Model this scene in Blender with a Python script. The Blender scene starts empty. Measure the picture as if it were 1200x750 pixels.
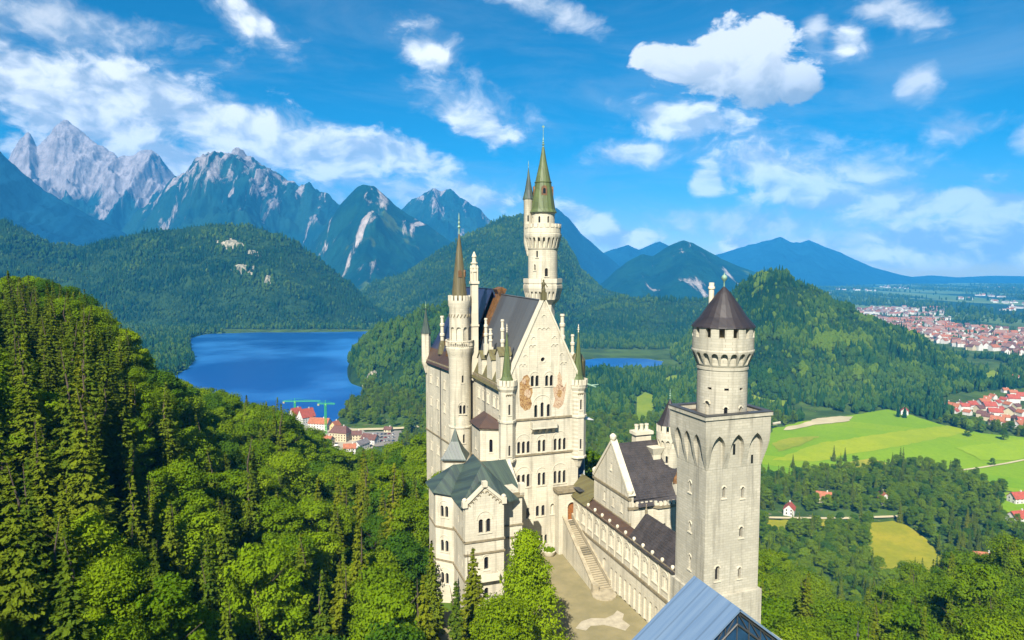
import bpy, bmesh, math, random
import numpy as np
from mathutils import Vector

R = math.radians
SC = bpy.context.scene
COL = SC.collection

# ------------------------------------------------------------------ camera
cam_d = bpy.data.cameras.new('camera')
cam_d.lens = 24.0
cam_d.sensor_width = 36.0
cam_d.clip_start = 1.0
cam_d.clip_end = 200000.0
cam = bpy.data.objects.new('camera', cam_d)
COL.objects.link(cam)
PITCH = math.atan(60 / 800)
cam.location = (0, 0, 0)
cam.rotation_euler = (R(90) - PITCH, 0, 0)
SC.camera = cam

# ------------------------------------------------------------------ node helpers
def nd(nt, typ, ins=None, **props):
    n = nt.nodes.new(typ)
    for k, v in props.items():
        setattr(n, k, v)
    for k, v in (ins or {}).items():
        s = n.inputs[k]
        if isinstance(v, bpy.types.NodeSocket):
            nt.links.new(v, s)
        else:
            if isinstance(v, (tuple, list)) and len(v) == 3 and len(s.default_value) == 4:
                v = (*v, 1)
            s.default_value = v
    return n

def mth(nt, op, a, b=0.0, c=None, clamp=False):
    ins = {0: a, 1: b}
    if c is not None:
        ins[2] = c
    return nd(nt, 'ShaderNodeMath', ins, operation=op, use_clamp=clamp).outputs[0]

def mixc(nt, f, a, b, blend='MIX'):
    n = nd(nt, 'ShaderNodeMix', None, data_type='RGBA', blend_type=blend, clamp_factor=True)
    for i, v in ((0, f), (6, a), (7, b)):
        s = n.inputs[i]
        if isinstance(v, bpy.types.NodeSocket):
            nt.links.new(v, s)
        else:
            s.default_value = (*v, 1) if isinstance(v, (tuple, list)) and len(v) == 3 else v
    return n.outputs[2]

def mapr(nt, v, a, b, c=0.0, d=1.0, smooth=True):
    n = nd(nt, 'ShaderNodeMapRange', {0: v, 1: a, 2: b, 3: c, 4: d}, interpolation_type='SMOOTHSTEP' if smooth else 'LINEAR')
    return n.outputs[0]

def noise(nt, vec, scale, detail=4.0, rough=0.55, dist=0.0, w=None):
    ins = {'Vector': vec, 'Scale': scale, 'Detail': detail, 'Roughness': rough, 'Distortion': dist}
    return nd(nt, 'ShaderNodeTexNoise', ins).outputs['Fac']

def vmath(nt, op, a, b=(0, 0, 0)):
    return nd(nt, 'ShaderNodeVectorMath', {0: a, 1: b}, operation=op).outputs[0]

def comb(nt, x, y, z):
    return nd(nt, 'ShaderNodeCombineXYZ', {0: x, 1: y, 2: z}).outputs[0]

# ------------------------------------------------------------------ sun and sky
SUN_EL = R(42)
SUN_H = Vector((-0.24, -0.97, 0)).normalized()
SUN_DIR = Vector((SUN_H.x * math.cos(SUN_EL), SUN_H.y * math.cos(SUN_EL), math.sin(SUN_EL)))
sl = bpy.data.lights.new('sun', 'SUN')
sl.energy = 5.0
sl.angle = R(0.5)
sl.color = (1.0, 0.93, 0.80)
so = bpy.data.objects.new('sun', sl)
so.rotation_euler = SUN_DIR.to_track_quat('Z', 'Y').to_euler()
so.location = (-200, -350, 400)
COL.objects.link(so)

SKY_S = 0.046
EXPOSURE = 1.15
def make_world():
    w = bpy.data.worlds.new('World')
    SC.world = w
    w.use_nodes = True
    nt = w.node_tree
    nt.nodes.clear()
    out = nd(nt, 'ShaderNodeOutputWorld')
    sky = nd(nt, 'ShaderNodeTexSky', None, sky_type='NISHITA', sun_disc=False, sun_elevation=SUN_EL,
             sun_rotation=math.atan2(SUN_H.x, SUN_H.y), altitude=900, air_density=1.0, dust_density=0.3, ozone_density=3.0)
    hs = nd(nt, 'ShaderNodeHueSaturation', {'Saturation': 1.7, 'Value': 1.0, 'Hue': 0.493, 'Color': sky.outputs[0]})
    # clouds: laid out on the sky by compass bearing and height above the horizon
    g = nd(nt, 'ShaderNodeTexCoord').outputs['Generated']
    sp = nd(nt, 'ShaderNodeSeparateXYZ', {0: g})
    x, y, z = sp.outputs
    az = mth(nt, 'MULTIPLY', mth(nt, 'ARCTAN2', x, y), 180 / math.pi)          # bearing, degrees
    el = mth(nt, 'MULTIPLY', mth(nt, 'ARCSINE', z), 180 / math.pi)             # height, degrees
    P = comb(nt, az, mth(nt, 'MULTIPLY', el, 1.5), 0.0)
    warp = nd(nt, 'ShaderNodeTexNoise', {'Vector': P, 'Scale': 0.16, 'Detail': 3.0}).outputs['Color']
    Pw = vmath(nt, 'ADD', P, vmath(nt, 'SCALE', vmath(nt, 'SUBTRACT', warp, (0.5, 0.5, 0.5))))
    Pw.node.inputs[1].links[0].from_node.inputs['Scale'].default_value = 5.0
    n1 = noise(nt, Pw, 0.30, 8.0, 0.54)
    nup = noise(nt, vmath(nt, 'ADD', Pw, (-0.9, 1.6, 0.0)), 0.30, 5.0, 0.52)
    light = mapr(nt, mth(nt, 'SUBTRACT', n1, nup), -0.16, 0.16)
    fine = noise(nt, Pw, 1.3, 6.0, 0.65)
    nn = mth(nt, 'ADD', mth(nt, 'MULTIPLY', n1, 0.78), mth(nt, 'MULTIPLY', fine, 0.22))

    def ang(px, py):
        dx, dz = (px - 600) / 800, (315 - py) / 800
        return math.degrees(math.atan(dx)), math.degrees(math.atan2(dz, math.hypot(dx, 1)))

    def blob(px, py, wx, wy, rot=0.0):
        a, e = ang(px, py)
        a1, _ = ang(px + wx, py)
        sa, se = abs(a1 - a), abs(ang(px, py - wy)[1] - e)
        c, s = math.cos(R(rot)), math.sin(R(rot))
        dx, dy = mth(nt, 'SUBTRACT', az, a), mth(nt, 'SUBTRACT', el, e)
        u = mth(nt, 'ADD', mth(nt, 'MULTIPLY', dx, c), mth(nt, 'MULTIPLY', dy, s))
        v = mth(nt, 'SUBTRACT', mth(nt, 'MULTIPLY', dy, c), mth(nt, 'MULTIPLY', dx, s))
        u = mth(nt, 'DIVIDE', u, sa)
        v = mth(nt, 'DIVIDE', v, se)
        d = mth(nt, 'SQRT', mth(nt, 'ADD', mth(nt, 'MULTIPLY', u, u), mth(nt, 'MULTIPLY', v, v)))
        return mth(nt, 'SUBTRACT', 1.0, d), v       # 1 at the centre, 0 on the rim, below 0 outside

    def field(blobs):
        f = None
        for b in blobs:
            m, _ = blob(*b)
            m = mth(nt, 'MAXIMUM', m, -1.5)
            f = m if f is None else mth(nt, 'SMOOTH_MAX', f, m, 0.25)
        return f
    # dense cumulus with crisp, billowing rims
    cum = field([(865, 70, 76, 46, 0), (800, 84, 56, 27, 0), (888, 102, 66, 34, -8), (850, 98, 70, 26, 0), (758, 76, 26, 18, 0), (925, 112, 32, 20, 0)])
    cd = mapr(nt, mth(nt, 'ADD', cum, mth(nt, 'MULTIPLY', mth(nt, 'SUBTRACT', nn, 0.5), 2.0)), 0.02, 0.26)
    _, vv = blob(850, 92, 100, 50, 0)
    cs = mapr(nt, mth(nt, 'ADD', vv, mth(nt, 'MULTIPLY', mth(nt, 'SUBTRACT', light, 0.5), 0.55)), -1.0, 0.55)
    # banks of cloud resting on the mountains and the smaller fair-weather clouds
    bank = field([(385, 182, 95, 32, -6), (455, 182, 72, 24, -12), (300, 160, 110, 40, -14), (545, 232, 55, 14, -8),
                  (110, 150, 70, 34, 0), (75, 140, 40, 28, 20), (200, 195, 130, 30, 0), (60, 100, 110, 34, -6), (190, 120, 90, 30, -16), (1100, 300, 95, 22, 0), (1165, 284, 70, 36, 0), (1085, 292, 80, 30, 0),
                  (1050, 302, 40, 20, 0), (735, 280, 34, 13, 0), (690, 265, 50, 18, -25), (858, 286, 18, 9, 0), (826, 215, 20, 15, 0),
                  (1120, 234, 46, 17, 10), (1050, 238, 70, 16, 0), (795, 146, 62, 20, -6), (905, 205, 80, 26, -14), (960, 226, 90, 20, -6), (880, 190, 40, 20, -20), (505, 72, 34, 18, -35), (303, 32, 40, 15, -30), (1175, 235, 40, 12, 0), (740, 184, 34, 11, 0), (985, 56, 20, 14, -20), (560, 150, 50, 18, -20)])
    bd = mapr(nt, mth(nt, 'ADD', bank, mth(nt, 'MULTIPLY', mth(nt, 'SUBTRACT', nn, 0.51), 2.6)), -0.30, 0.36)
    thin = field([(80, 105, 230, 46, -10), (230, 140, 170, 40, -18), (305, 34, 52, 20, -30), (510, 72, 42, 24, -35), (560, 140, 60, 26, -20),
                  (800, 146, 68, 22, -8), (742, 184, 46, 15, 0), (940, 205, 130, 40, -12), (1000, 232, 150, 26, -6), (1155, 235, 60, 18, -10),
                  (985, 56, 28, 18, -20), (945, 45, 16, 26, 0), (1030, 18, 50, 26, -30), (1066, 102, 22, 22, -40), (1120, 155, 46, 16, 0),
                  (60, 30, 150, 26, -4), (980, 285, 160, 22, 0), (1110, 285, 150, 40, 0), (480, 225, 120, 22, -6), (640, 20, 60, 16, -20), (900, 262, 150, 24, 0), (1195, 165, 20, 14, 0)])
    td = mapr(nt, mth(nt, 'ADD', thin, mth(nt, 'MULTIPLY', mth(nt, 'SUBTRACT', nn, 0.53), 3.6)), -0.60, 0.90, 0.0, 0.85)
    Pc = comb(nt, mth(nt, 'ADD', mth(nt, 'MULTIPLY', az, 0.35), mth(nt, 'MULTIPLY', el, 0.25)), mth(nt, 'MULTIPLY', el, 1.4), 3.0)
    cir = mapr(nt, noise(nt, Pc, 0.17, 7.0, 0.62, 0.6), 0.40, 0.80, 0.0, 0.62)
    low = mapr(nt, el, 22.0, 1.0, 0.35, 1.0)
    cir = mth(nt, 'MULTIPLY', cir, low)
    up = mapr(nt, el, -0.5, 1.0)
    white, grey = (0.98, 0.99, 1.0), (0.48, 0.56, 0.66)
    col = hs.outputs[0]
    bg_scale = SKY_S
    def cl(c, k=1.0):
        return tuple(v * k / bg_scale / 2 ** EXPOSURE for v in c)
    col = mixc(nt, mth(nt, 'MULTIPLY', cir, up), col, cl((0.70, 0.84, 0.98), 0.72))
    col = mixc(nt, mth(nt, 'MULTIPLY', td, up), col, mixc(nt, light, cl((0.58, 0.70, 0.86), 0.9), cl(white, 1.1)))
    col = mixc(nt, mth(nt, 'MULTIPLY', bd, up), col, mixc(nt, light, cl((0.56, 0.66, 0.80), 1.0), cl(white, 1.35)))
    col = mixc(nt, mth(nt, 'MULTIPLY', cd, up), col, mixc(nt, cs, cl(grey, 0.88), cl(white, 1.15)))
    bg = nd(nt, 'ShaderNodeBackground', {'Color': col, 'Strength': bg_scale})
    nt.links.new(bg.outputs[0], out.inputs[0])


make_world()
SC.view_settings.view_transform = 'Standard'
SC.view_settings.look = 'None'
SC.view_settings.exposure = EXPOSURE
SC.view_settings.gamma = 1.0
SC.view_settings.use_curve_mapping = False
SC.render.engine = 'CYCLES'
cy = SC.cycles
cy.use_denoising = True
cy.max_bounces = 5
cy.diffuse_bounces = 3
cy.glossy_bounces = 2
cy.transmission_bounces = 3
cy.transparent_max_bounces = 4
cy.volume_bounces = 0
cy.use_adaptive_sampling = True
cy.adaptive_threshold = 0.01
cy.caustics_reflective = False
cy.caustics_refractive = False

# ------------------------------------------------------------------ tags, numpy noise
def tag(o, label=None, cat=None, group=None, kind=None):
    if label: o['label'] = label
    if cat: o['category'] = cat
    if group: o['group'] = group
    if kind: o['kind'] = kind
    return o

def mesh_np(name, verts, faces, mats, parent=None, smooth=False, matidx=None):
    """verts (n,3), faces (m,k) int array of equal-sized polygons."""
    me = bpy.data.meshes.new(name)
    verts = np.asarray(verts, np.float32)
    faces = np.asarray(faces, np.int32)
    m, k = faces.shape
    me.vertices.add(len(verts)); me.vertices.foreach_set('co', verts.ravel())
    me.loops.add(m * k); me.loops.foreach_set('vertex_index', faces.ravel())
    me.polygons.add(m)
    me.polygons.foreach_set('loop_start', np.arange(0, m * k, k, dtype=np.int32))
    if smooth:
        me.polygons.foreach_set('use_smooth', np.ones(m, bool))
    for mt in mats:
        me.materials.append(mt)
    if matidx is not None:
        me.polygons.foreach_set('material_index', np.asarray(matidx, np.int32))
    me.update(calc_edges=True)
    o = bpy.data.objects.new(name, me)
    COL.objects.link(o)
    if parent: o.parent = parent
    return o

def _hash(ix, iy, seed):
    h = (ix.astype(np.int64) * 374761393 + iy.astype(np.int64) * 668265263 + seed * 1442695041) & 0xffffffff
    h = ((h ^ (h >> 13)) * 1274126177) & 0xffffffff
    return ((h ^ (h >> 16)) & 0xffffff) / float(0xffffff) * 2 - 1

def vnoise(x, y, seed=0):
    x, y = np.asarray(x, float), np.asarray(y, float)
    ix, iy = np.floor(x), np.floor(y)
    fx, fy = x - ix, y - iy
    fx, fy = fx * fx * fx * (fx * (fx * 6 - 15) + 10), fy * fy * fy * (fy * (fy * 6 - 15) + 10)
    ix, iy = ix.astype(np.int64), iy.astype(np.int64)
    a, b = _hash(ix, iy, seed), _hash(ix + 1, iy, seed)
    c, d = _hash(ix, iy + 1, seed), _hash(ix + 1, iy + 1, seed)
    return (a + (b - a) * fx) * (1 - fy) + (c + (d - c) * fx) * fy

def fbm(x, y, seed=0, octv=5, gain=0.5):
    s, a, f, t = 0, 1.0, 1.0, 0
    for i in range(octv):
        s = s + a * vnoise(x * f + 17.3 * i, y * f - 9.1 * i, seed + i); t += a
        a *= gain; f *= 2.03
    return s / t

def ridged(x, y, seed=0, octv=5, gain=0.55):
    s, a, f, t = 0, 1.0, 1.0, 0
    for i in range(octv):
        s = s + a * (1 - 2 * np.abs(vnoise(x * f + 7.7 * i, y * f + 3.3 * i, seed + i))); t += a
        a *= gain; f *= 2.07
    return s / t

def gp(px, py, z):
    """where the sight line towards a point of the photograph meets the level z (used to survey the place)"""
    a, b = (px - 600) / 800, -(py - 375) / 800
    dy, dz = math.cos(PITCH) + b * math.sin(PITCH), -math.sin(PITCH) + b * math.cos(PITCH)
    t = z / dz
    return a * t, dy * t

def inpoly(x, y, poly):
    x, y = np.asarray(x), np.asarray(y)
    r = np.zeros(x.shape, bool)
    n = len(poly)
    for i in range(n):
        x0, y0 = poly[i]; x1, y1 = poly[(i + 1) % n]
        if y0 == y1: continue
        c = ((y0 > y) != (y1 > y)) & (x < (x1 - x0) * (y - y0) / (y1 - y0) + x0)
        r ^= c
    return r

# ------------------------------------------------------------------ materials
def newmat(name):
    m = bpy.data.materials.new(name); m.use_nodes = True
    nt = m.node_tree
    return m, nt, nt.nodes['Principled BSDF']

def stone(name, c1, c2, mortar, bw=1.3, bh=0.55, contrast=1.0, rough=0.88, stain=0.35):
    m, nt, b = newmat(name)
    oc = nd(nt, 'ShaderNodeTexCoord').outputs['Object']
    s = nd(nt, 'ShaderNodeSeparateXYZ', {0: oc})
    vec = comb(nt, mth(nt, 'ADD', s.outputs[0], s.outputs[1]), s.outputs[2], 0.0)
    br = nd(nt, 'ShaderNodeTexBrick', {'Vector': vec, 'Color1': c1, 'Color2': c2, 'Mortar': mortar, 'Scale': 1.0,
            'Mortar Size': 0.025, 'Mortar Smooth': 0.3, 'Brick Width': bw, 'Row Height': bh, 'Bias': 0.0})
    col = br.outputs['Color']
    big = mapr(nt, noise(nt, oc, 0.13, 5, 0.6), 0.35, 0.70)
    col = mixc(nt, mth(nt, 'MULTIPLY', big, stain), col, tuple(v * k for v, k in zip(c2, (0.74, 0.75, 0.76))))
    st = comb(nt, mth(nt, 'MULTIPLY', s.outputs[0], 0.9), mth(nt, 'MULTIPLY', s.outputs[1], 0.9), mth(nt, 'MULTIPLY', s.outputs[2], 0.07))
    sk = mapr(nt, noise(nt, st, 1.0, 4, 0.6), 0.47, 0.72)
    col = mixc(nt, mth(nt, 'MULTIPLY', sk, stain * 1.2), col, tuple(v * k for v, k in zip(c2, (0.50, 0.50, 0.50))))
    nt.links.new(col, b.inputs['Base Color'])
    b.inputs['Roughness'].default_value = rough
    bp = nd(nt, 'ShaderNodeBump', {'Strength': 0.35 * contrast, 'Distance': 0.05, 'Height': mth(nt, 'ADD', mth(nt, 'MULTIPLY', br.outputs['Fac'], -0.6), noise(nt, oc, 3.0, 4))})
    nt.links.new(bp.outputs[0], b.inputs['Normal'])
    return m

def plain(name, c, rough=0.7, var=0.25, scale=0.8, metal=0.0, c2=None, stretch=None, bump=0.0):
    m, nt, b = newmat(name)
    oc = nd(nt, 'ShaderNodeTexCoord').outputs['Object']
    if stretch: oc = vmath(nt, 'MULTIPLY', oc, stretch)
    n = mapr(nt, noise(nt, oc, scale, 5, 0.6), 0.3, 0.7)
    c2 = c2 or tuple(v * (1 - var) for v in c)
    nt.links.new(mixc(nt, n, c, c2), b.inputs['Base Color'])
    b.inputs['Roughness'].default_value = rough
    b.inputs['Metallic'].default_value = metal
    if bump:
        bp = nd(nt, 'ShaderNodeBump', {'Strength': bump, 'Distance': 0.1, 'Height': noise(nt, oc, scale * 3, 4)})
        nt.links.new(bp.outputs[0], b.inputs['Normal'])
    return m

def sheet_roof(name, c, c2, rough, seam=0.6, axis=(1, 0, 0), metal=0.0, patch=None):
    """metal roof: seams across one axis, patina in streaks down the slope"""
    m, nt, b = newmat(name)
    oc = nd(nt, 'ShaderNodeTexCoord').outputs['Object']
    s = nd(nt, 'ShaderNodeSeparateXYZ', {0: oc})
    d = nd(nt, 'ShaderNodeVectorMath', {0: oc, 1: axis}, operation='DOT_PRODUCT').outputs['Value']
    st = comb(nt, mth(nt, 'MULTIPLY', d, 1.3), 0.0, mth(nt, 'MULTIPLY', s.outputs[2], 0.12))
    n = mapr(nt, noise(nt, st, 0.8, 5, 0.65), 0.32, 0.68)
    col = mixc(nt, n, c, c2)
    f = mth(nt, 'FRACT', mth(nt, 'DIVIDE', d, seam))
    seamm = mth(nt, 'LESS_THAN', f, 0.10)
    col = mixc(nt, mth(nt, 'MULTIPLY', seamm, 0.45), col, tuple(v * 0.5 for v in c))
    if patch:
        cell = nd(nt, 'ShaderNodeTexWhiteNoise', {'Vector': comb(nt, mth(nt, 'FLOOR', mth(nt, 'DIVIDE', d, seam * 6)), 0.0, 0.0)}, noise_dimensions='3D').outputs['Value']
        col = mixc(nt, mth(nt, 'MULTIPLY', cell, 0.6), col, patch)
    nt.links.new(col, b.inputs['Base Color'])
    b.inputs['Roughness'].default_value = rough
    b.inputs['Metallic'].default_value = metal
    bp = nd(nt, 'ShaderNodeBump', {'Strength': 0.5, 'Distance': 0.06, 'Height': seamm})
    nt.links.new(bp.outputs[0], b.inputs['Normal'])
    return m

def tile_roof(name, c, c2, rough=0.6, bw=0.5, bh=0.4):
    m, nt, b = newmat(name)
    oc = nd(nt, 'ShaderNodeTexCoord').outputs['Object']
    s = nd(nt, 'ShaderNodeSeparateXYZ', {0: oc})
    vec = comb(nt, mth(nt, 'ADD', s.outputs[0], s.outputs[1]), s.outputs[2], 0.0)
    br = nd(nt, 'ShaderNodeTexBrick', {'Vector': vec, 'Color1': c, 'Color2': c2, 'Mortar': tuple(v * 0.5 for v in c), 'Scale': 1.0,
            'Mortar Size': 0.03, 'Brick Width': bw, 'Row Height': bh})
    n = mapr(nt, noise(nt, oc, 0.4, 5, 0.6), 0.4, 0.7)
    nt.links.new(mixc(nt, mth(nt, 'MULTIPLY', n, 0.5), br.outputs[0], tuple(v * 1.6 for v in c2)), b.inputs['Base Color'])
    b.inputs['Roughness'].default_value = rough
    bp = nd(nt, 'ShaderNodeBump', {'Strength': 0.4, 'Distance': 0.05, 'Height': mth(nt, 'MULTIPLY', br.outputs['Fac'], -1.0)})
    nt.links.new(bp.outputs[0], b.inputs['Normal'])
    return m

MT = {}
MT['cream'] = stone('cream_limestone', (0.56, 0.515, 0.40), (0.485, 0.445, 0.34), (0.36, 0.33, 0.245), 1.3, 0.5, 0.8, stain=0.62)
MT['ashlar'] = stone('ashlar_limestone', (0.45, 0.42, 0.335), (0.37, 0.345, 0.27), (0.275, 0.255, 0.195), 0.95, 0.42, 1.0, stain=0.60)
MT['trim'] = stone('trim_stone', (0.56, 0.515, 0.40), (0.50, 0.455, 0.345), (0.42, 0.38, 0.28), 2.2, 3.0, 0.3, stain=0.25)
MT['mould'] = plain('moulding_stone', (0.23, 0.19, 0.115), 0.9, 0.4, 1.2)  # darker than the walls: weathering, plus shade at the courses put into the colour
MT['glass'] = plain('window_glass', (0.010, 0.011, 0.014), 0.12, 0.3)
MT['woodbrown'] = plain('door_wood', (0.30, 0.11, 0.025), 0.6, 0.5, 3.0)
MT['copper'] = sheet_roof('copper_patina', (0.058, 0.088, 0.062), (0.022, 0.034, 0.036), 0.5, 0.62, (1, 0.35, 0))
MT['copperspire'] = sheet_roof('copper_spire', (0.10, 0.135, 0.045), (0.055, 0.075, 0.024), 0.55, 0.7, (1, 0.6, 0))
MT['mossbrown'] = sheet_roof('mossy_copper', (0.085, 0.072, 0.028), (0.125, 0.115, 0.045), 0.6, 0.7, (1, 0.6, 0))
MT['slateblue'] = sheet_roof('slate_sheet', (0.040, 0.041, 0.043), (0.062, 0.063, 0.064), 0.5, 0.75, (0, 1, 0), 0.0, (0.11, 0.12, 0.125))
MT['bluemetal'] = sheet_roof('dark_blue_sheet', (0.022, 0.034, 0.085), (0.012, 0.018, 0.045), 0.35, 0.8, (0, 1, 0))
MT['rust'] = plain('weathered_copper', (0.16, 0.075, 0.022), 0.6, 0.5, 1.5)
MT['brownroof'] = sheet_roof('brown_sheet_roof', (0.072, 0.040, 0.026), (0.045, 0.026, 0.020), 0.5, 0.7, (1, 0.5, 0))
MT['purple'] = tile_roof('dark_slate_tiles', (0.027, 0.023, 0.023), (0.042, 0.035, 0.034), 0.5)
MT['cone'] = sheet_roof('dark_cone_sheet', (0.026, 0.020, 0.022), (0.015, 0.012, 0.015), 0.55, 0.7, (1, 0.3, 0))
MT['metal'] = plain('dark_iron', (0.05, 0.05, 0.05), 0.5, 0.3)
MT['verdigris'] = plain('verdigris', (0.22, 0.36, 0.26), 0.6, 0.4)
MT['gold'] = plain('gilded_metal', (0.70, 0.42, 0.06), 0.35, 0.2, metal=0.8)
MT['bluesheet'] = sheet_roof('pale_blue_sheeting', (0.135, 0.20, 0.29), (0.095, 0.155, 0.25), 0.24, 1.7, (0, 1, 0))
MT['blueglass'] = plain('blue_gable_glass', (0.015, 0.05, 0.11), 0.15, 0.4)
MT['court'] = plain('court_gravel', (0.225, 0.19, 0.095), 0.95, 0.3, 0.25, c2=(0.165, 0.145, 0.07), bump=0.3)
MT['step'] = plain('step_stone', (0.36, 0.31, 0.21), 0.9, 0.35, 0.7)
MT['rock'] = plain('pale_rock', (0.40, 0.35, 0.25), 0.95, 0.6, 0.07, c2=(0.075, 0.085, 0.05), stretch=(1, 1, .5), bump=0.8)
MT['bark'] = plain('bark', (0.085, 0.062, 0.042), 0.95, 0.5, 3.0)

def mural_mat(name, cs):
    m, nt, b = newmat(name)
    oc = nd(nt, 'ShaderNodeTexCoord').outputs['Object']
    n = noise(nt, oc, 1.9, 4, 0.6, 1.2)
    r = nd(nt, 'ShaderNodeValToRGB', {0: n})
    e = r.color_ramp.elements
    e[0].position = 0.30; e[0].color = (*cs[0], 1)
    e[1].position = 0.72; e[1].color = (*cs[-1], 1)
    for i, c in enumerate(cs[1:-1]):
        k = e.new(0.40 + 0.12 * i); k.color = (*c, 1)
    nt.links.new(r.outputs[0], b.inputs['Base Color'])
    b.inputs['Roughness'].default_value = 0.9
    return m
MT['mural_a'] = mural_mat('mural_paint_gold', [(0.05, 0.025, 0.014), (0.18, 0.08, 0.03), (0.30, 0.18, 0.06), (0.42, 0.32, 0.19)])
MT['mural_b'] = mural_mat('mural_paint_rose', [(0.08, 0.04, 0.025), (0.24, 0.13, 0.07), (0.46, 0.36, 0.24), (0.26, 0.10, 0.05)])

def leaf_mat(name, c1, c2, trans=0.35, objvar=0.5):
    m, nt, b = newmat(name)
    nt.nodes.remove(b)
    out = nt.nodes['Material Output']
    rnd = nd(nt, 'ShaderNodeObjectInfo').outputs['Random']
    at = nd(nt, 'ShaderNodeAttribute', None, attribute_name='tone').outputs['Fac']
    f = mth(nt, 'ADD', mth(nt, 'MULTIPLY', rnd, objvar), mth(nt, 'MULTIPLY', at, 1 - objvar))
    col = mixc(nt, f, c1, c2)
    d = nd(nt, 'ShaderNodeBsdfDiffuse', {'Color': col})
    t = nd(nt, 'ShaderNodeBsdfTranslucent', {'Color': mixc(nt, 0.5, col, tuple(v * k for v, k in zip(c2, (1.5, 1.3, 0.5))))})
    mx = nd(nt, 'ShaderNodeMixShader', {0: trans, 1: d.outputs[0], 2: t.outputs[0]})
    nt.links.new(mx.outputs[0], out.inputs[0])
    return m
MT['leaf_mid'] = leaf_mat('beech_leaves', (0.070, 0.150, 0.005), (0.195, 0.275, 0.008), .42, .6)
MT['leaf_dark'] = leaf_mat('dark_leaves', (0.035, 0.095, 0.008), (0.090, 0.175, 0.010), .38, .6)
MT['leaf_lime'] = leaf_mat('lime_leaves', (0.130, 0.225, 0.006), (0.225, 0.310, 0.010), .42, .5)
MT['leaf_court'] = leaf_mat('hornbeam_leaves', (0.160, 0.255, 0.006), (0.250, 0.340, 0.010), .42, .1)
MT['needle'] = leaf_mat('spruce_needles', (0.032, 0.075, 0.008), (0.140, 0.175, 0.010), 0.22, .55)
MT['needle_gold'] = leaf_mat('golden_needles', (0.095, 0.130, 0.008), (0.180, 0.200, 0.010), 0.28)
MT['far_tree'] = leaf_mat('far_forest', (0.006, 0.032, 0.013), (0.022, 0.062, 0.012), 0.1, 0.6)
MT['far_lime'] = leaf_mat('far_light_leaves', (0.065, 0.125, 0.010), (0.105, 0.160, 0.012), 0.15, 0.6)
MT['far_leaf'] = leaf_mat('far_broadleaf', (0.020, 0.062, 0.012), (0.062, 0.112, 0.012), 0.15, 0.6)

def stair_mat():
    m, nt, b = newmat('stair_stone')
    s = nd(nt, 'ShaderNodeSeparateXYZ', {0: nd(nt, 'ShaderNodeTexCoord').outputs['Object']})
    oc = nd(nt, 'ShaderNodeTexCoord').outputs['Object']
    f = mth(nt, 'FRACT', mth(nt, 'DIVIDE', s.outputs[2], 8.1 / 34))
    d = mapr(nt, f, .25, .75)                       # dark riser stripes: dirt, and colour in place of step shadows; treads stay pale
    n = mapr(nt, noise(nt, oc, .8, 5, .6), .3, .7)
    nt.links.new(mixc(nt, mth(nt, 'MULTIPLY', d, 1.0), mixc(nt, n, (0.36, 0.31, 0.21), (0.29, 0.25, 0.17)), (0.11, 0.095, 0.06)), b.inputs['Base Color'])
    b.inputs['Roughness'].default_value = .9
    return m
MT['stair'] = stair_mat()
# forest seen from afar changes tone from stand to stand
for k in ('far_tree', 'far_leaf'):
    nt = MT[k].node_tree
    mixn = [n for n in nt.nodes if n.bl_idname == 'ShaderNodeMix'][0]
    old = mixn.inputs[0].links[0].from_socket
    pos = nd(nt, 'ShaderNodeNewGeometry').outputs['Position']
    big = mapr(nt, noise(nt, pos, .006, 5, .6), .36, .64)
    f = mth(nt, 'ADD', mth(nt, 'MULTIPLY', old, .55), mth(nt, 'SUBTRACT', mth(nt, 'MULTIPLY', big, .9), .25), clamp=True)
    nt.links.new(f, mixn.inputs[0])

# ------------------------------------------------------------------ land and water
# Near ground: heights surveyed on a fan of bearings (columns: photo x) and depths (rows, metres)
PXC = np.array([-400, -300, 0, 60, 120, 175, 230, 300, 400, 500, 600, 700, 800, 900, 1000, 1060, 1200, 1500, 1700], float)
YR = np.array([15, 60, 90, 120, 160, 200, 260, 320, 420, 550, 700, 900], float)
GT = np.array([
 [-38, -40, -42, -45, -48, -52, -56, -58, -62, -64, -66, -66, -66, -66, -66.6, -68, -72, -76, -76],
 [-38, -40, -45, -48, -50, -55, -58, -60, -66, -67, -69, -69, -69, -69, -69.6, -71, -75, -78, -78],
 [-30, -34, -46, -52, -55, -60, -62, -65, -70, -69, -69.5, -69.5, -69.5, -72, -74.4, -80, -82, -84, -84],
 [-22, -26, -43, -47, -49, -58, -64, -68, -74, -71, -69.5, -69.5, -69.5, -85, -88.1, -92, -90, -90, -90],
 [-10, -16, -34, -35, -36, -54, -66, -71, -80, -74, -69.5, -69.5, -85, -99, -107.9, -108, -100, -96, -96],
 [0, -8, -25, -24, -23, -52, -66, -74, -86, -80, -75, -82, -100, -110, -130, -124, -111, -104, -104],
 [8, 2, -22, -27, -30, -58, -66, -76, -95, -92, -96, -112, -130, -130, -154, -147, -129.2, -120, -120],
 [0, -4, -36, -44, -56, -76, -80, -92, -114, -114, -128, -148, -168, -180, -194.6, -192, -176.8, -160, -160],
 [-30, -40, -80, -90, -104, -116, -122, -132, -152, -150, -170, -192, -208, -216, -220.1, -223, -223, -215, -210],
 [-90, -100, -145, -150, -160, -170, -175, -182, -192, -190, -206, -220, -226, -227, -227, -227, -227, -226, -225],
 [-150, -160, -185, -188, -190, -195, -199, -201, -203, -204, -213, -221, -225, -226, -226, -226, -226, -226, -226],
 [-190, -190, -200, -200, -201, -203, -204, -205, -205, -206, -216, -224, -226, -226, -226, -226, -226, -226, -226]], float)
FARZ = GT[-1]
LAKE_Z, POND_Z, PLAIN_Z = -206.6, -226.4, -226.0
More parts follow.
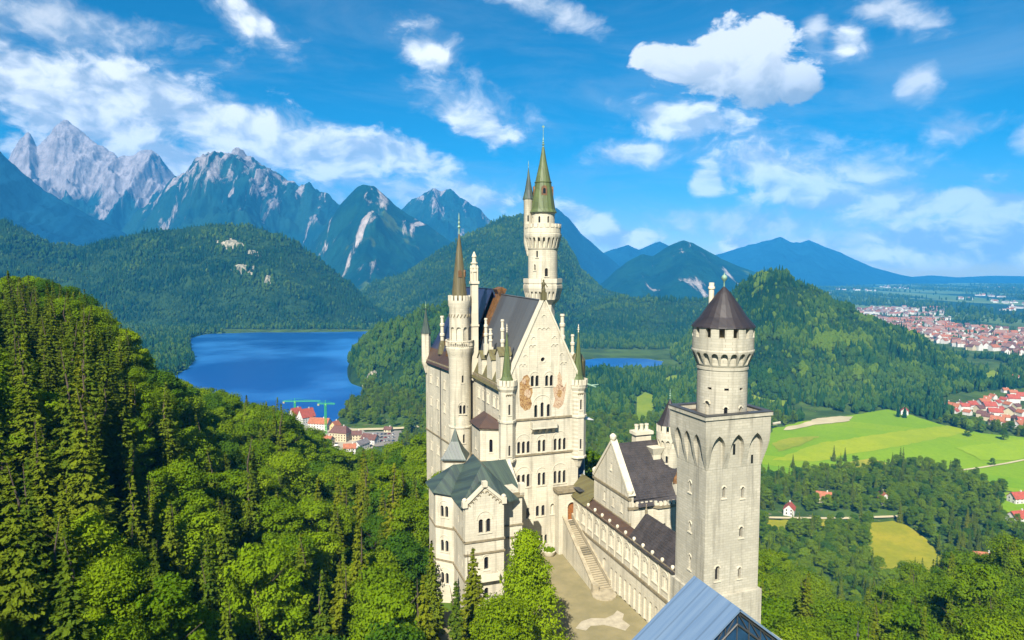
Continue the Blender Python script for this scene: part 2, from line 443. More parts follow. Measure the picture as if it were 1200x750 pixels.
LAKE = [gp(x, y, LAKE_Z) for x, y in [(222, 397), (240, 391.5), (300, 389.6), (350, 389.6), (400, 389), (432, 388.5), (424, 398), (416, 412), (411, 428), (410, 440),
        (424, 452), (428, 462), (418, 472), (404, 482), (392, 495), (360, 500), (320, 492), (280, 486), (240, 476), (190, 458), (200, 443), (220, 432), (228, 422), (222, 410)]]
POND = [gp(x, y, POND_Z) for x, y in [(684, 422), (700, 420), (730, 419.6), (760, 420.6), (778, 423.5), (776, 427), (764, 430), (740, 431.6), (712, 432), (690, 431), (680, 427)]]
MEADOW = [gp(x, y, PLAIN_Z) for x, y in [(893, 520), (905, 503), (940, 494), (985, 489), (1015, 484), (1040, 480), (1062, 485), (1100, 497), (1150, 508), (1200, 513), (1300, 520), (1330, 610),
          (1200, 580), (1165, 572), (1130, 560), (1095, 549), (1055, 543), (1020, 551), (985, 552), (940, 556), (905, 560), (880, 545)]]
HAYFIELD = [gp(x, y, PLAIN_Z) for x, y in [(1019, 613), (1046, 611), (1062, 616), (1085, 632), (1108, 655), (1112, 668), (1098, 674), (1060, 678), (1028, 682), (1023, 655), (1018, 635)]]
HAYSTRIP = [gp(x, y, PLAIN_Z) for x, y in [(898, 610), (1015, 609.5), (1015, 616), (1000, 620), (960, 617), (900, 622)]]
REEDS = [gp(x, y, PLAIN_Z) for x, y in [(676, 421.5), (690, 418), (715, 416), (750, 412.5), (775, 410.5), (783, 414), (788, 422), (784, 427), (770, 432), (745, 434), (712, 434.5), (684, 433), (672, 427)]]

def _interp(px, Y):
    ci = np.clip(np.searchsorted(PXC, px) - 1, 0, len(PXC) - 2)
    ly = np.log(np.clip(Y, 15, 900)); LR = np.log(YR)
    ri = np.clip(np.searchsorted(LR, ly) - 1, 0, len(YR) - 2)
    fx = np.clip((px - PXC[ci]) / (PXC[ci + 1] - PXC[ci]), 0, 1); fx = fx * fx * (3 - 2 * fx) * .5 + fx * .5
    fy = (ly - LR[ri]) / (LR[ri + 1] - LR[ri]); fy = fy * fy * (3 - 2 * fy) * .5 + fy * .5
    a, b, c, d = GT[ri, ci], GT[ri, ci + 1], GT[ri + 1, ci], GT[ri + 1, ci + 1]
    return (a + (b - a) * fx) * (1 - fy) + (c + (d - c) * fx) * fy

def dist_poly(x, y, poly):
    d = np.full(np.shape(x), 1e9)
    for i in range(len(poly)):
        ax, ay = poly[i]; bx, by = poly[(i + 1) % len(poly)]
        t = np.clip(((x - ax) * (bx - ax) + (y - ay) * (by - ay)) / ((bx - ax) ** 2 + (by - ay) ** 2 + 1e-9), 0, 1)
        d = np.minimum(d, np.hypot(x - ax - t * (bx - ax), y - ay - t * (by - ay)))
    return np.where(inpoly(x, y, poly), -d, d)

def ground_z(x, y):
    x, y = np.asarray(x, float), np.asarray(y, float)
    Y = np.maximum(y, 15.0)
    px = 600 + 800 * x / Y
    z = _interp(px, Y)
    n = fbm(x / 45, y / 45, 3, 4) * 3.0
    castle = np.exp(-((x - 10) ** 2 + (y - 110) ** 2) / 75.0 ** 2)
    valley = np.clip((Y - 420) / 250, 0, 1)
    z = z + n * (1 - np.clip(castle * 2.5, 0, 1)) * (1 - valley)
    z = np.where(Y > 2600, z + (-226 - z) * np.clip((Y - 2600) / 1500, 0, 1), z)
    for poly, lv in ((LAKE, LAKE_Z), (POND, POND_Z)):
        d = dist_poly(x, y, poly)
        z = np.where(d < 40, np.minimum(z, lv + np.clip(d, -40, 40) * .22), z)
    return z

def ground_material():
    m, nt, b = newmat('ground_soil')
    pos = nd(nt, 'ShaderNodeNewGeometry').outputs['Position']
    s = nd(nt, 'ShaderNodeSeparateXYZ', {0: pos})
    n1 = mapr(nt, noise(nt, pos, 0.02, 6, 0.6), .35, .65)
    near = mixc(nt, n1, (0.030, 0.060, 0.010), (0.070, 0.120, 0.016))
    near = mixc(nt, mapr(nt, noise(nt, pos, 0.12, 4, 0.6), .60, .72), near, (0.16, 0.13, 0.07))
    st = comb(nt, mth(nt, 'MULTIPLY', s.outputs[0], 1.0), mth(nt, 'MULTIPLY', s.outputs[1], 0.22), 0.0)
    f = mapr(nt, noise(nt, st, 0.0016, 7, 0.62), .50, .53)
    cell = nd(nt, 'ShaderNodeTexVoronoi', {'Vector': st, 'Scale': 0.0035}).outputs['Color']
    fields = mixc(nt, nd(nt, 'ShaderNodeSeparateColor', {0: cell}).outputs[0], (0.070, 0.150, 0.060), (0.13, 0.19, 0.07))
    far = mixc(nt, f, (0.012, 0.052, 0.040), fields)
    k = mapr(nt, s.outputs[1], 2400, 3200)
    nt.links.new(mixc(nt, k, near, far), b.inputs['Base Color'])
    b.inputs['Roughness'].default_value = 1.0
    b.inputs['Specular IOR Level'].default_value = 0.1
    return m

def build_ground():
    t = np.tan(np.radians(np.linspace(-60, 60, 420)))
    Y = np.concatenate([np.linspace(-150, 20, 8), np.geomspace(26, 14800, 390)])
    Yr = np.maximum(Y, 200 * (Y < 20) + Y * (Y >= 20))
    TT, YY = np.meshgrid(t, Y)
    W = np.maximum(YY, 60.0) + 60
    XX = TT * W
    Z = ground_z(XX, YY)
    n, m = Z.shape
    V = np.stack([XX, YY, Z], -1).reshape(-1, 3)
    i = np.arange(n - 1)[:, None] * m + np.arange(m - 1)[None]
    F = np.stack([i, i + 1, i + m + 1, i + m], -1).reshape(-1, 4)
    o = mesh_np('ground', V, F, [ground_material()], smooth=True)
    tag(o, kind='structure')
build_ground()

def water_material():
    m, nt, b = newmat('lake_water')
    pos = nd(nt, 'ShaderNodeNewGeometry').outputs['Position']
    n = mapr(nt, noise(nt, pos, 0.0022, 4, 0.6), .42, .62)  # paler patches put the sheen of reflected sky into the colour
    nt.links.new(mixc(nt, n, (0.002, 0.055, 0.24), (0.03, 0.17, 0.46)), b.inputs['Base Color'])
    b.inputs['Roughness'].default_value = 0.30
    b.inputs['IOR'].default_value = 1.33
    bp = nd(nt, 'ShaderNodeBump', {'Strength': 0.5, 'Distance': 0.25, 'Height': noise(nt, vmath(nt, 'MULTIPLY', pos, (1, .5, 1)), 0.12, 5, 0.65)})
    nt.links.new(bp.outputs[0], b.inputs['Normal'])
    return m
WATER = water_material()
def sheet(name, poly, z, mat, z_from_ground=False, jag=0.0, seed=1):
    bm = bmesh.new()
    if jag:
        rr = random.Random(seed); q = []
        for i in range(len(poly)):
            a, b_ = poly[i], poly[(i + 1) % len(poly)]
            L = math.dist(a, b_); k = max(1, int(L / (jag * 4)))
            for j in range(k):
                t = j / k
                q.append((a[0] + (b_[0] - a[0]) * t + rr.uniform(-jag, jag) * (j > 0), a[1] + (b_[1] - a[1]) * t + rr.uniform(-jag, jag) * (j > 0)))
        poly = q
    bm.faces.new([bm.verts.new((x, y, z)) for x, y in poly])
    bmesh.ops.triangulate(bm, faces=bm.faces)
    bmesh.ops.recalc_face_normals(bm, faces=bm.faces)
    for f in bm.faces:
        if f.normal.z < 0: f.normal_flip()
    me = bpy.data.meshes.new(name); bm.to_mesh(me); bm.free(); me.materials.append(mat)
    o = bpy.data.objects.new(name, me); COL.objects.link(o)
    return tag(o, kind='structure')
def grow(poly, d):
    cx = sum(p[0] for p in poly) / len(poly); cy_ = sum(p[1] for p in poly) / len(poly)
    return [(cx + (x - cx) * (1 + d / max(math.dist((x, y), (cx, cy_)), 1)), cy_ + (y - cy_) * (1 + d / max(math.dist((x, y), (cx, cy_)), 1))) for x, y in poly]
sheet('lake', grow(LAKE, 3), LAKE_Z, WATER)
sheet('lake', POND, PLAIN_Z - .3, WATER, jag=6, seed=77)

def grass_mat(name, c1, c2, scale=0.03, stripe=None):
    m, nt, b = newmat(name)
    pos = nd(nt, 'ShaderNodeNewGeometry').outputs['Position']
    n = mapr(nt, noise(nt, pos, scale, 6, 0.65), .35, .65)
    col = mixc(nt, n, c1, c2)
    if stripe:
        d = nd(nt, 'ShaderNodeVectorMath', {0: pos, 1: stripe}, operation='DOT_PRODUCT').outputs['Value']
        cell = nd(nt, 'ShaderNodeTexWhiteNoise', {'W': mth(nt, 'FLOOR', d)}, noise_dimensions='1D').outputs['Value']
        col = mixc(nt, mth(nt, 'MULTIPLY', cell, 0.45), col, tuple(v * k for v, k in zip(c1, (1.6, 1.15, 1.0))))
    fine = mapr(nt, noise(nt, pos, 0.25, 4, 0.7), .4, .75)
    col = mixc(nt, mth(nt, 'MULTIPLY', fine, 0.3), col, tuple(v * .6 for v in c2))
    nt.links.new(col, b.inputs['Base Color'])
    b.inputs['Roughness'].default_value = 1.0
    b.inputs['Specular IOR Level'].default_value = 0.05
    return m
GREEN = grass_mat('meadow_grass', (0.165, 0.285, 0.006), (0.130, 0.250, 0.006), .008, (0.012, 0.02, 0))
YELL = grass_mat('mown_hay', (0.29, 0.255, 0.018), (0.21, 0.215, 0.014), .035)
LIME = grass_mat('clearing_grass', (0.20, 0.25, 0.02), (0.13, 0.20, 0.015), .02)
SAND = plain('pale_sand', (0.50, 0.42, 0.24), 1.0, .25, .03)
sheet('meadow', MEADOW, PLAIN_Z + .5, GREEN, jag=3)
sheet('hayfield', HAYFIELD, PLAIN_Z + .6, YELL, jag=2, seed=2)
sheet('hayfield', HAYSTRIP, PLAIN_Z + .6, YELL, jag=1.5, seed=3)
sheet('reed_meadow', REEDS, PLAIN_Z - .6, grass_mat('reeds', (0.26, 0.25, 0.05), (0.17, 0.21, 0.03), .012), jag=3, seed=4)
FIELDS = [[(905, 540), (960, 520), (1040, 508), (1110, 499), (1140, 506), (1060, 522), (1000, 532), (960, 541)],
          [(985, 552), (1000, 541), (1020, 538), (1040, 544), (1020, 551)],
          [(1120, 525), (1200, 516), (1260, 517), (1260, 524), (1190, 540), (1150, 540)],
          [(905, 520), (925, 514), (960, 512), (940, 522), (912, 530)]]
for i, f in enumerate(FIELDS):
    sheet('field', [gp(x, y, PLAIN_Z) for x, y in f], PLAIN_Z + .8 + .1 * i, grass_mat('field_grass', *[((0.27, 0.32, 0.010), (0.22, 0.29, 0.010)), ((0.34, 0.29, 0.03), (0.24, 0.25, 0.02)), ((0.23, 0.33, 0.010), (0.19, 0.30, 0.010)), ((0.26, 0.27, 0.02), (0.17, 0.22, 0.012))][i], .02), jag=2, seed=9 + i)
sheet('sand_pit', [gp(x, y, PLAIN_Z) for x, y in [(938, 498), (958, 491), (985, 488.5), (1000, 489), (996, 494), (975, 497), (955, 498.5), (935, 503), (918, 505), (922, 501)]], PLAIN_Z + 1.3, SAND, jag=2, seed=20)
def ribbon(name, pts, w, z, mat):
    L, Rr = [], []
    for i, p in enumerate(pts):
        a = Vector(pts[max(0, i - 1)]); b_ = Vector(pts[min(len(pts) - 1, i + 1)])
        d = (b_ - a).normalized(); n = Vector((-d.y, d.x)) * w / 2
        L.append((p[0] + n.x, p[1] + n.y)); Rr.append((p[0] - n.x, p[1] - n.y))
    return sheet(name, L + Rr[::-1], z, mat)
ribbon('road', [gp(x, y, PLAIN_Z) for x, y in [(870, 607), (930, 608), (985, 608.5), (1052, 606), (1090, 603)]], 4.5, PLAIN_Z + 1.0, SAND)
ribbon('path', [gp(x, y, PLAIN_Z) for x, y in [(1120, 553), (1150, 549), (1180, 544), (1215, 537), (1260, 530)]], 3.5, PLAIN_Z + 1.4, SAND)

# ------------------------------------------------------------------ hills and mountains
def hill_mat(name, c1, c2, rock=None, rz=(300, 900), scale=0.01, amount=.5, clear=None, streak=0.006):
    m, nt, b = newmat(name)
    pos = nd(nt, 'ShaderNodeNewGeometry').outputs['Position']
    s = nd(nt, 'ShaderNodeSeparateXYZ', {0: pos})
    n = mapr(nt, noise(nt, pos, scale, 8, 0.65), .38, .62)
    col = mixc(nt, n, c1, c2)
    if clear:
        cm = mapr(nt, noise(nt, pos, scale * .35, 5, .6), .60, .64)
        col = mixc(nt, cm, col, clear)
    if rock:
        st = comb(nt, s.outputs[0], mth(nt, 'MULTIPLY', s.outputs[1], .25), mth(nt, 'MULTIPLY', s.outputs[2], .13))
        sn = noise(nt, st, streak, 8, .66, .5)
        h = mapr(nt, s.outputs[2], rz[0], rz[1], 0, 1, False)
        k = mth(nt, 'ADD', mth(nt, 'MULTIPLY', h, amount), sn)
        msk = mapr(nt, k, .60, .68)
        crag = mapr(nt, noise(nt, pos, streak * 2.2, 9, .7), .35, .65)
        rc = mixc(nt, crag, tuple(v * .55 for v in rock), rock)
        col = mixc(nt, msk, col, rc)
    nt.links.new(col, b.inputs['Base Color'])
    b.inputs['Roughness'].default_value = 1.0
    b.inputs['Specular IOR Level'].default_value = 0.05
    bp = nd(nt, 'ShaderNodeBump', {'Strength': 1.0, 'Distance': 1.0 / scale * .12, 'Height': noise(nt, pos, scale * 1.5, 9, .7)})
    nt.links.new(bp.outputs[0], b.inputs['Normal'])
    return m

HILLS = {}
def hill(name, sil, D, Wf, Wb, base, mat, na=260, nr=90, rough=0.10, lam=400, p=1.25, crest_j=.02, label=None, seed=1, D2=None, power=None):
    sx = np.array([q[0] for q in sil], float); sy = np.array([q[1] for q in sil], float)
    a = np.linspace(sx[0], sx[-1], na)
    py = np.interp(a, sx, sy)
    k = max(3, na // 60); ker = np.hanning(k + 2)[1:-1]; ker /= ker.sum()
    pys = np.convolve(np.pad(py, k, mode='edge'), ker, 'same')[k:-k]
    py = py * .4 + pys * .6
    DD = D if D2 is None else D + (D2 - D) * (a - a[0]) / (a[-1] - a[0])
    crest = (315 - py) / 800 * DD
    s = np.concatenate([-np.linspace(1, 0, nr)[:-1] ** 1.0, np.linspace(0, 1, nr // 3)])
    S, A = np.meshgrid(s, a, indexing='ij')
    Cr = np.broadcast_to(crest, S.shape); Dm = np.broadcast_to(DD, S.shape)
    hw = np.maximum(crest - base, 0); hw = .22 + .78 * np.clip(hw / hw.max(), 0, 1) ** .8
    Y = Dm + np.where(S < 0, S * Wf, S * Wb) * hw
    X = (A - 600) / 800 * Y
    u = np.abs(S)
    prof = (1 - u) ** p
    H = np.maximum(Cr - base, 0)
    env = (u ** .6) * (1 - u) ** .5 * 2
    rg = ridged(X / lam + 3.1 * seed, Y / lam * .45, seed, 6)
    f = fbm(X / lam * 2.2, Y / lam * 2.2, seed + 50, 5)
    Z = base + H * prof + H * rough * (rg * 1.0 + f * .5) * env
    Z += H * crest_j * fbm(X / (lam * .16), Y / (lam * .6), seed + 90, 4) * (1 - u) ** 2
    Z = np.where(u > .97, np.minimum(Z, base - 3), Z)
    n, mm = Z.shape
    V = np.stack([X, Y, Z], -1).reshape(-1, 3)
    i = np.arange(n - 1)[:, None] * mm + np.arange(mm - 1)[None]
    F = np.stack([i, i + 1, i + mm + 1, i + mm], -1).reshape(-1, 4)
    o = mesh_np(name, V, F, [mat], smooth=True)
    tag(o, label, None, None, 'structure')
    HILLS[label or name] = (X, Y, Z, S)
    return o
FOREST = hill_mat('forest_floor', (0.010, 0.030, 0.010), (0.024, 0.055, 0.014), scale=.03)
TEAL = hill_mat('mountain_forest', (0.002, 0.030, 0.036), (0.008, 0.050, 0.042), (0.46, 0.40, 0.36), (100, 900), .004, .13, (0.06, 0.10, 0.03))  # forest greens shifted to blue: distant haze in the base colour, next three too
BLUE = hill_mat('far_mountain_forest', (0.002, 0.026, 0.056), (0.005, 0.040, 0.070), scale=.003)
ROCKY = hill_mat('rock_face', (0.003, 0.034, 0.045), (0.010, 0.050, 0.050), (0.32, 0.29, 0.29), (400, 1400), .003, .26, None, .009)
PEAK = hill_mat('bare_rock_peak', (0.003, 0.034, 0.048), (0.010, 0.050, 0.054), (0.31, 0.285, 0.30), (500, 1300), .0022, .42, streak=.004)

hill('hill', [(-330, 250), (-150, 236), (-60, 248), (0, 256), (30, 268), (62, 287), (100, 289), (150, 277), (200, 270), (250, 265), (290, 264), (330, 276), (370, 301), (400, 325), (425, 348), (450, 366), (480, 384), (500, 392)],
     2800, 560, 500, -207, FOREST, rough=.08, lam=260, p=1.0, label='dark forested hill beyond the lake', seed=2)
hill('hill', [(395, 392), (430, 334), (455, 326), (480, 317), (520, 292), (560, 270), (590, 258), (610, 253), (625, 256), (645, 266), (662, 282), (680, 315), (700, 335), (740, 352), (800, 372), (860, 395)],
     3500, 1300, 800, -212, FOREST, rough=.09, lam=420, p=1.05, label='tall forested hill behind the palace', seed=3)
hill('hill', [(640, 392), (690, 356), (730, 348), (780, 353), (830, 352), (870, 346), (920, 352), (980, 392)], 2700, 420, 400, -224, FOREST, rough=.10, lam=260, p=1.0, label='low forested ridge behind the small lake', seed=4)
hill('hill', [(402, 455), (409, 420), (430, 398), (468, 376), (500, 362), (560, 352), (600, 362), (635, 392), (660, 425), (680, 452)], 1360, 330, 360, -207, FOREST, rough=.09, lam=150, p=1.0, label='forested ridge on the lake shore', seed=5)
hill('hill', [(770, 430), (800, 402), (830, 372), (860, 346), (880, 332), (895, 324), (906, 321), (918, 323), (930, 331), (945, 337), (965, 346), (1000, 364), (1050, 388), (1100, 410), (1135, 432), (1152, 450), (1170, 468)],
     1850, 560, 500, -227, FOREST, rough=.075, lam=180, p=1.0, label='round forested hill beside the green meadow', seed=6, D2=1430)
# mountains, from near to far
hill('mountain', [(300, 338), (340, 322), (370, 284), (400, 243), (418, 222), (428, 217), (440, 220), (470, 246), (500, 264), (530, 284), (560, 305), (600, 330)], 5600, 1900, 1200, -230, TEAL, rough=.16, lam=700, p=1.15, label='cone shaped blue green mountain with a pale scree scar', seed=7)
hill('mountain', [(60, 335), (110, 306), (140, 276), (165, 250), (190, 230), (210, 212), (225, 200), (238, 190), (250, 183), (262, 184), (285, 179), (300, 184), (312, 192), (325, 202), (340, 212), (355, 224), (366, 219), (376, 222), (400, 240), (430, 262), (480, 300), (520, 330)],
     6700, 2300, 1400, -230, ROCKY, rough=.26, lam=620, p=1.1, crest_j=.07, label='broad rocky mountain streaked with scree', seed=8, na=420, nr=120)
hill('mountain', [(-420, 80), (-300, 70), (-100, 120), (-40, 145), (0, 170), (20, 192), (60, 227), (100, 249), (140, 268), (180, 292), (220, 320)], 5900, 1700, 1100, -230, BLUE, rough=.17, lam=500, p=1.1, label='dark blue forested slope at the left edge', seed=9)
hill('mountain', [(-80, 260), (-20, 235), (10, 205), (22, 184), (32, 170), (43, 161), (52, 172), (62, 168), (72, 155), (84, 149), (93, 150), (106, 160), (118, 167), (130, 176), (145, 188), (158, 186), (172, 182), (184, 179), (193, 186), (205, 202), (225, 222), (255, 250), (300, 300)],
     8400, 2200, 1500, -230, PEAK, rough=.24, lam=560, p=1.0, crest_j=.03, label='jagged bare rock peaks under the cloud', seed=10, na=420, nr=120)
hill('mountain', [(430, 300), (470, 246), (488, 233), (500, 229), (510, 222), (518, 226), (530, 223), (540, 232), (552, 240), (580, 262), (620, 300)], 7900, 2000, 1400, -230, ROCKY, rough=.22, lam=560, p=1.1, crest_j=.04, label='pointed grey mountain left of the tall tower', seed=11)
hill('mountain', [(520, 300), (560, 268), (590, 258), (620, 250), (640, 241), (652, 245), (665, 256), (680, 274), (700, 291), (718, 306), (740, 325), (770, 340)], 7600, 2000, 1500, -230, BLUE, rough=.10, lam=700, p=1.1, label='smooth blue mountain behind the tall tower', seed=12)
hill('mountain', [(660, 350), (700, 336), (720, 318), (735, 306), (752, 298), (764, 300), (778, 291), (790, 285), (799, 282), (810, 285), (825, 293), (845, 304), (870, 314), (900, 324), (940, 345)], 5400, 1500, 1200, -230, TEAL, rough=.15, lam=550, p=1.1, label='blue green twin topped mountain over the small lake', seed=13)
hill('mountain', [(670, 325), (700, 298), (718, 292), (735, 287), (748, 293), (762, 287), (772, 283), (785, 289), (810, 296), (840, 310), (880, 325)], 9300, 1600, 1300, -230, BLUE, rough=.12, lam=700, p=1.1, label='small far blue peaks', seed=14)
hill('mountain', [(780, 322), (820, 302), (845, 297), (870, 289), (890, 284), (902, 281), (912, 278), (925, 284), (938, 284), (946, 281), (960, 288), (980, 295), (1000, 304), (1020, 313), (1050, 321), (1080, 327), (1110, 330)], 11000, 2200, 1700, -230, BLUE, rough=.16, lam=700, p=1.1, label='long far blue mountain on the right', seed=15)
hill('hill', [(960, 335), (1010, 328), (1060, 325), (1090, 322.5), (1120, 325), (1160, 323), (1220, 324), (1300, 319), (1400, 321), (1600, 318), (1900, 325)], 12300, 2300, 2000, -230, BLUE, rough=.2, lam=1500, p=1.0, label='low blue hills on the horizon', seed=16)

# bare crags: rough rock breaking through the wooded slopes
def hill_index(lab, px, py):
    X, Y, Z, S = HILLS[lab]
    yc = Y * math.cos(PITCH) - Z * math.sin(PITCH); zc = Y * math.sin(PITCH) + Z * math.cos(PITCH)
    d = np.where(S < -.02, (600 + 800 * X / yc - px) ** 2 + (375 - 800 * zc / yc - py) ** 2, 1e9)
    k = np.unravel_index(np.argmin(d), d.shape)
    return k
CRAGS = []
def crag(label, lab, px, py, w, h, up, seed):
    """w metres across the slope, h metres up it; a steep broken face that stands out of the hill by `up` metres"""
    X, Y, Z, S = HILLS[lab]
    i, j = hill_index(lab, px, py)
    c = np.array([X[i, j], Y[i, j], Z[i, j]])
    a = np.array([X[i, j + 1] - X[i, j - 1], Y[i, j + 1] - Y[i, j - 1], Z[i, j + 1] - Z[i, j - 1]]); a[2] *= .3; a /= np.linalg.norm(a)
    b = np.array([X[i + 2, j] - X[i - 2, j], Y[i + 2, j] - Y[i - 2, j], Z[i + 2, j] - Z[i - 2, j]]); b /= np.linalg.norm(b)
    n = np.cross(a, b); n /= np.linalg.norm(n)
    if n[1] > 0: n = -n
    N = 64
    u, v = np.meshgrid(np.linspace(-1.3, 1.3, N), np.linspace(-1.3, 1.3, N), indexing='ij')
    rad = np.hypot(u, v) + .45 * fbm(u * 1.6 + seed, v * 1.6, seed, 4)
    lift = up * np.clip(1 - rad, -1.5, 1) * 1.6 + up * .55 * ridged(u * 2.4 + seed, v * .8, seed + 3, 5) * np.clip(1.15 - rad, 0, 1) - up * .15
    P = c + u[..., None] * a * w / 2 + v[..., None] * b * h / 2 + lift[..., None] * n
    q = np.arange(N - 1)[:, None] * N + np.arange(N - 1)[None]
    F = np.stack([q, q + N, q + N + 1, q + 1], -1).reshape(-1, 4)
    o = mesh_np('rock_cliff', P.reshape(-1, 3), F, [MT['rock']])
    tag(o, label, None, None, 'structure')
    CRAGS.append((c, a, b, w / 2 * .55, h / 2 * .55))
LS, DH = 'forested ridge on the lake shore', 'dark forested hill beyond the lake'
crag('pale cliff dropping to the lake shore', LS, 437, 441, 26, 60, 7, 3)
crag('small pale rock at the foot of the lake cliff', LS, 428, 455, 16, 24, 4, 4)
crag('grey crag near the top of the dark hill', DH, 270, 287, 120, 95, 10, 5)
crag('broken crag in the middle of the dark hill', DH, 280, 316, 80, 60, 8, 6)
crag('narrow pale crag lowest on the dark hill', DH, 315, 329, 42, 85, 9, 7)
crag('thin rock band beside the top crag of the dark hill', DH, 292, 296, 60, 40, 6, 8)

# ------------------------------------------------------------------ the castle
# Castle axes: v to the right along the front of the palace, u away from the camera along its length, z up.
BETA = R(19.5)
CB, SB = math.cos(BETA), math.sin(BETA)
def world(v, u, z=0.0):
    return (v * CB - u * SB, v * SB + u * CB, z)

def islands(bm):
    bm.verts.ensure_lookup_table(); bm.verts.index_update()
    seen, out = set(), []
    for v in bm.verts:
        if v.index in seen: continue
        st, cur = [v], set()
        while st:
            x = st.pop()
            if x.index in cur: continue
            cur.add(x.index); st.extend(e.other_vert(x) for e in x.link_edges)
        seen |= cur; out.append(cur)
    # join islands that touch
    bx = []
    for c in out:
        P = [bm.verts[i].co for i in c]
        bx.append(([min(p[k] for p in P) for k in range(3)], [max(p[k] for p in P) for k in range(3)]))
    par = list(range(len(out)))
    def f(i):
        while par[i] != i: i = par[i]
        return i
    for i in range(len(out)):
        for j in range(i):
            if all(bx[i][0][k] <= bx[j][1][k] + .05 and bx[j][0][k] <= bx[i][1][k] + .05 for k in range(3)): par[f(i)] = f(j)
    g = {}
    for i, c in enumerate(out): g.setdefault(f(i), set()).update(c)
    return list(g.values())

class Thing:
    def __init__(s, name, label, cat, base, group=None):
        o = bpy.data.objects.new(name, None)
        o.empty_display_size = 2
        COL.objects.link(o)
        o.location = world(*base); o.rotation_euler = (0, 0, BETA)
        tag(o, label, cat, group)
        s.root, s.base = o, Vector(base)
        s.cut = {}
    SPLIT = {'string_course', 'gable_coping', 'downpipe', 'chimney', 'lesene', 'colonnette', 'roof_skirt'}
    def part(s, name, bm, mats, parent=None, label=None, smooth=None):
        if name in s.SPLIT:
            isl = islands(bm)
            if len(isl) > 1:
                o = None
                for keep in isl:
                    b2 = bm.copy(); b2.verts.ensure_lookup_table()
                    kill = [b2.verts[i] for i in range(len(b2.verts)) if i not in keep]
                    bmesh.ops.delete(b2, geom=kill, context='VERTS')
                    o = s._part(name, b2, mats, parent, label, smooth)
                bm.free()
                return o
        return s._part(name, bm, mats, parent, label, smooth)
    def _part(s, name, bm, mats, parent=None, label=None, smooth=None):
        if not isinstance(mats, (list, tuple)): mats = [mats]
        bmesh.ops.remove_doubles(bm, verts=bm.verts, dist=1e-4)
        bmesh.ops.recalc_face_normals(bm, faces=bm.faces)
        bmesh.ops.translate(bm, verts=bm.verts, vec=-s.base)
        me = bpy.data.meshes.new(name)
        bm.to_mesh(me); bm.free()
        for m in mats: me.materials.append(MT[m] if isinstance(m, str) else m)
        if smooth:
            me.polygons.foreach_set('use_smooth', np.ones(len(me.polygons), bool))
            me.set_sharp_from_angle(angle=R(smooth))
        o = bpy.data.objects.new(name, me)
        COL.objects.link(o)
        o.parent = parent or s.root
        if label: o['label'] = label
        return o
    def carve(s, obj, key):
        bm = s.cut.pop(key, None)
        if bm is None: return
        bmesh.ops.recalc_face_normals(bm, faces=bm.faces)
        bmesh.ops.translate(bm, verts=bm.verts, vec=-s.base)
        me = bpy.data.meshes.new('c'); bm.to_mesh(me); bm.free()
        co = bpy.data.objects.new('c', me); COL.objects.link(co)
        co.parent = s.root
        md = obj.modifiers.new('b', 'BOOLEAN'); md.object = co; md.operation = 'DIFFERENCE'; md.solver = 'EXACT'
        dg = bpy.context.evaluated_depsgraph_get()
        dg.update()
        new = bpy.data.meshes.new_from_object(obj.evaluated_get(dg))
        obj.modifiers.clear()
        old = obj.data; obj.data = new; nm = old.name
        bpy.data.meshes.remove(old); new.name = nm
        bpy.data.objects.remove(co); bpy.data.meshes.remove(me)

B = bmesh.new
def box(bm, v0, v1, u0, u1, z0, z1):
    prism(bm, [(v0, u0), (v1, u0), (v1, u1), (v0, u1)], z0, z1)
def ringface(bm, rings, cap=True):
    vs = [[bm.verts.new(p) for p in r] for r in rings]
    n = len(vs[0])
    for a, b in zip(vs, vs[1:]):
        for i in range(n):
            j = (i + 1) % n
            q = [a[i], a[j], b[j], b[i]]
            bm.faces.new(q)
    if cap:
        bm.faces.new(vs[0][::-1]); bm.faces.new(vs[-1])
def prism(bm, poly, z0, z1):
    ringface(bm, [[(v, u, z0) for v, u in poly], [(v, u, z1) for v, u in poly]])
def extr(bm, pts, vec):
    ringface(bm, [pts, [tuple(a + b for a, b in zip(p, vec)) for p in pts]])
def ngon(c, r, n, ph=0.0):
    return [(c[0] + r * math.cos(2 * math.pi * i / n + ph), c[1] + r * math.sin(2 * math.pi * i / n + ph)) for i in range(n)]
def lathe(bm, c, prof, n=24, ph=0.0, close=False):
    """prof: (r, z) from the bottom up; closed ends"""
    rings = []
    for r, z in prof:
        rings.append([(v, u, z) for v, u in ngon(c, max(r, 0.004), n, ph)])
    if close: rings.append(rings[0])
    ringface(bm, rings, cap=not close)
def tube(bm, a, b, r, n=6, r2=None):
    a, b = Vector(a), Vector(b)
    d = (b - a).normalized()
    x = d.orthogonal().normalized(); y = d.cross(x)
    r2 = r if r2 is None else r2
    ringface(bm, [[tuple(p + (x * math.cos(t) + y * math.sin(t)) * rr) for t in [2 * math.pi * i / n for i in range(n)]] for p, rr in ((a, r), (b, r2))])
def offset_poly(poly, d):
    """outward offset of a convex ccw or cw polygon"""
    n = len(poly); ar = sum(poly[i][0] * poly[(i + 1) % n][1] - poly[(i + 1) % n][0] * poly[i][1] for i in range(n))
    s = 1 if ar > 0 else -1
    out = []
    for i in range(n):
        p0, p1, p2 = Vector(poly[i - 1]), Vector(poly[i]), Vector(poly[(i + 1) % n])
        e1, e2 = (p1 - p0).normalized(), (p2 - p1).normalized()
        n1, n2 = Vector((e1.y, -e1.x)) * s, Vector((e2.y, -e2.x)) * s
        m = (n1 + n2); m = m / max(m.length_squared, 1e-6) * 2
        out.append(tuple(p1 + m * d))
    return out
def band(bm, poly, z, h, d):
    """a moulding that runs round a footprint"""
    a, b = offset_poly(poly, -0.3), offset_poly(poly, d)
    prism_ring(bm, a, b, z, z + h)
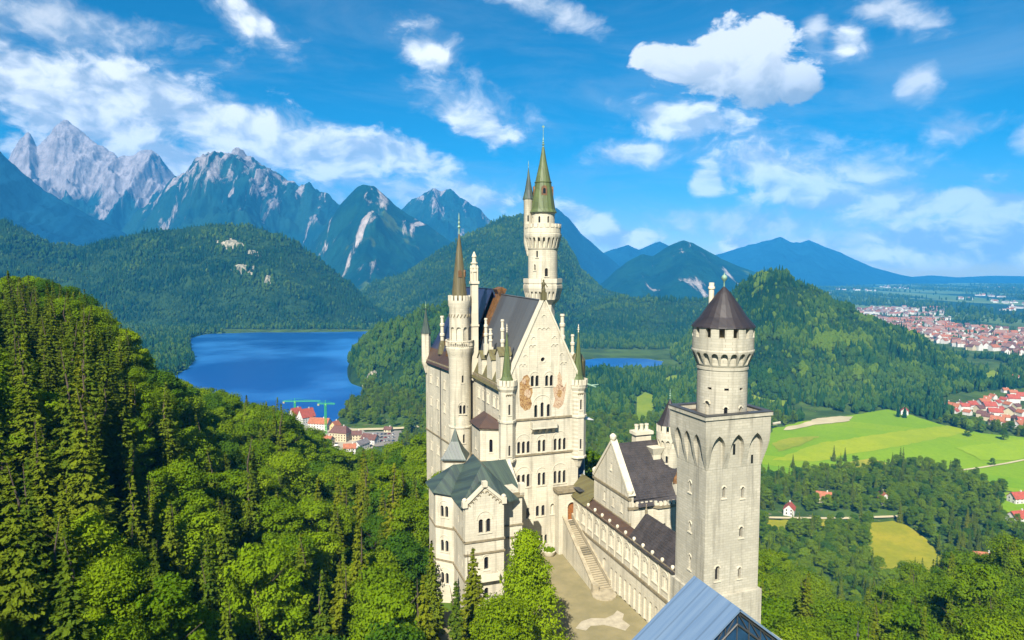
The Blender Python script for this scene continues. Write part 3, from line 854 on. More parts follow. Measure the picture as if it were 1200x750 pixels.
def prism_ring(bm, inner, outer, z0, z1):
    rings = [[(v, u, z0) for v, u in inner], [(v, u, z0) for v, u in outer], [(v, u, z1) for v, u in outer], [(v, u, z1) for v, u in inner]]
    ringface(bm, rings + [rings[0]], cap=False)
def face(bm, pts):
    bm.faces.new([bm.verts.new(p) for p in pts])
def slab(bm, pts, t):
    """a roof plane of thickness t, pts counter-clockwise seen from above"""
    a, b, c = (Vector(p) for p in pts[:3])
    n = (b - a).cross(c - a).normalized()
    if n.z < 0: n = -n
    extr(bm, [tuple(p) for p in pts], tuple(-n * t))

FRONT, LEFT, RIGHT, BACK = (0, -1), (-1, 0), (1, 0), (0, 1)
def opening_profile(w, h, style, seg=6):
    """points (along, up) of one opening, centre bottom at 0,0"""
    if style == 'flat':
        return [(-w / 2, 0), (w / 2, 0), (w / 2, h), (-w / 2, h)]
    pts = [(-w / 2, 0), (w / 2, 0)]
    if style == 'round':
        hs = h - w / 2
        pts += [(w / 2 * math.cos(t), hs + w / 2 * math.sin(t)) for t in [math.pi * i / seg for i in range(seg + 1)]]
    else:  # pointed
        hs = h - w * 0.95
        pts += [(w / 2 - w * (1 - math.cos(t)), hs + w * math.sin(t) * 1.05) for t in [math.acos(0.5) * i / seg for i in range(seg + 1)]]
        pts += [(-w / 2 + w * (1 - math.cos(t)), hs + w * math.sin(t) * 1.05) for t in [math.acos(0.5) * i / seg for i in range(seg - 1, -1, -1)]]
    return pts
def place(c, n, pts, off):
    t = (-n[1], n[0])
    return [(c[0] + a * t[0] + n[0] * off, c[1] + a * t[1] + n[1] * off, c[2] + z) for a, z in pts]
def cutter(T, key, c, n, pts, depth, out=0.6):
    bm = T.cut.setdefault(key, bmesh.new())
    extr(bm, place(c, n, pts, out), (-n[0] * (depth + out), -n[1] * (depth + out), 0))
def window(T, key, c, n, w=0.7, h=2.4, k=1, gap=0.35, style='round', depth=0.5, hood=None, sill=True, parent=None, glass='glass', top=0.0, frame_mat='trim'):
    """c: middle of the sill on the wall's face; k lights side by side. Cuts the wall, sets a pane deep in the opening and a stone frame."""
    pane, fr, sb = B(), B(), B()
    t = (-n[1], n[0])
    xs = [(i - (k - 1) / 2) * (w + gap) for i in range(k)]
    for i, x in enumerate(xs):
        hh = h + (top if k == 3 and i == 1 else 0)
        cc = (c[0] + x * t[0], c[1] + x * t[1], c[2])
        pts = opening_profile(w, hh, style)
        cutter(T, key, cc, n, pts, depth)
        big = [(a * 1.06, z * 1.02 - 0.02) for a, z in pts]
        extr(pane, place(cc, n, big, -depth + 0.06), (-n[0] * 0.03, -n[1] * 0.03, 0))
    half = xs[-1] + w / 2
    if sill:
        p = [(-half - 0.25, -0.22), (half + 0.25, -0.22), (half + 0.25, -0.01), (-half - 0.25, -0.01)]
        extr(sb, place(c, n, p, 0.16), (-n[0] * 0.30, -n[1] * 0.30, 0))
    for a, b in zip(xs, xs[1:]):
        m = (a + b) / 2
        p0 = place(c, n, [(m, 0.0), (m, h - w * 0.35)], 0.04)
        tube(fr, p0[0], p0[1], 0.13, 6)
        cp = [(m - 0.2, h - w * 0.5), (m + 0.2, h - w * 0.5), (m + 0.2, h - w * 0.3), (m - 0.2, h - w * 0.3)]
        extr(fr, place(c, n, cp, 0.10), (-n[0] * 0.3, -n[1] * 0.3, 0))
    if hood:
        if hood == 'each':
            arcs = [(x, w / 2 + 0.02, h - w / 2, 0.2) for x in xs]
        else:
            rr = half + 0.30
            arcs = [(0.0, rr, max(h - w * 0.7, 0.5) + hood, 0.16)]
        for x, rr, z0, tk in arcs:
            N = 10
            inn = [(x + rr * math.cos(math.pi * i / N), z0 + rr * math.sin(math.pi * i / N)) for i in range(N + 1)]
            out = [(x + (rr + tk) * math.cos(math.pi * i / N), z0 + (rr + tk) * math.sin(math.pi * i / N)) for i in range(N + 1)]
            for i in range(N):
                extr(fr, place(c, n, [inn[i], out[i], out[i + 1], inn[i + 1]], 0.11), (-n[0] * 0.2, -n[1] * 0.2, 0))
    pn = T.part('window', pane, glass, parent)
    for nm, b in (('frame', fr), ('sill', sb)):
        if len(b.verts):
            fo = T.part(nm, b, frame_mat, pn)
            if parent is not None: fo.parent = parent
        else:
            b.free()
    return pn
def merlons(bm, poly, z, h, w, gap, th):
    """rectangular merlons along a closed footprint"""
    n = len(poly)
    for i in range(n):
        p0, p1 = Vector(poly[i]), Vector(poly[(i + 1) % n])
        L = (p1 - p0).length; d = (p1 - p0) / L
        k = max(1, round((L + gap) / (w + gap)))
        st = L / k
        for j in range(k):
            a = p0 + d * (j * st + (st - w) / 2); b = a + d * w
            nn = Vector((d.y, -d.x)) * th
            prism(bm, [tuple(a - nn / 2), tuple(b - nn / 2), tuple(b + nn / 2), tuple(a + nn / 2)], z, z + h)
def round_merlons(bm, c, r, z, h, n, frac, th):
    for i in range(n):
        a0 = 2 * math.pi * (i + (1 - frac) / 2) / n; a1 = 2 * math.pi * (i + (1 + frac) / 2) / n
        am = (a0 + a1) / 2
        poly = [(c[0] + rr * math.cos(a), c[1] + rr * math.sin(a)) for rr, a in ((r - th, a0), (r, a0), (r / math.cos((a1 - a0) / 4) if 0 else r, am), (r, a1), (r - th, a1), (r - th, am))]
        prism(bm, poly, z, z + h)
def radial_niches(T, key, c, r, z, w, h, n, depth, style='round', a0=0.0):
    for i in range(n):
        a = a0 + 2 * math.pi * i / n
        nn = (math.cos(a), math.sin(a))
        cutter(T, key, (c[0] + r * nn[0], c[1] + r * nn[1], z), nn, opening_profile(w, h, style, 5), depth)
def finial(bm, c, z, h, r=0.22):
    lathe(bm, c, [(r * .5, z), (r * .35, z + h * .25), (r, z + h * .33), (r * .3, z + h * .42), (r * .75, z + h * .52), (r * .2, z + h * .62), (r * .45, z + h * .7), (0.03, z + h)], 8)
def spire_prof(r, z0, z1, flare=0.25, fz=0.12):
    H = z1 - z0
    return [(r, z0), (r * (1 - flare), z0 + H * fz), (r * (1 - flare) * 0.5, z0 + H * (fz + (1 - fz) * 0.5)), (0.03, z1)]
def chimney(T, name, c, z0, z1, r=0.55, parent=None):
    bm = B()
    H = z1 - z0
    box(bm, c[0] - r * 1.3, c[0] + r * 1.3, c[1] - r * 1.3, c[1] + r * 1.3, z0, z0 + H * 0.30)
    lathe(bm, c, [(r, z0 + H * 0.29), (r, z0 + H * 0.50), (r * 1.35, z0 + H * 0.52), (r * 1.35, z0 + H * 0.57), (r * .95, z0 + H * .59), (r * .95, z0 + H * 0.74),
                  (r * 1.3, z0 + H * .76), (r * 1.3, z0 + H * .81), (r * .85, z0 + H * .83), (r * .8, z0 + H * .95), (r * 1.1, z0 + H * .96), (r * 1.0, z1)], 10)
    return T.part(name, bm, 'trim', parent)

# ================================================================== palace
PF = 148.0
T = Thing('palace_building', 'tall cream palace with a steep murals gable, grey blue roofs and many arched windows', 'palace', (60.4, 165, -70))
ridge_v, eave_l, eave_r, ez, rz = 60.35, 51.3, 69.4, -27.6, -7.2
# front block, with the gable in one piece with the front wall
bm = B(); prism(bm, [(51.3, PF + 1.2), (69.4, PF + 1.2), (69.4, 183), (51.3, 183)], -92, ez)
side = T.part('side_wall', bm, 'cream')
bm = B()
extr(bm, [(51.3, PF, -92), (69.4, PF, -92), (69.4, PF, -26.0), (ridge_v, PF, -6.9), (51.3, PF, -26.0)], (0, 1.25, 0))
front = T.part('front_wall', bm, 'cream')
# rear block, turned a little more to the left
ra = R(6.2)
rd, rn = (-math.sin(ra), math.cos(ra)), (math.cos(ra), math.sin(ra))
J = (48.9, 179.0)
def rear(a, b): return (J[0] + rn[0] * a + rd[0] * b, J[1] + rn[1] * a + rd[1] * b)
bm = B(); prism(bm, [rear(0, 0), rear(19, 0), rear(19, 31), rear(0, 31)], -100, -28.0)
rearw = T.part('rear_wall', bm, 'cream')
LN = (-rn[0], -rn[1])
# string courses
bm = B()
for z, d in ((-35.5, .28), (-44.0, .28)):
    box(bm, 51.2, 69.5, PF - d, PF + .3, z, z + .42)
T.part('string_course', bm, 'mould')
bm = B()
for z, d, h in ((-40.6, .22, .4), (-28.5, .5, .8)):
    box(bm, 51.3 - d, 51.5, PF + 2, 183, z, z + h)
    p = [rear(-d, 3), rear(.2, 3), rear(.2, 31 + d), rear(-d, 31 + d)]
    prism(bm, p, z - (10 if z < -35 else .2), z - (10 if z < -35 else .2) + h)
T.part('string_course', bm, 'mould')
# gable coping
bm = B()
for s in (-1, 1):
    e = ridge_v + s * 9.05
    extr(bm, [(e, PF - .25, -26.3), (ridge_v, PF - .25, -7.0), (ridge_v, PF - .25, -6.2), (e + s * .45, PF - .25, -26.0)], (0, 1.7, 0))
T.part('gable_coping', bm, 'trim')
# blind stepped arcade on the gable: shallow raised lesenes with little round arches
bm = B()
def little_arches(bm, v0, v1, z, k, n=FRONT, u=PF, r=0.42):
    for i in range(k):
        cx = v0 + (v1 - v0) * (i + .5) / k
        N = 6
        for j in range(N):
            a, b = math.pi * j / N, math.pi * (j + 1) / N
            q = [(cx + r * math.cos(a), z + r * math.sin(a)), (cx + (r + .2) * math.cos(a), z + (r + .2) * math.sin(a)),
                 (cx + (r + .2) * math.cos(b), z + (r + .2) * math.sin(b)), (cx + r * math.cos(b), z + r * math.sin(b))]
            extr(bm, [(x, u - .14, zz) for x, zz in q], (0, .2, 0))
little_arches(bm, 58.7, 62.0, -14.2, 3); little_arches(bm, 56.6, 58.5, -18.2, 2); little_arches(bm, 62.3, 64.2, -18.2, 2)
little_arches(bm, 54.2, 55.9, -22.6, 2); little_arches(bm, 64.7, 66.4, -22.6, 2)
little_arches(bm, 59.9, 60.8, -11.2, 1); little_arches(bm, 57.3, 58.2, -16.3, 1); little_arches(bm, 62.6, 63.5, -16.3, 1)
little_arches(bm, 55.3, 56.2, -20.4, 1); little_arches(bm, 64.5, 65.4, -20.4, 1)
for v, z0, z1 in ((58.6, -23, -14.2), (62.05, -23, -14.2), (56.5, -24, -18.2), (64.25, -24, -18.2), (54.1, -30, -22.6), (66.5, -30, -22.6)):
    box(bm, v - .12, v + .12, PF - .10, PF + .1, z0, z1)
T.part('blind_arcade', bm, 'trim')
# front windows
W = lambda v, z, **k: window(T, 'front', (v, PF, z), FRONT, **k)
W(58.1, -27.6, w=.85, h=2.6, k=2, gap=.35, hood=.15); W(61.75, -27.7, w=.85, h=2.6, k=2, gap=.35, hood=.15)
W(60.0, -35.0, w=.85, h=3.0, k=3, gap=.75, top=.5, hood=.5)
for v, k in ((55.3, 3), (59.9, 2), (64.6, 3)):
    W(v, -43.4, w=.78, h=2.9, k=k, gap=.42, hood=.35)
    W(v, -51.5, w=.78, h=3.1, k=k, gap=.42, hood=.45)
W(56.4, -59.2, w=.85, h=2.6); W(59.6, -59.0, w=.85, h=2.6, k=2, gap=.6); W(62.7, -58.9, w=.85, h=2.6, hood='each', glass='trim')
W(56.3, -66.0, w=.8, h=2.2); W(60.5, -66.0, w=.7, h=2.3, k=2, gap=.4)
# round window
cc = (60.1, PF, -21.3)
circ = [(.52 * math.cos(2 * math.pi * i / 14), .52 * math.sin(2 * math.pi * i / 14)) for i in range(14)]
cutter(T, 'front', cc, FRONT, circ, .5)
bm = B(); extr(bm, place(cc, FRONT, [(a * 1.05, b * 1.05) for a, b in circ], -.4), (0, .04, 0))
rw = T.part('window', bm, 'glass')
bm = B()
for i in range(14):
    a, b = 2 * math.pi * i / 14, 2 * math.pi * (i + 1) / 14
    extr(bm, place(cc, FRONT, [(.55 * math.cos(a), .55 * math.sin(a)), (.8 * math.cos(a), .8 * math.sin(a)), (.8 * math.cos(b), .8 * math.sin(b)), (.55 * math.cos(b), .55 * math.sin(b))], .1), (0, .2, 0))
T.part('frame', bm, 'trim', rw)
T.carve(front, 'front')
# side windows
def sidewin(key, base, n, z, **k): window(T, key, (*base, z), n, **k)
for u in (154.5, 158.0, 163.0, 167.0, 171.0):
    for z, h in ((-33.8, 2.6), (-40.0, 2.8), (-48.0, 2.8), (-55.5, 2.6)):
        if 150 < u < 166 and z < -34 and z > -50: continue
        sidewin('side', (51.3, u), LEFT, z, w=.75, h=h, k=2 if z > -50 else 1, hood='each')
T.carve(side, 'side')
for b in (9, 14, 20, 26):
    for z, h, k in ((-35.0, 2.4, 2), (-42.0, 2.6, 2), (-48.6, 2.4, 1), (-56.0, 2.5, 2), (-64.0, 2.4, 2)):
        sidewin('rear', rear(0, b), LN, z, w=.7, h=h, k=k, hood='each')
T.carve(rearw, 'rear')
bm = B()
for b in (17.2,): tube(bm, (*rear(-.15, b), -90), (*rear(-.15, b), -29), .13)
tube(bm, (51.15, 165.2, -60), (51.15, 165.2, -28.5), .12)
T.part('downpipe', bm, 'metal')
# roofs
bm = B()
slab(bm, [(50.5, PF + 1.3, -29.0), (53.2, PF + 1.3, -23.0), (53.2, 181, -23.0), (50.5, 181, -29.0)][::-1], .3)
T.part('roof_skirt', bm, 'mossbrown')
bm = B()
slab(bm, [(53.0, PF + 1.3, -23.2), (53.0, 181, -23.2), (ridge_v, 181, -6.8), (ridge_v, PF + 1.3, -7.2)], .35)
slab(bm, [(70.3, PF + 1.3, -28.8), (70.3, 181, -28.8), (ridge_v, 181, -6.8), (ridge_v, PF + 1.3, -7.2)], .35)
roof = T.part('roof', bm, 'slateblue')
bm = B()   # stepped fire wall between the two roofs, copper clad
slab(bm, [(51.6, 178.8, -25.0), (51.6, 182.4, -25.0), (ridge_v, 182.4, -5.0), (ridge_v, 178.8, -5.0)], 1.6)
slab(bm, [(69.2, 178.8, -25.0), (69.2, 182.4, -25.0), (ridge_v, 182.4, -5.0), (ridge_v, 178.8, -5.0)], 1.6)
T.part('fire_wall', bm, 'rust')
rid0, rid1 = rear(9.5, 1), rear(9.5, 22)
bm = B()
E0, E1, E2, E3 = rear(-.8, 0), rear(-.8, 31.8), rear(19.8, 31.8), rear(19.8, 0)
def lerp(a, b, t): return tuple(x + (y - x) * t for x, y in zip(a, b))
def z3(p, z): return (p[0], p[1], z)
low = -29.0; mid = -24.5
M0, M1, M2, M3 = rear(1.2, 0), rear(1.2, 29.4), rear(17.8, 29.4), rear(17.8, 0)
slab(bm, [z3(M0, mid), z3(M1, mid), z3(rid1, -5.4), z3(rid0, -5.4)], .3)
slab(bm, [z3(M3, mid), z3(M2, mid), z3(rid1, -5.4), z3(rid0, -5.4)], .3)
slab(bm, [z3(M1, mid), z3(M2, mid), z3(rid1, -5.4)], .3)
rroof = T.part('roof', bm, 'bluemetal', label='dark blue rear roof of the palace')
bm = B()
slab(bm, [z3(E0, low), z3(E1, low), z3(M1, mid + .1), z3(M0, mid + .1)], .3)
slab(bm, [z3(E1, low), z3(E2, low), z3(M2, mid + .1), z3(M1, mid + .1)], .3)
T.part('roof_skirt', bm, 'brownroof')
# dormers
def dormer(c, z, w=1.3, h=2.6, d=2.6, mat='rust'):
    bm = B(); box(bm, c[0] - d * .3, c[0] + d, c[1] - w / 2, c[1] + w / 2, z, z + h)
    o = T.part('dormer', bm, mat)
    bm = B(); extr(bm, [(c[0] - d * .45, c[1] - w * .7, z + h), (c[0] - d * .45, c[1] + w * .7, z + h), (c[0] - d * .45, c[1], z + h * 1.4)], (d * 1.6, 0, 0))
    T.part('dormer_roof', bm, mat, o)
dormer((54.6, 160.0), -23.4); dormer((54.9, 156.0), -22.6); dormer((54.3, 166.5), -23.6, 1.2, 2.2)
dormer(rear(1.4, 14), -25.4, 1.4, 3.2)
# stone gablets at the eave with chimneys on them
def gablet(c, w, z0, z1, d=3.0):
    bm = B(); extr(bm, [(c[0], c[1] - w / 2, z0), (c[0], c[1] + w / 2, z0), (c[0], c[1] + w / 2, z1 - w * .45), (c[0], c[1], z1), (c[0], c[1] - w / 2, z1 - w * .45)], (d, 0, 0))
    o = T.part('gablet', bm, 'cream')
    bm = B()
    for s in (-1, 1):
        slab(bm, [(c[0] - .3, c[1] + s * (w / 2 + .25), z1 - w * .45 - .2), (c[0] + d, c[1] + s * (w / 2 + .25), z1 - w * .45 - .2), (c[0] + d, c[1], z1 + .3), (c[0] - .3, c[1], z1 + .3)], .22)
    T.part('gablet_roof', bm, 'mossbrown', o)
gablet((51.2, 154.6), 3.4, -28.4, -19.0); gablet((51.2, 161.5), 4.2, -28.4, -20.4); gablet((51.2, 169.5), 3.6, -28.4, -21.5)
chimney(T, 'chimney', (53.2, 157.2), -24.0, -12.3, .42)
chimney(T, 'chimney', (52.0, 163.0), -21.6, -15.0, .42)
chimney(T, 'chimney', (51.9, 166.6), -22.0, -12.6, .42)
chimney(T, 'chimney', (68.4, 155.6), -24.0, -11.2, .55)
chimney(T, 'chimney', (70.3, 153.6), -27.0, -16.2, .42)
c2 = rear(1.4, 19.5); chimney(T, 'chimney', c2, -26.5, -14.0, .55)
bm = B(); lathe(bm, c2, [(1.5, -25.4), (.9, -22.3), (.5, -21.2)], 8, R(22.5)); T.part('chimney_base', bm, 'mossbrown')
bm = B(); lathe(bm, (71.2, 152.4), [(1.9, -28), (1.9, -22.6), (1.0, -21.0), (.2, -20.5)], 8, R(22.5)); T.part('side_turret', bm, ['mossbrown'])
# corner turrets: octagons on corbels
def corner_turret(c, zb, ztop, corb, tipz):
    ph = R(22.5)
    r = 1.92
    bm = B(); lathe(bm, c, [(.25, corb - 3.2), (.9, corb - 2.4), (1.3, corb - 1.2), (1.75, corb - .3), (r + .22, corb - .2), (r + .22, corb + .25), (r, corb + .35),
                            (r, -35.7), (r + .25, -35.6), (r + .25, -35.1), (r, -35.0), (r, ztop - 2.6), (r + .35, ztop - 1.9), (r + .35, ztop - 1.2), (r, ztop - 1.15), (r, ztop - .6)], 8, ph)
    body = T.part('corner_turret', bm, 'cream')
    bm = B(); merlons(bm, ngon(c, r + .30, 8, ph), ztop - 1.2, 1.35, .62, .36, .35)
    T.part('parapet', bm, 'trim', body)
    for z in (-33.7, -43.3):
        key = 't%f' % (c[0] + z)
        window(T, 'tur', (c[0] + r * .924 * math.cos(R(270)), c[1] - r * .924, z), FRONT, w=.5, h=2.5, parent=body, sill=True, depth=.4)
    a = R(180); window(T, 'tur', (c[0] - r * .924, c[1], -33.7), LEFT, w=.5, h=2.5, parent=body, depth=.4)
    T.carve(body, 'tur')
    bm = B(); little = [little_arches(bm, c[0] - .75, c[0] + .75, ztop - 3.4, 3, u=c[1] - r * .924, r=.2)]
    T.part('arcade_frieze', bm, 'mould', body)
    bm = B(); lathe(bm, c, [(1.72, ztop - .55), (1.15, ztop + .9), (.62, ztop + (tipz - ztop) * .5), (.06, tipz)], 8, ph)
    T.part('spire', bm, 'copperspire', body)
    bm = B(); finial(bm, c, tipz - .3, 2.0, .30); T.part('finial', bm, 'trim', body)
corner_turret((51.3, 148.4), 0, -25.8, -44.6, -14.3)
corner_turret((69.55, 148.6), 0, -26.6, -45.4, -14.9)
# copper water spout on the right corner turret
bm = B(); tube(bm, (71.2, 147.6, -27.6), (73.4, 146.6, -28.4), .26, 6, .12); tube(bm, (72.4, 147.0, -28.0), (73.9, 146.2, -27.7), .2, 5, .06); T.part('gargoyle', bm, 'verdigris')
# statue of a standing figure on the gable
bm = B()
box(bm, 59.75, 60.95, PF - .3, PF + .9, -7.3, -5.5)
lathe(bm, (60.35, PF + .3), [(.45, -5.5), (.5, -4.9), (.34, -4.2), (.46, -3.6), (.40, -3.2), (.16, -3.05), (.24, -2.85), (.22, -2.6), (.05, -2.45)], 10)
tube(bm, (60.75, PF + .2, -3.4), (61.15, PF - .1, -4.3), .12); tube(bm, (59.95, PF + .2, -3.4), (59.7, PF - .3, -4.2), .12)
tube(bm, (59.6, PF - .35, -5.5), (59.6, PF - .35, -2.2), .05)
T.part('statue', bm, 'mossbrown')
# balcony
bm = B(); box(bm, 57.0, 63.3, PF - 1.5, PF - .02, -37.5, -37.1)
for i in range(4):
    v = 57.5 + i * 1.75
    extr(bm, [(v - .3, PF - .02, -38.9), (v - .3, PF - 1.2, -37.5), (v - .3, PF - .02, -37.5)], (.6, 0, 0))
bal = T.part('balcony', bm, 'trim')
bm = B(); box(bm, 57.0, 63.3, PF - 1.48, PF - 1.2, -37.1, -35.9); box(bm, 57.0, 57.28, PF - 1.2, PF - .02, -37.1, -35.9); box(bm, 63.02, 63.3, PF - 1.2, PF - .02, -37.1, -35.9)
T.part('parapet', bm, 'cream', bal)
# murals: painted directly on the plaster
def mural(pts, mat, extra):
    bm = B(); extr(bm, [(v, PF - .03, z) for v, z in pts], (0, .05, 0))
    o = T.part('mural', bm, mat)
    for p, m, nm in extra:
        bm = B(); extr(bm, [(v, PF - .05, z) for v, z in p], (0, .03, 0)); T.part(nm, bm, m, o)
def blobp(cx, cz, rx, rz_, seed, n=18, j=.22):
    rr = random.Random(seed)
    return [(cx + rx * math.cos(2 * math.pi * i / n) * (1 + rr.uniform(-j, j)), cz + rz_ * math.sin(2 * math.pi * i / n) * (1 + rr.uniform(-j, j))) for i in range(n)]
mural([(54.4, -31.9), (55.6, -33.2), (56.9, -32.9), (57.4, -31.6), (57.0, -30.4), (57.6, -29.0), (57.4, -27.6), (56.6, -27.0), (56.9, -25.6), (56.2, -24.7), (55.3, -25.0), (54.9, -25.9), (54.2, -26.6), (54.0, -28.5), (54.3, -30.2)], 'mural_a',
      [(blobp(56.3, -29.1, .85, .95, 3), 'mural_b', 'painted_patch'), (blobp(55.4, -26.2, .5, .7, 4), 'mural_b', 'painted_patch')])
mural([(62.7, -32.7), (64.2, -33.3), (65.3, -32.4), (65.7, -31.0), (66.0, -29.0), (66.2, -27.0), (65.6, -28.2), (65.2, -27.8), (64.9, -25.4), (64.4, -24.4), (63.9, -25.2), (63.9, -27.4), (63.2, -28.2), (62.6, -27.4), (62.9, -29.3), (63.3, -31.0)], 'mural_b',
      [(blobp(64.4, -29.6, .6, 1.0, 5), 'mural_a', 'painted_patch')])
# projecting chapel bay between the corner turret and the stair tower
bm = B(); op = [(51.2, 152.0), (46.6, 154.4), (46.6, 161.8), (51.2, 164.8)]
prism(bm, op, -92, -37.9)
ori = T.part('chapel_bay', bm, 'cream')
window(T, 'ori', (46.6, 158.1, -43.9), LEFT, w=.8, h=3.2, parent=ori)
nn = Vector((-(154.4 - 152.0), -(51.2 - 46.6))).normalized(); nn = (nn.x, nn.y)
nn = ((-(2.4)) / math.hypot(2.4, 4.6), (-4.6) / math.hypot(2.4, 4.6))
window(T, 'ori', (48.9, 153.2, -43.9), nn, w=.8, h=3.2, parent=ori)
T.carve(ori, 'ori')
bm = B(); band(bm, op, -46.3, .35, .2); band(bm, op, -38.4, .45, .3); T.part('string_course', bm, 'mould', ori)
bm = B()
ro = offset_poly(op, .6); tp = (51.2, 158.0, -34.9)
ringface(bm, [[(v, u, -38.0) for v, u in ro], [(51.25, 152.5, -36.6), (49.3, 156.4, -35.2), (49.3, 160.2, -35.2), (51.25, 164.4, -36.6)]])
T.part('roof', bm, 'brownroof', ori)
# rear corner turret
ct = rear(-.2, 30.0)
bm = B(); lathe(bm, ct, [(.3, -32.5), (1.3, -29.6), (1.42, -29.0), (1.42, -20.6), (1.55, -20.3), (1.55, -20.0)], 8, R(22.5))
rt_ = T.part('corner_turret', bm, 'cream')
bm = B(); lathe(bm, ct, [(1.72, -20.0), (1.0, -17.6), (.5, -14.8), (.05, -12.0)], 8, R(22.5)); T.part('spire', bm, 'copper', rt_)
bm = B(); finial(bm, ct, -12.2, 2.2, .2); T.part('finial', bm, 'verdigris', rt_)
# porch and door at the head of the outer stair
bm = B(); box(bm, 63.3, 69.2, 145.4, PF - .01, -68.2, -53.0)
porch = T.part('porch', bm, 'cream')
dp = (66.6, 145.4, -59.9)
cutter(T, 'porch', dp, FRONT, opening_profile(2.0, 4.3, 'round', 8), .6)
T.carve(porch, 'porch')
bm = B(); extr(bm, place(dp, FRONT, opening_profile(2.06, 4.32, 'round', 8), -.42), (0, .1, 0))
door = T.part('door', bm, 'woodbrown', porch)
bm = B()
for i in range(12):
    a, b = math.pi * i / 12, math.pi * (i + 1) / 12
    extr(bm, place(dp, FRONT, [(1.05 * math.cos(a), 3.3 + 1.05 * math.sin(a)), (1.4 * math.cos(a), 3.3 + 1.4 * math.sin(a)), (1.4 * math.cos(b), 3.3 + 1.4 * math.sin(b)), (1.05 * math.cos(b), 3.3 + 1.05 * math.sin(b))], .12), (0, .2, 0))
T.part('door_arch', bm, 'trim', porch)
bm = B(); box(bm, 62.8, 69.4, 144.9, PF - .02, -53.0, -52.3); T.part('cornice', bm, 'mould', porch)

# ================================================================== stair tower at the bend of the palace
T = Thing('stair_tower', 'slim round stair tower on the palace flank, brown needle spire above a small arcaded gallery', 'tower', (47.6, 176.5, -90))
c = (47.6, 176.5); r = 2.95
bm = B(); lathe(bm, c, [(r, -95), (r, -42.6), (r + .2, -42.5), (r + .2, -42.1), (r, -42.0), (r, -24.2), (r + .35, -22.6), (r + .8, -21.2), (r + .8, -20.9), (r + .62, -20.8), (r + .62, -20.5)], 28)
sh = T.part('shaft', bm, 'cream', smooth=35)
fd = Vector((-c[0] + 0, -c[1] + 0)).normalized()   # towards the viewer's side of the tower
def rad(cc, rr, ang): a = R(ang); n = (math.cos(a), math.sin(a)); return (cc[0] + rr * n[0], cc[1] + rr * n[1]), n
p, n = rad(c, r - .03, 268); window(T, 's', (*p, -38.6), n, w=.7, h=2.4, k=2, gap=.3, hood=.2)
p, n = rad(c, r - .02, 270); window(T, 's', (*p, -30.2), n, w=.5, h=2.0)
p, n = rad(c, r - .02, 225); window(T, 's', (*p, -47.5), n, w=.6, h=2.4)
p, n = rad(c, r - .02, 275); window(T, 's', (*p, -46.5), n, w=.6, h=2.4)
T.carve(sh, 's')
bm = B()
lathe_r = r + .72
for i in range(40):
    a = 2 * math.pi * i / 40
    tube(bm, (c[0] + lathe_r * math.cos(a), c[1] + lathe_r * math.sin(a), -20.5), (c[0] + lathe_r * math.cos(a), c[1] + lathe_r * math.sin(a), -19.2), .11, 5)
prism_ring(bm, ngon(c, lathe_r - .2, 28), ngon(c, lathe_r + .2, 28), -19.25, -18.95)
T.part('balustrade', bm, 'trim')
r2 = 2.72
bm = B(); lathe(bm, c, [(r2, -20.6), (r2, -10.4), (r2 + .32, -9.6), (r2 + .32, -8.4)], 28)
up = T.part('arcade_drum', bm, 'cream', smooth=35)
for i in range(9):
    p, n = rad(c, r2, 10 + i * 40)
    cutter(T, 'u', (*p, -20.0), n, opening_profile(1.25, 4.6, 'round'), .45)
T.carve(up, 'u')
bm = B()
for i in range(9):
    p, n = rad(c, r2 - .1, 30 + i * 40); tube(bm, (*p, -20.4), (*p, -16.2), .15)
T.part('colonnette', bm, 'trim', up)
bm = B(); rad_n = 18
for i in range(rad_n):
    p, n = rad(c, r2, i * 360 / rad_n)
    tube(bm, (*rad(c, r2 + .02, i * 20)[0], -12.9), (*rad(c, r2 + .05, i * 20 + 9)[0], -12.0), .13, 5)
T.part('frieze', bm, 'mould', up)
bm = B(); round_merlons(bm, c, r2 + .32, -8.4, 1.35, 16, .62, .35); T.part('parapet', bm, 'trim')
bm = B(); lathe(bm, c, [(2.15, -8.4), (1.95, -6.0), (1.1, 2.0), (.45, 7.4), (.12, 9.4)], 14); sp_ = T.part('spire', bm, sheet_roof('brown_spire', (0.075, 0.062, 0.026), (0.12, 0.10, 0.045), .55, .6, (1, .4, 0)))
for a in (262, 330):
    p, n = rad(c, 1.45, a)
    bm = B(); extr(bm, place((*p, -2.2), n, opening_profile(.9, 1.9, 'round'), .25), (-n[0] * .8, -n[1] * .8, 0)); T.part('dormer', bm, 'rust', sp_)
bm = B(); finial(bm, c, 9.2, 5.6, .42); T.part('finial', bm, 'verdigris')
# slender chimney shaft clasped to the tower
cc = (51.6, 176.0)
bm = B()
box(bm, 50.75, 52.45, 175.2, 176.9, -30, -4.0); box(bm, 50.55, 52.65, 175.0, 177.1, -15.4, -14.9); box(bm, 50.5, 52.7, 174.9, 177.1, -4.0, -3.3)
lathe(bm, (51.6, 176.05), [(.75, -3.3), (.75, -1.0), (1.0, -.8), (1.0, -.4), (.7, -.3), (.7, 1.2), (.95, 1.4), (.95, 1.7), (.55, 1.8), (.5, 3.0), (.7, 3.2), (.3, 4.2), (.08, 4.6)], 10)
for dv, du in ((-.7, -.7), (.7, -.7), (.7, .7), (-.7, .7)):
    lathe(bm, (51.6 + dv, 176.05 + du), [(.22, -3.3), (.22, .2), (.3, .3), (.05, 1.0)], 6)
T.part('chimney_shaft', bm, 'trim')

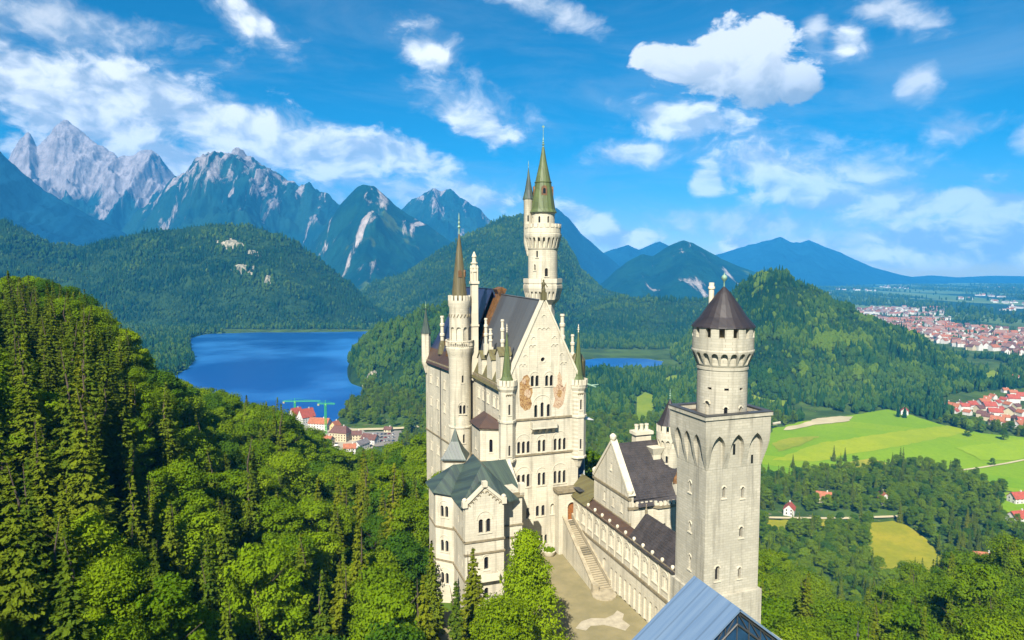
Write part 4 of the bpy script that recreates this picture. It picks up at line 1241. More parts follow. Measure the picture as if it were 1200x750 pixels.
# ================================================================== main round tower
T = Thing('main_tower', 'tallest round cream tower behind the gable, green copper spire and two galleries', 'tower', (69.6, 171.6, -70))
c = (69.6, 171.6); r = 3.95
bm = B(); lathe(bm, c, [(3.2, -92), (3.2, -13), (3.3, -9.6), (4.6, -8.2), (5.3, -5.2), (5.3, -4.4), (5.15, -4.3), (5.15, -3.8), (r, -3.7)], 8, R(22.5))
low_ = T.part('lower_gallery', bm, 'cream')
for i in range(8):
    a = i * 45
    for k in (-1, 0, 1):
        n = (math.cos(R(a)), math.sin(R(a))); t = (-n[1], n[0])
        rr = 5.0 * math.cos(R(22.5))
        cutter(T, 'g', (c[0] + rr * n[0] + k * 1.15 * t[0], c[1] + rr * n[1] + k * 1.15 * t[1], -8.2), n, opening_profile(.55, 2.2, 'round', 4), .5, .9)
T.carve(low_, 'g')
bm = B(); oc = ngon(c, 5.25, 8, R(22.5)); prism_ring(bm, offset_poly(oc, -.4), oc, -3.8, -2.6); T.part('parapet', bm, 'trim', low_)
bm = B(); lathe(bm, c, [(r + .3, -4), (r + .3, -3.2), (r, -3.0), (r, 5.0), (r + .15, 5.2), (r + .45, 6.6), (r + 1.0, 8.6), (r + 1.0, 9.2), (r + .85, 9.3), (r + .85, 9.6)], 32)
sh = T.part('shaft', bm, 'cream', smooth=35)
radial_niches(T, 's', c, r + .35, 5.6, .62, 2.7, 22, .55, a0=.1)
p, n = rad(c, r, 262); window(T, 's', (*p, -2.0), n, w=.9, h=2.2)
p, n = rad(c, r, 225); window(T, 's', (*p, 3.0), n, w=.5, h=1.8)
p, n = rad(c, r, 215); window(T, 's', (*p, -.4), n, w=.5, h=1.6)
T.carve(sh, 's')
bm = B(); prism_ring(bm, ngon(c, r + .45, 32), ngon(c, r + .85, 32), 9.55, 10.9); round_merlons(bm, c, r + .95, 10.9, 1.0, 20, .68, .5); T.part('parapet', bm, 'trim', sh)
bm = B(); lathe(bm, c, [(3.15, 9.4), (3.15, 14.6), (3.4, 14.8), (3.4, 15.1)], 24)
dr = T.part('drum', bm, 'cream', smooth=35)
for i in range(8):
    p, n = rad(c, 3.15, i * 45 + 5); window(T, 'd', (*p, 12.2), n, w=.55, h=1.7, sill=False, parent=dr, depth=.35)
T.carve(dr, 'd')
bm = B(); lathe(bm, c, [(3.75, 15.0), (3.3, 15.9), (2.55, 20.6), (2.15, 23.0), (1.0, 28.2), (.28, 32.4)], 16); spo = T.part('spire', bm, 'copperspire')
bm = B(); prism_ring(bm, ngon(c, 1.9, 16), ngon(c, 2.3, 16), 22.9, 23.15); T.part('spire_band', bm, 'copperspire', spo)
for a in (255, 345, 165):
    p, n = rad(c, 2.35, a)
    bm = B(); extr(bm, place((*p, 19.4), n, opening_profile(1.5, 2.6, 'round', 8), .35), (-n[0] * 1.2, -n[1] * 1.2, 0)); dd = T.part('dormer', bm, 'rust', spo)
    bm = B(); extr(bm, place((*p, 19.9), n, opening_profile(.7, 1.4, 'round', 6), .40), (-n[0] * .2, -n[1] * .2, 0)); T.part('dormer_opening', bm, 'glass', spo)
bm = B(); finial(bm, c, 31.9, 3.3, .42); tube(bm, (*c, 34.6), (*c, 38.2), .07); box(bm, c[0] - .35, c[0] + .35, c[1] - .03, c[1] + .03, 37.5, 37.9); T.part('finial', bm, 'verdigris')
# small side turret
st = (65.95, 173.0)
bm = B(); lathe(bm, st, [(.4, 3.5), (1.1, 6.2), (1.28, 7.0), (1.28, 18.1), (1.42, 18.3), (1.42, 18.6)], 12); tt = T.part('side_turret', bm, 'cream', smooth=40)
p, n = rad(st, 1.28, 245); window(T, 'st', (*p, 12.6), n, w=.4, h=1.7, sill=False, parent=tt, depth=.3)
T.carve(tt, 'st')
bm = B(); lathe(bm, st, [(1.62, 18.6), (1.0, 21.0), (.4, 24.5), (.04, 27.2)], 12); T.part('spire', bm, 'copper', tt)
bm = B(); finial(bm, st, 27.0, 1.8, .18); T.part('finial', bm, 'verdigris', tt)

# ================================================================== bower building (left of the court)
T = Thing('bower_building', 'cream wing with green copper roofs and a small front gable, left of the gravel court', 'building', (41, 138, -70))
fp = [(44.1, 129.5), (44.1, 133.5), (49.6, 133.5), (49.6, 148.2), (32.6, 148.2), (32.6, 141.8), (35.8, 138.6), (35.8, 129.5)]
bm = B()
extr(bm, [(35.8, 129.5, -84), (44.1, 129.5, -84), (44.1, 129.5, -47.4), (39.95, 129.5, -43.9), (35.8, 129.5, -47.4)], (0, 6.0, 0))
gb = T.part('bay_wall', bm, 'cream')
bm = B(); prism(bm, [(32.6, 148.2), (32.6, 141.8), (35.8, 138.6), (35.8, 135.5), (43.9, 135.5), (43.9, 133.6), (49.6, 133.6), (49.6, 150.6), (37, 150.6)], -84, -47.6)
bw = T.part('wall', bm, 'cream')
window(T, 'b', (39.95, 129.5, -53.6), FRONT, w=.95, h=2.9, k=2, gap=.65, hood=.6)
window(T, 'b', (40.3, 129.5, -61.4), FRONT, w=.95, h=2.7, hood=.3)
window(T, 'b', (40.3, 129.5, -67.6), FRONT, w=.9, h=2.4)
for u in (131.6, 134.4):
    window(T, 'b', (35.8, u, -52.6), LEFT, w=.5, h=1.6, sill=False); window(T, 'b', (35.8, u, -61.0), LEFT, w=.5, h=1.6, sill=False)
T.carve(gb, 'b')
d45 = (-.7071, -.7071)
for z in (-53.4, -61.0, -68.2):
    window(T, 'w', (34.2, 140.2, z), d45, w=.75, h=2.5, k=2, gap=.4, hood=.35)
for z in (-55, -63): window(T, 'w', (32.6, 145.0, z), LEFT, w=.6, h=2.2)
T.carve(bw, 'w')
bm = B()
for z in (-55.4, -58.0):
    box(bm, 35.6, 44.3, 129.28, 129.8, z, z + .38); box(bm, 35.55, 36.0, 129.28, 138.5, z, z + .38) if z > -56 else None
    box(bm, 44.0, 49.8, 133.38, 133.9, z + .8, z + 1.15)
for z in (-55.9, -63.2):
    prism(bm, [(32.45, 148), (32.45, 141.75), (35.75, 138.45), (35.9, 138.7), (32.7, 141.9), (32.7, 148)], z, z + .38)
box(bm, 35.55, 36.0, 129.28, 138.5, -63.4, -63.0)
box(bm, 43.95, 49.95, 133.2, 133.9, -48.4, -47.5)
prism(bm, [(32.3, 148), (32.3, 141.7), (35.7, 138.3), (35.9, 138.7), (32.7, 141.9), (32.7, 148)], -48.3, -47.7)
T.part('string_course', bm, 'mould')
bm = B()
for s in (-1, 1):
    e = 39.95 + s * 4.15
    extr(bm, [(e, 129.2, -47.7), (39.95, 129.2, -44.0), (39.95, 129.2, -43.3), (e + s * .35, 129.2, -47.2)], (0, .9, 0))
    box(bm, e - .5, e + .5, 129.1, 130.2, -47.9, -46.7)
    lathe(bm, (e, 129.65), [(.5, -46.7), (.52, -46.3), (.2, -46.0)], 8)
box(bm, 39.45, 40.45, 129.0, 130.1, -44.0, -42.9)
box(bm, 49.0, 50.2, 133.2, 134.6, -48, -45.6); box(bm, 50.0, 51.3, 144.2, 145.8, -50, -45.8)
T.part('gable_coping', bm, 'trim')
bm = B(); cnt = 0
for i in range(5):
    for s in (-1, 1):
        cx = 39.95 + s * (.5 + i * .72); zz = -45.3 - i * .62
        little_arches(bm, cx - .3, cx + .3, zz, 1, u=129.5, r=.2)
T.part('arcade_frieze', bm, 'mould')
bm = B()
# cross roof with its ridge running back, and the hip over the front bay
rA, rB = (41.0, 134.8, -41.0), (41.6, 143.5, -41.0)
slab(bm, [(35.0, 130.4, -48.1), rA, rB, (35.0, 143.5, -48.1)], .25)
slab(bm, [(48.6, 132.8, -48.6), (48.6, 143.5, -48.6), rB, rA], .25)
slab(bm, [(35.0, 130.4, -48.1), (44.6, 130.4, -48.1), (48.6, 132.8, -48.6), rA], .25)
slab(bm, [(39.95, 130.2, -43.9), (39.95, 134, -43.9), (35.4, 134, -47.7), (35.4, 130.2, -47.7)], .22)
slab(bm, [(39.95, 130.2, -43.9), (39.95, 134, -43.9), (44.5, 134, -47.7), (44.5, 130.2, -47.7)], .22)
r1 = T.part('roof', bm, 'copper')
bm = B()
a0, a1 = (37.0, 143.4, -43.0), (50.0, 145.6, -43.6)
slab(bm, [(35.3, 138.0, -48.1), (51.0, 138.9, -48.6), a1, a0], .25)
slab(bm, [(31.9, 141.4, -48.1), (35.3, 138.0, -48.1), a0], .25)
slab(bm, [(31.9, 141.4, -48.1), (31.9, 149.0, -48.1), a0], .25)
slab(bm, [(31.9, 149.0, -48.1), (36.7, 151.2, -48.1), a0], .25)
slab(bm, [(36.7, 151.2, -48.1), (51.0, 151.2, -48.6), a1, a0], .25)
T.part('roof', bm, 'copper')
bm = B(); extr(bm, [(50.0, 138.9, -48.6), (50.0, 151.2, -48.6), (50.0, 145.6, -43.6)], (1.0, 0, 0)); T.part('gable_wall', bm, 'cream')
bm = B(); box(bm, 38.6, 42.8, 128.2, 129.48, -63.4, -63.0); box(bm, 38.6, 42.8, 128.2, 128.4, -63.0, -61.9); box(bm, 38.6, 38.8, 128.4, 129.48, -63, -61.9); box(bm, 42.6, 42.8, 128.4, 129.48, -63, -61.9)
T.part('balcony', bm, 'trim')
bm = B(); tube(bm, (44.35, 133.3, -84), (44.35, 133.3, -48.4), .12); tube(bm, (32.4, 141.6, -80), (35.6, 138.4, -80), .1); T.part('downpipe', bm, 'metal')
# pavilion turret with a concave copper roof
bm = B(); sq = ngon((40.4, 154.5), 3.35, 4, R(19.5 + 2)); prism(bm, sq, -92, -44.2); pv = T.part('pavilion_turret', bm, 'cream')
bm = B(); band(bm, sq, -45.1, .5, .25); T.part('cornice', bm, 'mould', pv)
bm = B(); lathe(bm, (40.4, 154.5), [(4.3, -44.6), (4.2, -44.3), (2.6, -42.6), (1.3, -40.6), (.35, -38.2), (.05, -37.6)], 4, R(19.5 + 2)); T.part('roof', bm, 'copper', pv)
bm = B(); tube(bm, (40.4, 154.5, -38), (40.4, 154.5, -34.8), .06); lathe(bm, (40.4, 154.5), [(.05, -37), (.16, -36.7), (.05, -36.4)], 6); T.part('finial', bm, 'verdigris', pv)

# ================================================================== gallery wing along the court
T = Thing('gallery_building', 'long low cream wing with a row of arched twin windows beside the outer stair', 'building', (69, 120, -68))
bm = B(); prism(bm, [(67.0, 95.2), (71.5, 95.2), (71.5, 145.3), (67.0, 145.3)], -80, -53.8)
gw = T.part('wall', bm, 'cream')
ng = 14
for i in range(ng):
    u = 98.2 + i * (143.2 - 98.2) / (ng - 1)
    window(T, 'g', (67.0, u, -58.9), LEFT, w=.72, h=2.5, k=2, gap=.28, hood=.25, depth=.45)
for i in range(15):
    u = 98.0 + i * 1.98
    cutter(T, 'g', (67.0, u, -68.0), LEFT, opening_profile(1.15, 4.6, 'round'), .35)
cutter(T, 'g', (67.0, 128.9, -68.0), LEFT, opening_profile(2.1, 5.4, 'round'), .5)
T.carve(gw, 'g')
bm = B(); extr(bm, place((67.0, 128.9, -68.05), LEFT, opening_profile(2.2, 5.4, 'round'), -.40), (.06, 0, 0)); T.part('door', bm, 'trim')
bm = B()
box(bm, 66.72, 67.2, 95.2, 145.3, -60.9, -60.4); box(bm, 66.6, 67.2, 95.2, 145.3, -54.3, -53.8)
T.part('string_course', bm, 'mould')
bm = B()
for i in range(13):
    u = 96.8 + i * 3.46
    box(bm, 66.86, 67.1, u - .14, u + .14, -60.4, -54.3)
T.part('lesene', bm, 'trim')
bm = B()
ng2 = [(66.4, 95.4, -54.2), (66.4, 118.2, -54.2), (70.7, 118.2, -49.3), (70.7, 95.4, -49.3)]
slab(bm, ng2, .25); slab(bm, [(75.0, 95.4, -54.2), (75.0, 118.2, -54.2), (70.7, 118.2, -49.3), (70.7, 95.4, -49.3)], .25)
slab(bm, [(66.4, 118.2, -54.2), (70.7, 118.2, -49.3), (70.7, 121, -54.2)], .25)
T.part('roof', bm, 'purple')
bm = B(); slab(bm, [(66.4, 137.6, -54.0), (66.4, 147.6, -54.0), (70.4, 147.6, -49.6), (70.4, 137.6, -49.6)], .25); slab(bm, [(74, 137.6, -54.0), (74, 147.6, -54.0), (70.4, 147.6, -49.6), (70.4, 137.6, -49.6)], .25)
T.part('roof', bm, 'mossbrown')
bm = B(); slab(bm, [(66.4, 118.2, -54.0), (66.4, 137.6, -54.0), (68.4, 137.6, -52.6), (68.4, 118.2, -52.6)], .2); T.part('eave_roof', bm, 'brownroof')
for i in range(12):
    u = 99.0 + i * 3.45
    bm = B(); lathe(bm, (66.9, u), [(.24, -54.2), (.24, -53.8), (.33, -53.65), (.36, -53.4), (.28, -53.15), (.08, -53.05)], 10); T.part('ball_ornament', bm, 'trim', smooth=50)
bm = B(); lathe(bm, (70.6, 118.0), [(.3, -49.4), (.3, -48.6), (.12, -48.3), (.1, -47.4)], 8); T.part('finial', bm, 'mould')
bm = B(); tube(bm, (66.85, 96.2, -72), (66.85, 96.2, -54.5), .12); T.part('downpipe', bm, 'metal')
bm = B(); box(bm, 66.9, 69.4, 141.8, 145.2, -52, -51.9); T.part('gutter', bm, 'metal')

# ================================================================== courtyard house
T = Thing('courtyard_house', 'cream house with a steep dark tiled roof and stone gable behind the gallery wing', 'house', (74, 128, -68))
hv = 68.6
bm = B()
extr(bm, [(hv, 121.4, -75), (hv, 137.6, -75), (hv, 137.6, -46.6), (hv, 129.3, -37.3), (hv, 121.4, -46.6)], (1.0, 0, 0))
gab = T.part('gable_wall', bm, 'cream')
for u in (124.6, 128.4, 132.4): window(T, 'g', (hv, u, -51.0), LEFT, w=.7, h=2.0)
window(T, 'g', (hv, 129.4, -43.4), LEFT, w=.6, h=1.6)
T.carve(gab, 'g')
bm = B(); prism(bm, [(hv + 1.0, 121.6), (74.2, 121.6), (74.8, 120.4), (84, 120.4), (84, 137.4), (hv + 1.0, 137.4)], -75, -48.6)
hw = T.part('wall', bm, 'cream')
window(T, 'w', (76.4, 120.4, -55.6), FRONT, w=.75, h=2.6); window(T, 'w', (71.4, 121.6, -55.0), FRONT, w=.7, h=2.4)
T.carve(hw, 'w')
bm = B()
box(bm, hv - .25, hv + .4, 121.2, 138.0, -47.6, -47.1); box(bm, hv - .2, hv + .4, 121.2, 138.0, -53.0, -52.4)
prism(bm, [(hv - .2, 121.2), (74.0, 121.2), (74.6, 120.0), (84, 120.0), (84, 120.6), (74.9, 120.6), (74.3, 121.8), (hv - .2, 121.8)], -49.6, -49.0)
box(bm, hv + 1, 84, 120.1, 121.0, -57.4, -57.0)
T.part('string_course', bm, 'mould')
bm = B()
pl = [(hv + .2, 121.25), (74.1, 121.25), (74.7, 120.05), (84, 120.05)]
for a, b in zip(pl, pl[1:]):
    p0, p1 = Vector(a), Vector(b); L = (p1 - p0).length; k = max(1, int(L / 1.0)); d = (p1 - p0) / L
    for j in range(k):
        q = p0 + d * (j + .5) * L / k
        box(bm, q.x - .3, q.x + .3, q.y - .15, q.y + .25, -49.0, -48.1)
T.part('parapet', bm, 'trim')
bm = B()
for e, u in ((-1, 121.4), (1, 137.6)):
    extr(bm, [(hv - .25, u, -46.9), (hv - .25, 129.3, -37.5), (hv - .25, 129.3, -36.7), (hv - .25, u + e * .5, -46.5)], (1.5, 0, 0))
for u, z in ((129.3, -36.6), (121.6, -46.2), (137.6, -46.2)): lathe(bm, (hv + .3, u), [(.45, z - .3), (.7, z + .2), (.75, z + .7), (.4, z + 1.1), (.1, z + 1.25)], 8)
T.part('gable_coping', bm, 'trim')
bm = B()
slab(bm, [(hv + 1, 121.2, -47.6), (84, 121.2, -47.6), (84, 129.3, -37.6), (hv + 1, 129.3, -37.6)], .3)
slab(bm, [(hv + 1, 137.8, -47.6), (84, 137.8, -47.6), (84, 129.3, -37.6), (hv + 1, 129.3, -37.6)], .3)
slab(bm, [(70.4, 120.6, -49.0), (73.8, 120.6, -49.0), (75.2, 125.0, -43.2), (72.4, 125.4, -42.6)], .25)
slab(bm, [(70.4, 120.6, -49.0), (72.4, 125.4, -42.6), (70.4, 125.4, -44.0)], .25)
slab(bm, [(73.8, 120.6, -49.0), (84, 119.6, -49.2), (84, 125.0, -44.4), (75.2, 125.0, -43.2)], .25)
T.part('roof', bm, 'purple')
# chimneys
bm = B(); box(bm, 76.6, 80.4, 132.8, 134.8, -43, -37.2); box(bm, 76.2, 80.8, 132.4, 135.2, -37.2, -36.5)
for v in (77.2, 78.5, 79.8): lathe(bm, (v, 133.8), [(.42, -36.5), (.42, -35.4), (.5, -35.3), (.5, -35.0)], 8)
T.part('chimney', bm, 'trim')
bm = B(); box(bm, 77.2, 79.0, 126.4, 128.0, -46, -40.2); ringface(bm, [[(77.2, 126.4, -40.2), (79.0, 126.4, -40.2), (79.0, 128, -40.2), (77.2, 128, -40.2)], [(76.6, 125.8, -38.6), (79.6, 125.8, -38.6), (79.6, 128.6, -38.6), (76.6, 128.6, -38.6)]])
T.part('chimney', bm, 'trim')
bm = B(); box(bm, 79.6, 81.0, 121.2, 122.6, -50, -45.2); T.part('chimney', bm, 'trim')
bm = B(); lathe(bm, (80.3, 121.9), [(1.0, -45.2), (.8, -44.2), (.3, -43.4), (.08, -42.6)], 6); T.part('chimney_cap', bm, 'rust')

# ================================================================== square tower
T = Thing('square_tower', 'square pale stone tower with pointed arches, carrying a round turret under a dark cone roof', 'tower', (67.6, 91, -70))
sv0, sv1, su0, su1 = 62.5, 72.7, 87.0, 95.0
bm = B(); prism(bm, [(sv0 - .45, su0 - .45), (sv1 + .45, su0 - .45), (sv1 + .45, su1 + .45), (sv0 - .45, su1 + .45)], -84, -51.2)
bs = T.part('base_wall', bm, 'ashlar')
bm = B(); prism(bm, [(sv0, su0), (sv1, su0), (sv1, su1), (sv0, su1)], -52, -30.9)
sh = T.part('shaft', bm, 'ashlar')
for v, z, w, h in ((65.8, -35.6, .5, 1.8), (69.3, -36.0, .5, 1.8), (69.2, -42.4, .6, 1.8), (64.9, -48.8, .8, 2.4), (69.1, -49.0, .55, 1.8)):
    window(T, 's', (v, su0, z), FRONT, w=w, h=h, hood='each', depth=.6)
for u, z, h in ((91.2, -35.6, 1.8), (91.0, -42.0, 1.6), (90.9, -48.2, 2.4)):
    window(T, 's', (sv0, u, z), LEFT, w=.55, h=h, k=1, hood='each', depth=.6, glass='ashlar')
T.carve(sh, 's')
for u, z in ((92.2, -55.4),): window(T, 'b', (sv0 - .45, u, z), LEFT, w=.9, h=2.6, hood='each', glass='ashlar')
T.carve(bs, 'b')
ov = .92
def sq_ring(o, z): return [(sv0 - o, su0 - o, z), (sv1 + o, su0 - o, z), (sv1 + o, su1 + o, z), (sv0 - o, su1 + o, z)]
bm = B(); ringface(bm, [sq_ring(0.0, -31.0), sq_ring(.25, -29.8), sq_ring(.60, -28.3), sq_ring(.82, -27.0), sq_ring(ov, -25.6), sq_ring(ov, -23.2)])
fl = T.part('arched_crown', bm, 'ashlar')
wv = 3.5
for i in range(3):
    v = 64.1 + wv * i
    cutter(T, 'f', (v, su0 - ov, -31.4), FRONT, opening_profile(2.5, 6.0, 'pointed'), ov - .02, 1)
for i in range(3):
    u = 88.4 + 2.6 * i
    cutter(T, 'f', (sv0 - ov, u, -31.4), LEFT, opening_profile(1.95, 6.0, 'pointed'), ov - .02, 1)
    cutter(T, 'f', (sv1 + ov, u, -31.4), RIGHT, opening_profile(1.95, 6.0, 'pointed'), ov - .02, 1)
T.carve(fl, 'f')
bm = B()
for i in (0, 1):
    pass
v = 67.6
extr(bm, place((v - .1, su0, -28.9), FRONT, opening_profile(.45, 1.7, 'flat'), .03), (0, .1, 0)); T.part('window', bm, 'glass')
bm = B(); extr(bm, place((v + wv * .95, su0, -30.6), FRONT, opening_profile(.4, 1.4, 'flat'), .03), (0, .1, 0)); T.part('window', bm, 'glass')
bm = B()
o1 = offset_poly([(a, b) for a, b, _ in sq_ring(ov, 0)], 0.0)
prism_ring(bm, offset_poly(o1, -.7), o1, -23.2, -22.9); prism_ring(bm, offset_poly(o1, -.7), offset_poly(o1, .22), -22.9, -22.35)
cr = T.part('parapet', bm, 'ashlar')
bm = B(); prism_ring(bm, offset_poly(o1, -.8), offset_poly(o1, .26), -22.35, -22.2); T.part('coping', bm, 'metal', cr)
bm = B(); box(bm, sv0 - .5, sv1 + .5, su0 - .5, su1 + .5, -23.5, -23.1); T.part('deck', bm, 'brownroof')
bm = B(); tube(bm, (sv1 + 1.2, su0 - 1.0, -24.3), (sv1 + 2.4, su0 - 1.3, -24.1), .22, 6); T.part('gargoyle', bm, 'ashlar')
c = (67.95, 91.0); r = 3.9
bm = B(); lathe(bm, c, [(r, -23.3), (r, -15.9), (r + .12, -15.8), (r + .12, -15.4), (r, -15.35)], 36)
rt_ = T.part('round_turret', bm, 'ashlar', smooth=35)
for a in (243, 281):
    p, n = rad(c, r - .02, a); window(T, 'r', (*p, -23.1), n, w=.55, h=1.7, parent=rt_, sill=False, hood='each')
    p, n = rad(c, r - .02, a + 1); window(T, 'r', (*p, -18.9), n, w=.7, h=.42, style='flat', parent=rt_, sill=False)
p, n = rad(c, r - .02, 200); window(T, 'r', (*p, -23.1), n, w=.8, h=2.4, parent=rt_, sill=False, glass='ashlar', hood='each')
p, n = rad(c, r - .02, 205); window(T, 'r', (*p, -18.9), n, w=.7, h=.42, style='flat', parent=rt_, sill=False)
T.carve(rt_, 'r')
bm = B(); lathe(bm, c, [(r - .02, -15.4), (r + .2, -15.0), (r + .75, -13.6), (r + .95, -12.9), (r + .95, -12.75), (r + .85, -12.6)], 40)
cb_ = T.part('corbel_ring', bm, 'ashlar', smooth=35)
radial_niches(T, 'c', c, r + .6, -15.0, 1.02, 1.95, 20, .50, a0=.05)
T.carve(cb_, 'c')
bm = B(); lathe(bm, c, [(r + .85, -12.62), (r + .85, -10.7)], 40); T.part('crown_wall', bm, 'ashlar', smooth=35)
bm = B(); round_merlons(bm, c, r + .85, -10.7, 1.75, 14, .60, .6); T.part('merlons', bm, 'ashlar')
bm = B(); lathe(bm, c, [(r - .6, -10.7), (r - .6, -8.7)], 24); T.part('roof_drum', bm, 'mould')
bm = B(); lathe(bm, c, [(4.95, -9.15), (4.9, -8.95), (3.6, -7.5), (2.35, -5.6), (1.0, -3.75), (.06, -2.75)], 24); T.part('cone_roof', bm, 'cone')
bm = B(); lathe(bm, c, [(.12, -3.0), (.1, -2.1), (.2, -1.9), (.42, -1.6), (.46, -1.35), (.35, -1.1), (.08, -.9), (.04, -.6)], 12); T.part('finial', bm, 'verdigris', smooth=50)
bm = B(); lathe(bm, (66.6, 92.4), [(.42, -7), (.42, -3.3), (.55, -3.2), (.55, -2.9), (.42, -2.8), (.42, -2.2)], 10); T.part('chimney', bm, 'trim')

# ================================================================== small turret behind the courtyard house
T = Thing('round_turret', 'round crenellated turret with dark pointed cap behind the dark tiled house roof', 'turret', (81.6, 127.2, -70))
c = (81.6, 127.2); r = 2.35
bm = B(); lathe(bm, c, [(r, -75), (r, -38.9), (r + .45, -37.2), (r + .45, -35.4)], 24); tb = T.part('shaft', bm, 'cream', smooth=35)
radial_niches(T, 'k', c, r + .35, -38.7, .72, 1.7, 14, .4)
for z in (-42, -47): p, n = rad(c, r, 225); window(T, 'k', (*p, z), n, w=.5, h=1.6)
T.carve(tb, 'k')
bm = B(); round_merlons(bm, c, r + .45, -35.4, 1.5, 11, .62, .35); T.part('parapet', bm, 'trim')
bm = B(); lathe(bm, c, [(2.75, -33.9), (1.9, -32.3), (.8, -29.8), (.05, -28.2)], 14); T.part('cone_roof', bm, 'cone')
bm = B(); finial(bm, c, -28.4, 2.4, .2); T.part('finial', bm, 'verdigris')

# ================================================================== outer stair, court, bowl
T = Thing('outer_stair', 'long straight stone stair climbing from the court to the arched palace door', 'staircase', (65, 135, -68))
bm = B(); N = 34
sa, sb_ = (62.2, 66.95, 125.2), (64.6, 66.95, 145.3)
for i in range(N):
    t0, t1 = i / N, (i + 1) / N
    u0, u1 = 125.2 + 20.1 * t0, 125.2 + 20.1 * t1
    l0 = 62.9 + 1.8 * t0; z = -68 + 8.1 * t1
    prism(bm, [(l0, u0), (66.98, u0), (66.98, u1), (l0, u1)], -70, z)
T.part('flight', bm, 'stair')
bm = B()
extr(bm, [(62.5, 125.6, -70), (64.3, 145.3, -70), (64.3, 145.3, -58.9), (62.5, 125.6, -66.6)], (.55, 0, 0)); T.part('parapet_wall', bm, 'cream')
bm = B(); extr(bm, [(62.35, 125.4, -66.6), (64.15, 145.35, -58.9), (64.15, 145.35, -58.55), (62.35, 125.4, -66.25)], (.85, 0, 0)); T.part('coping', bm, 'step')
bm = B(); box(bm, 62.2, 63.5, 124.7, 125.9, -69, -66.0); T.part('newel_post', bm, 'step')
bm = B(); extr(bm, [(66.55, 126.0, -67.2), (66.55, 145.3, -59.2), (66.55, 145.3, -58.2), (66.55, 126.0, -66.2)], (.40, 0, 0)); T.part('wall_rail', bm, 'step')
bm = B(); prism(bm, ngon((64.2, 123.6), 2.6, 14), -70, -67.75); T.part('bottom_step', bm, 'step')

bm = B(); prism(bm, [(28, 45), (67.2, 45), (67.2, 150), (49, 150), (49, 128), (28, 128)], -76, -68.0)
T = Thing('courtyard', 'gravel court below the stair', 'court', (50, 100, -68))
co = T.part('pavement', bm, 'court', smooth=None)
mw = co.matrix_world.copy()
co.parent = None; co.name = 'pavement'; co.location = T.root.location; co.rotation_euler = T.root.rotation_euler
bpy.data.objects.remove(T.root); tag(co, kind='structure')
bm = B(); T = Thing('flower_tub', 'round stone tub at the corner of the court under the palace wall', 'tub', (61.0, 145.8, -68))
lathe(bm, (61.0, 145.8), [(1.0, -68), (1.35, -67.6), (1.5, -67.0), (1.6, -66.8)], 16); tubo = T.part('bowl', bm, 'trim', smooth=40)
bm = B()
rr = random.Random(2)
for i in range(60):
    a, q = rr.uniform(0, 6.28), math.sqrt(rr.random()) * 1.3
    lathe(bm, (61 + q * math.cos(a), 145.8 + q * math.sin(a)), [(.05, -67), (.22, -66.75), (.16, -66.4 + rr.uniform(-.1, .2)), (.02, -66.2)], 5)
T.part('plants', bm, 'leaf_mid')

# ================================================================== gatehouse with the pale blue protective roof
T = Thing('gatehouse', 'gatehouse under a pale blue sheet metal roof with a dark glazed gable, bottom edge', 'gatehouse', (37, 49, -68))
bm = B(); prism(bm, [(29.5, 46.9), (45.5, 46.9), (45.5, 52.2), (29.5, 52.2)], -80, -35.5); T.part('wall', bm, 'ashlar')
rv, rz0, sl_ = 36.9, -28.75, .765
bm = B()
dL, dR = 9.6, 9.9
slab(bm, [(rv - dL, 46.2, rz0 - dL * sl_), (rv - dL, 52.9, rz0 - dL * sl_), (rv, 52.9, rz0), (rv, 46.2, rz0)], .18)
slab(bm, [(rv + dR, 46.2, rz0 - dR * sl_ * 1.05), (rv + dR, 52.9, rz0 - dR * sl_ * 1.05), (rv, 52.9, rz0), (rv, 46.2, rz0)], .18)
rf = T.part('roof', bm, 'bluesheet')
bm = B(); extr(bm, [(rv - dL + .4, 46.7, rz0 - (dL - .4) * sl_ - .25), (rv, 46.7, rz0 - .25), (rv + dR - .4, 46.7, rz0 - (dR - .4) * sl_ * 1.05 - .25)], (0, .1, 0)); T.part('gable_glass', bm, 'blueglass')
bm = B()
for s, d, k in ((-1, dL, 1), (1, dR, 1.05)):
    for off in (.45, 1.5):
        tube(bm, (rv, 46.55, rz0 - off), (rv + s * d, 46.55, rz0 - off - d * sl_ * k), .09)
    for i in range(8):
        x = s * d * i / 8; x2 = s * d * (i + 1) / 8
        tube(bm, (rv + x, 46.55, rz0 - .45 - abs(x) * sl_), (rv + x2, 46.55, rz0 - 1.5 - abs(x2) * sl_), .05)
        tube(bm, (rv + x, 46.55, rz0 - .45 - abs(x) * sl_), (rv + x, 46.55, rz0 - 7.5), .05)
T.part('truss', bm, 'metal', rf)
gt = (48.2, 35.0)
wx, wy = 26.3, 50.0
gt = (wx * CB + wy * SB, -wx * SB + wy * CB)
bm = B(); lathe(bm, gt, [(1.6, -80), (1.6, -32.6)], 16); tr_ = T.part('gate_turret', bm, 'ashlar', smooth=40)
bm = B(); lathe(bm, gt, [(1.9, -32.6), (1.0, -30.2), (.05, -28.2)], 14); T.part('spire', bm, 'cone', tr_)
bm = B(); tube(bm, (*gt, -28.5), (*gt, -26.7), .04); lathe(bm, gt, [(.04, -28), (.14, -27.8), (.04, -27.6)], 6); T.part('finial', bm, 'metal', tr_)

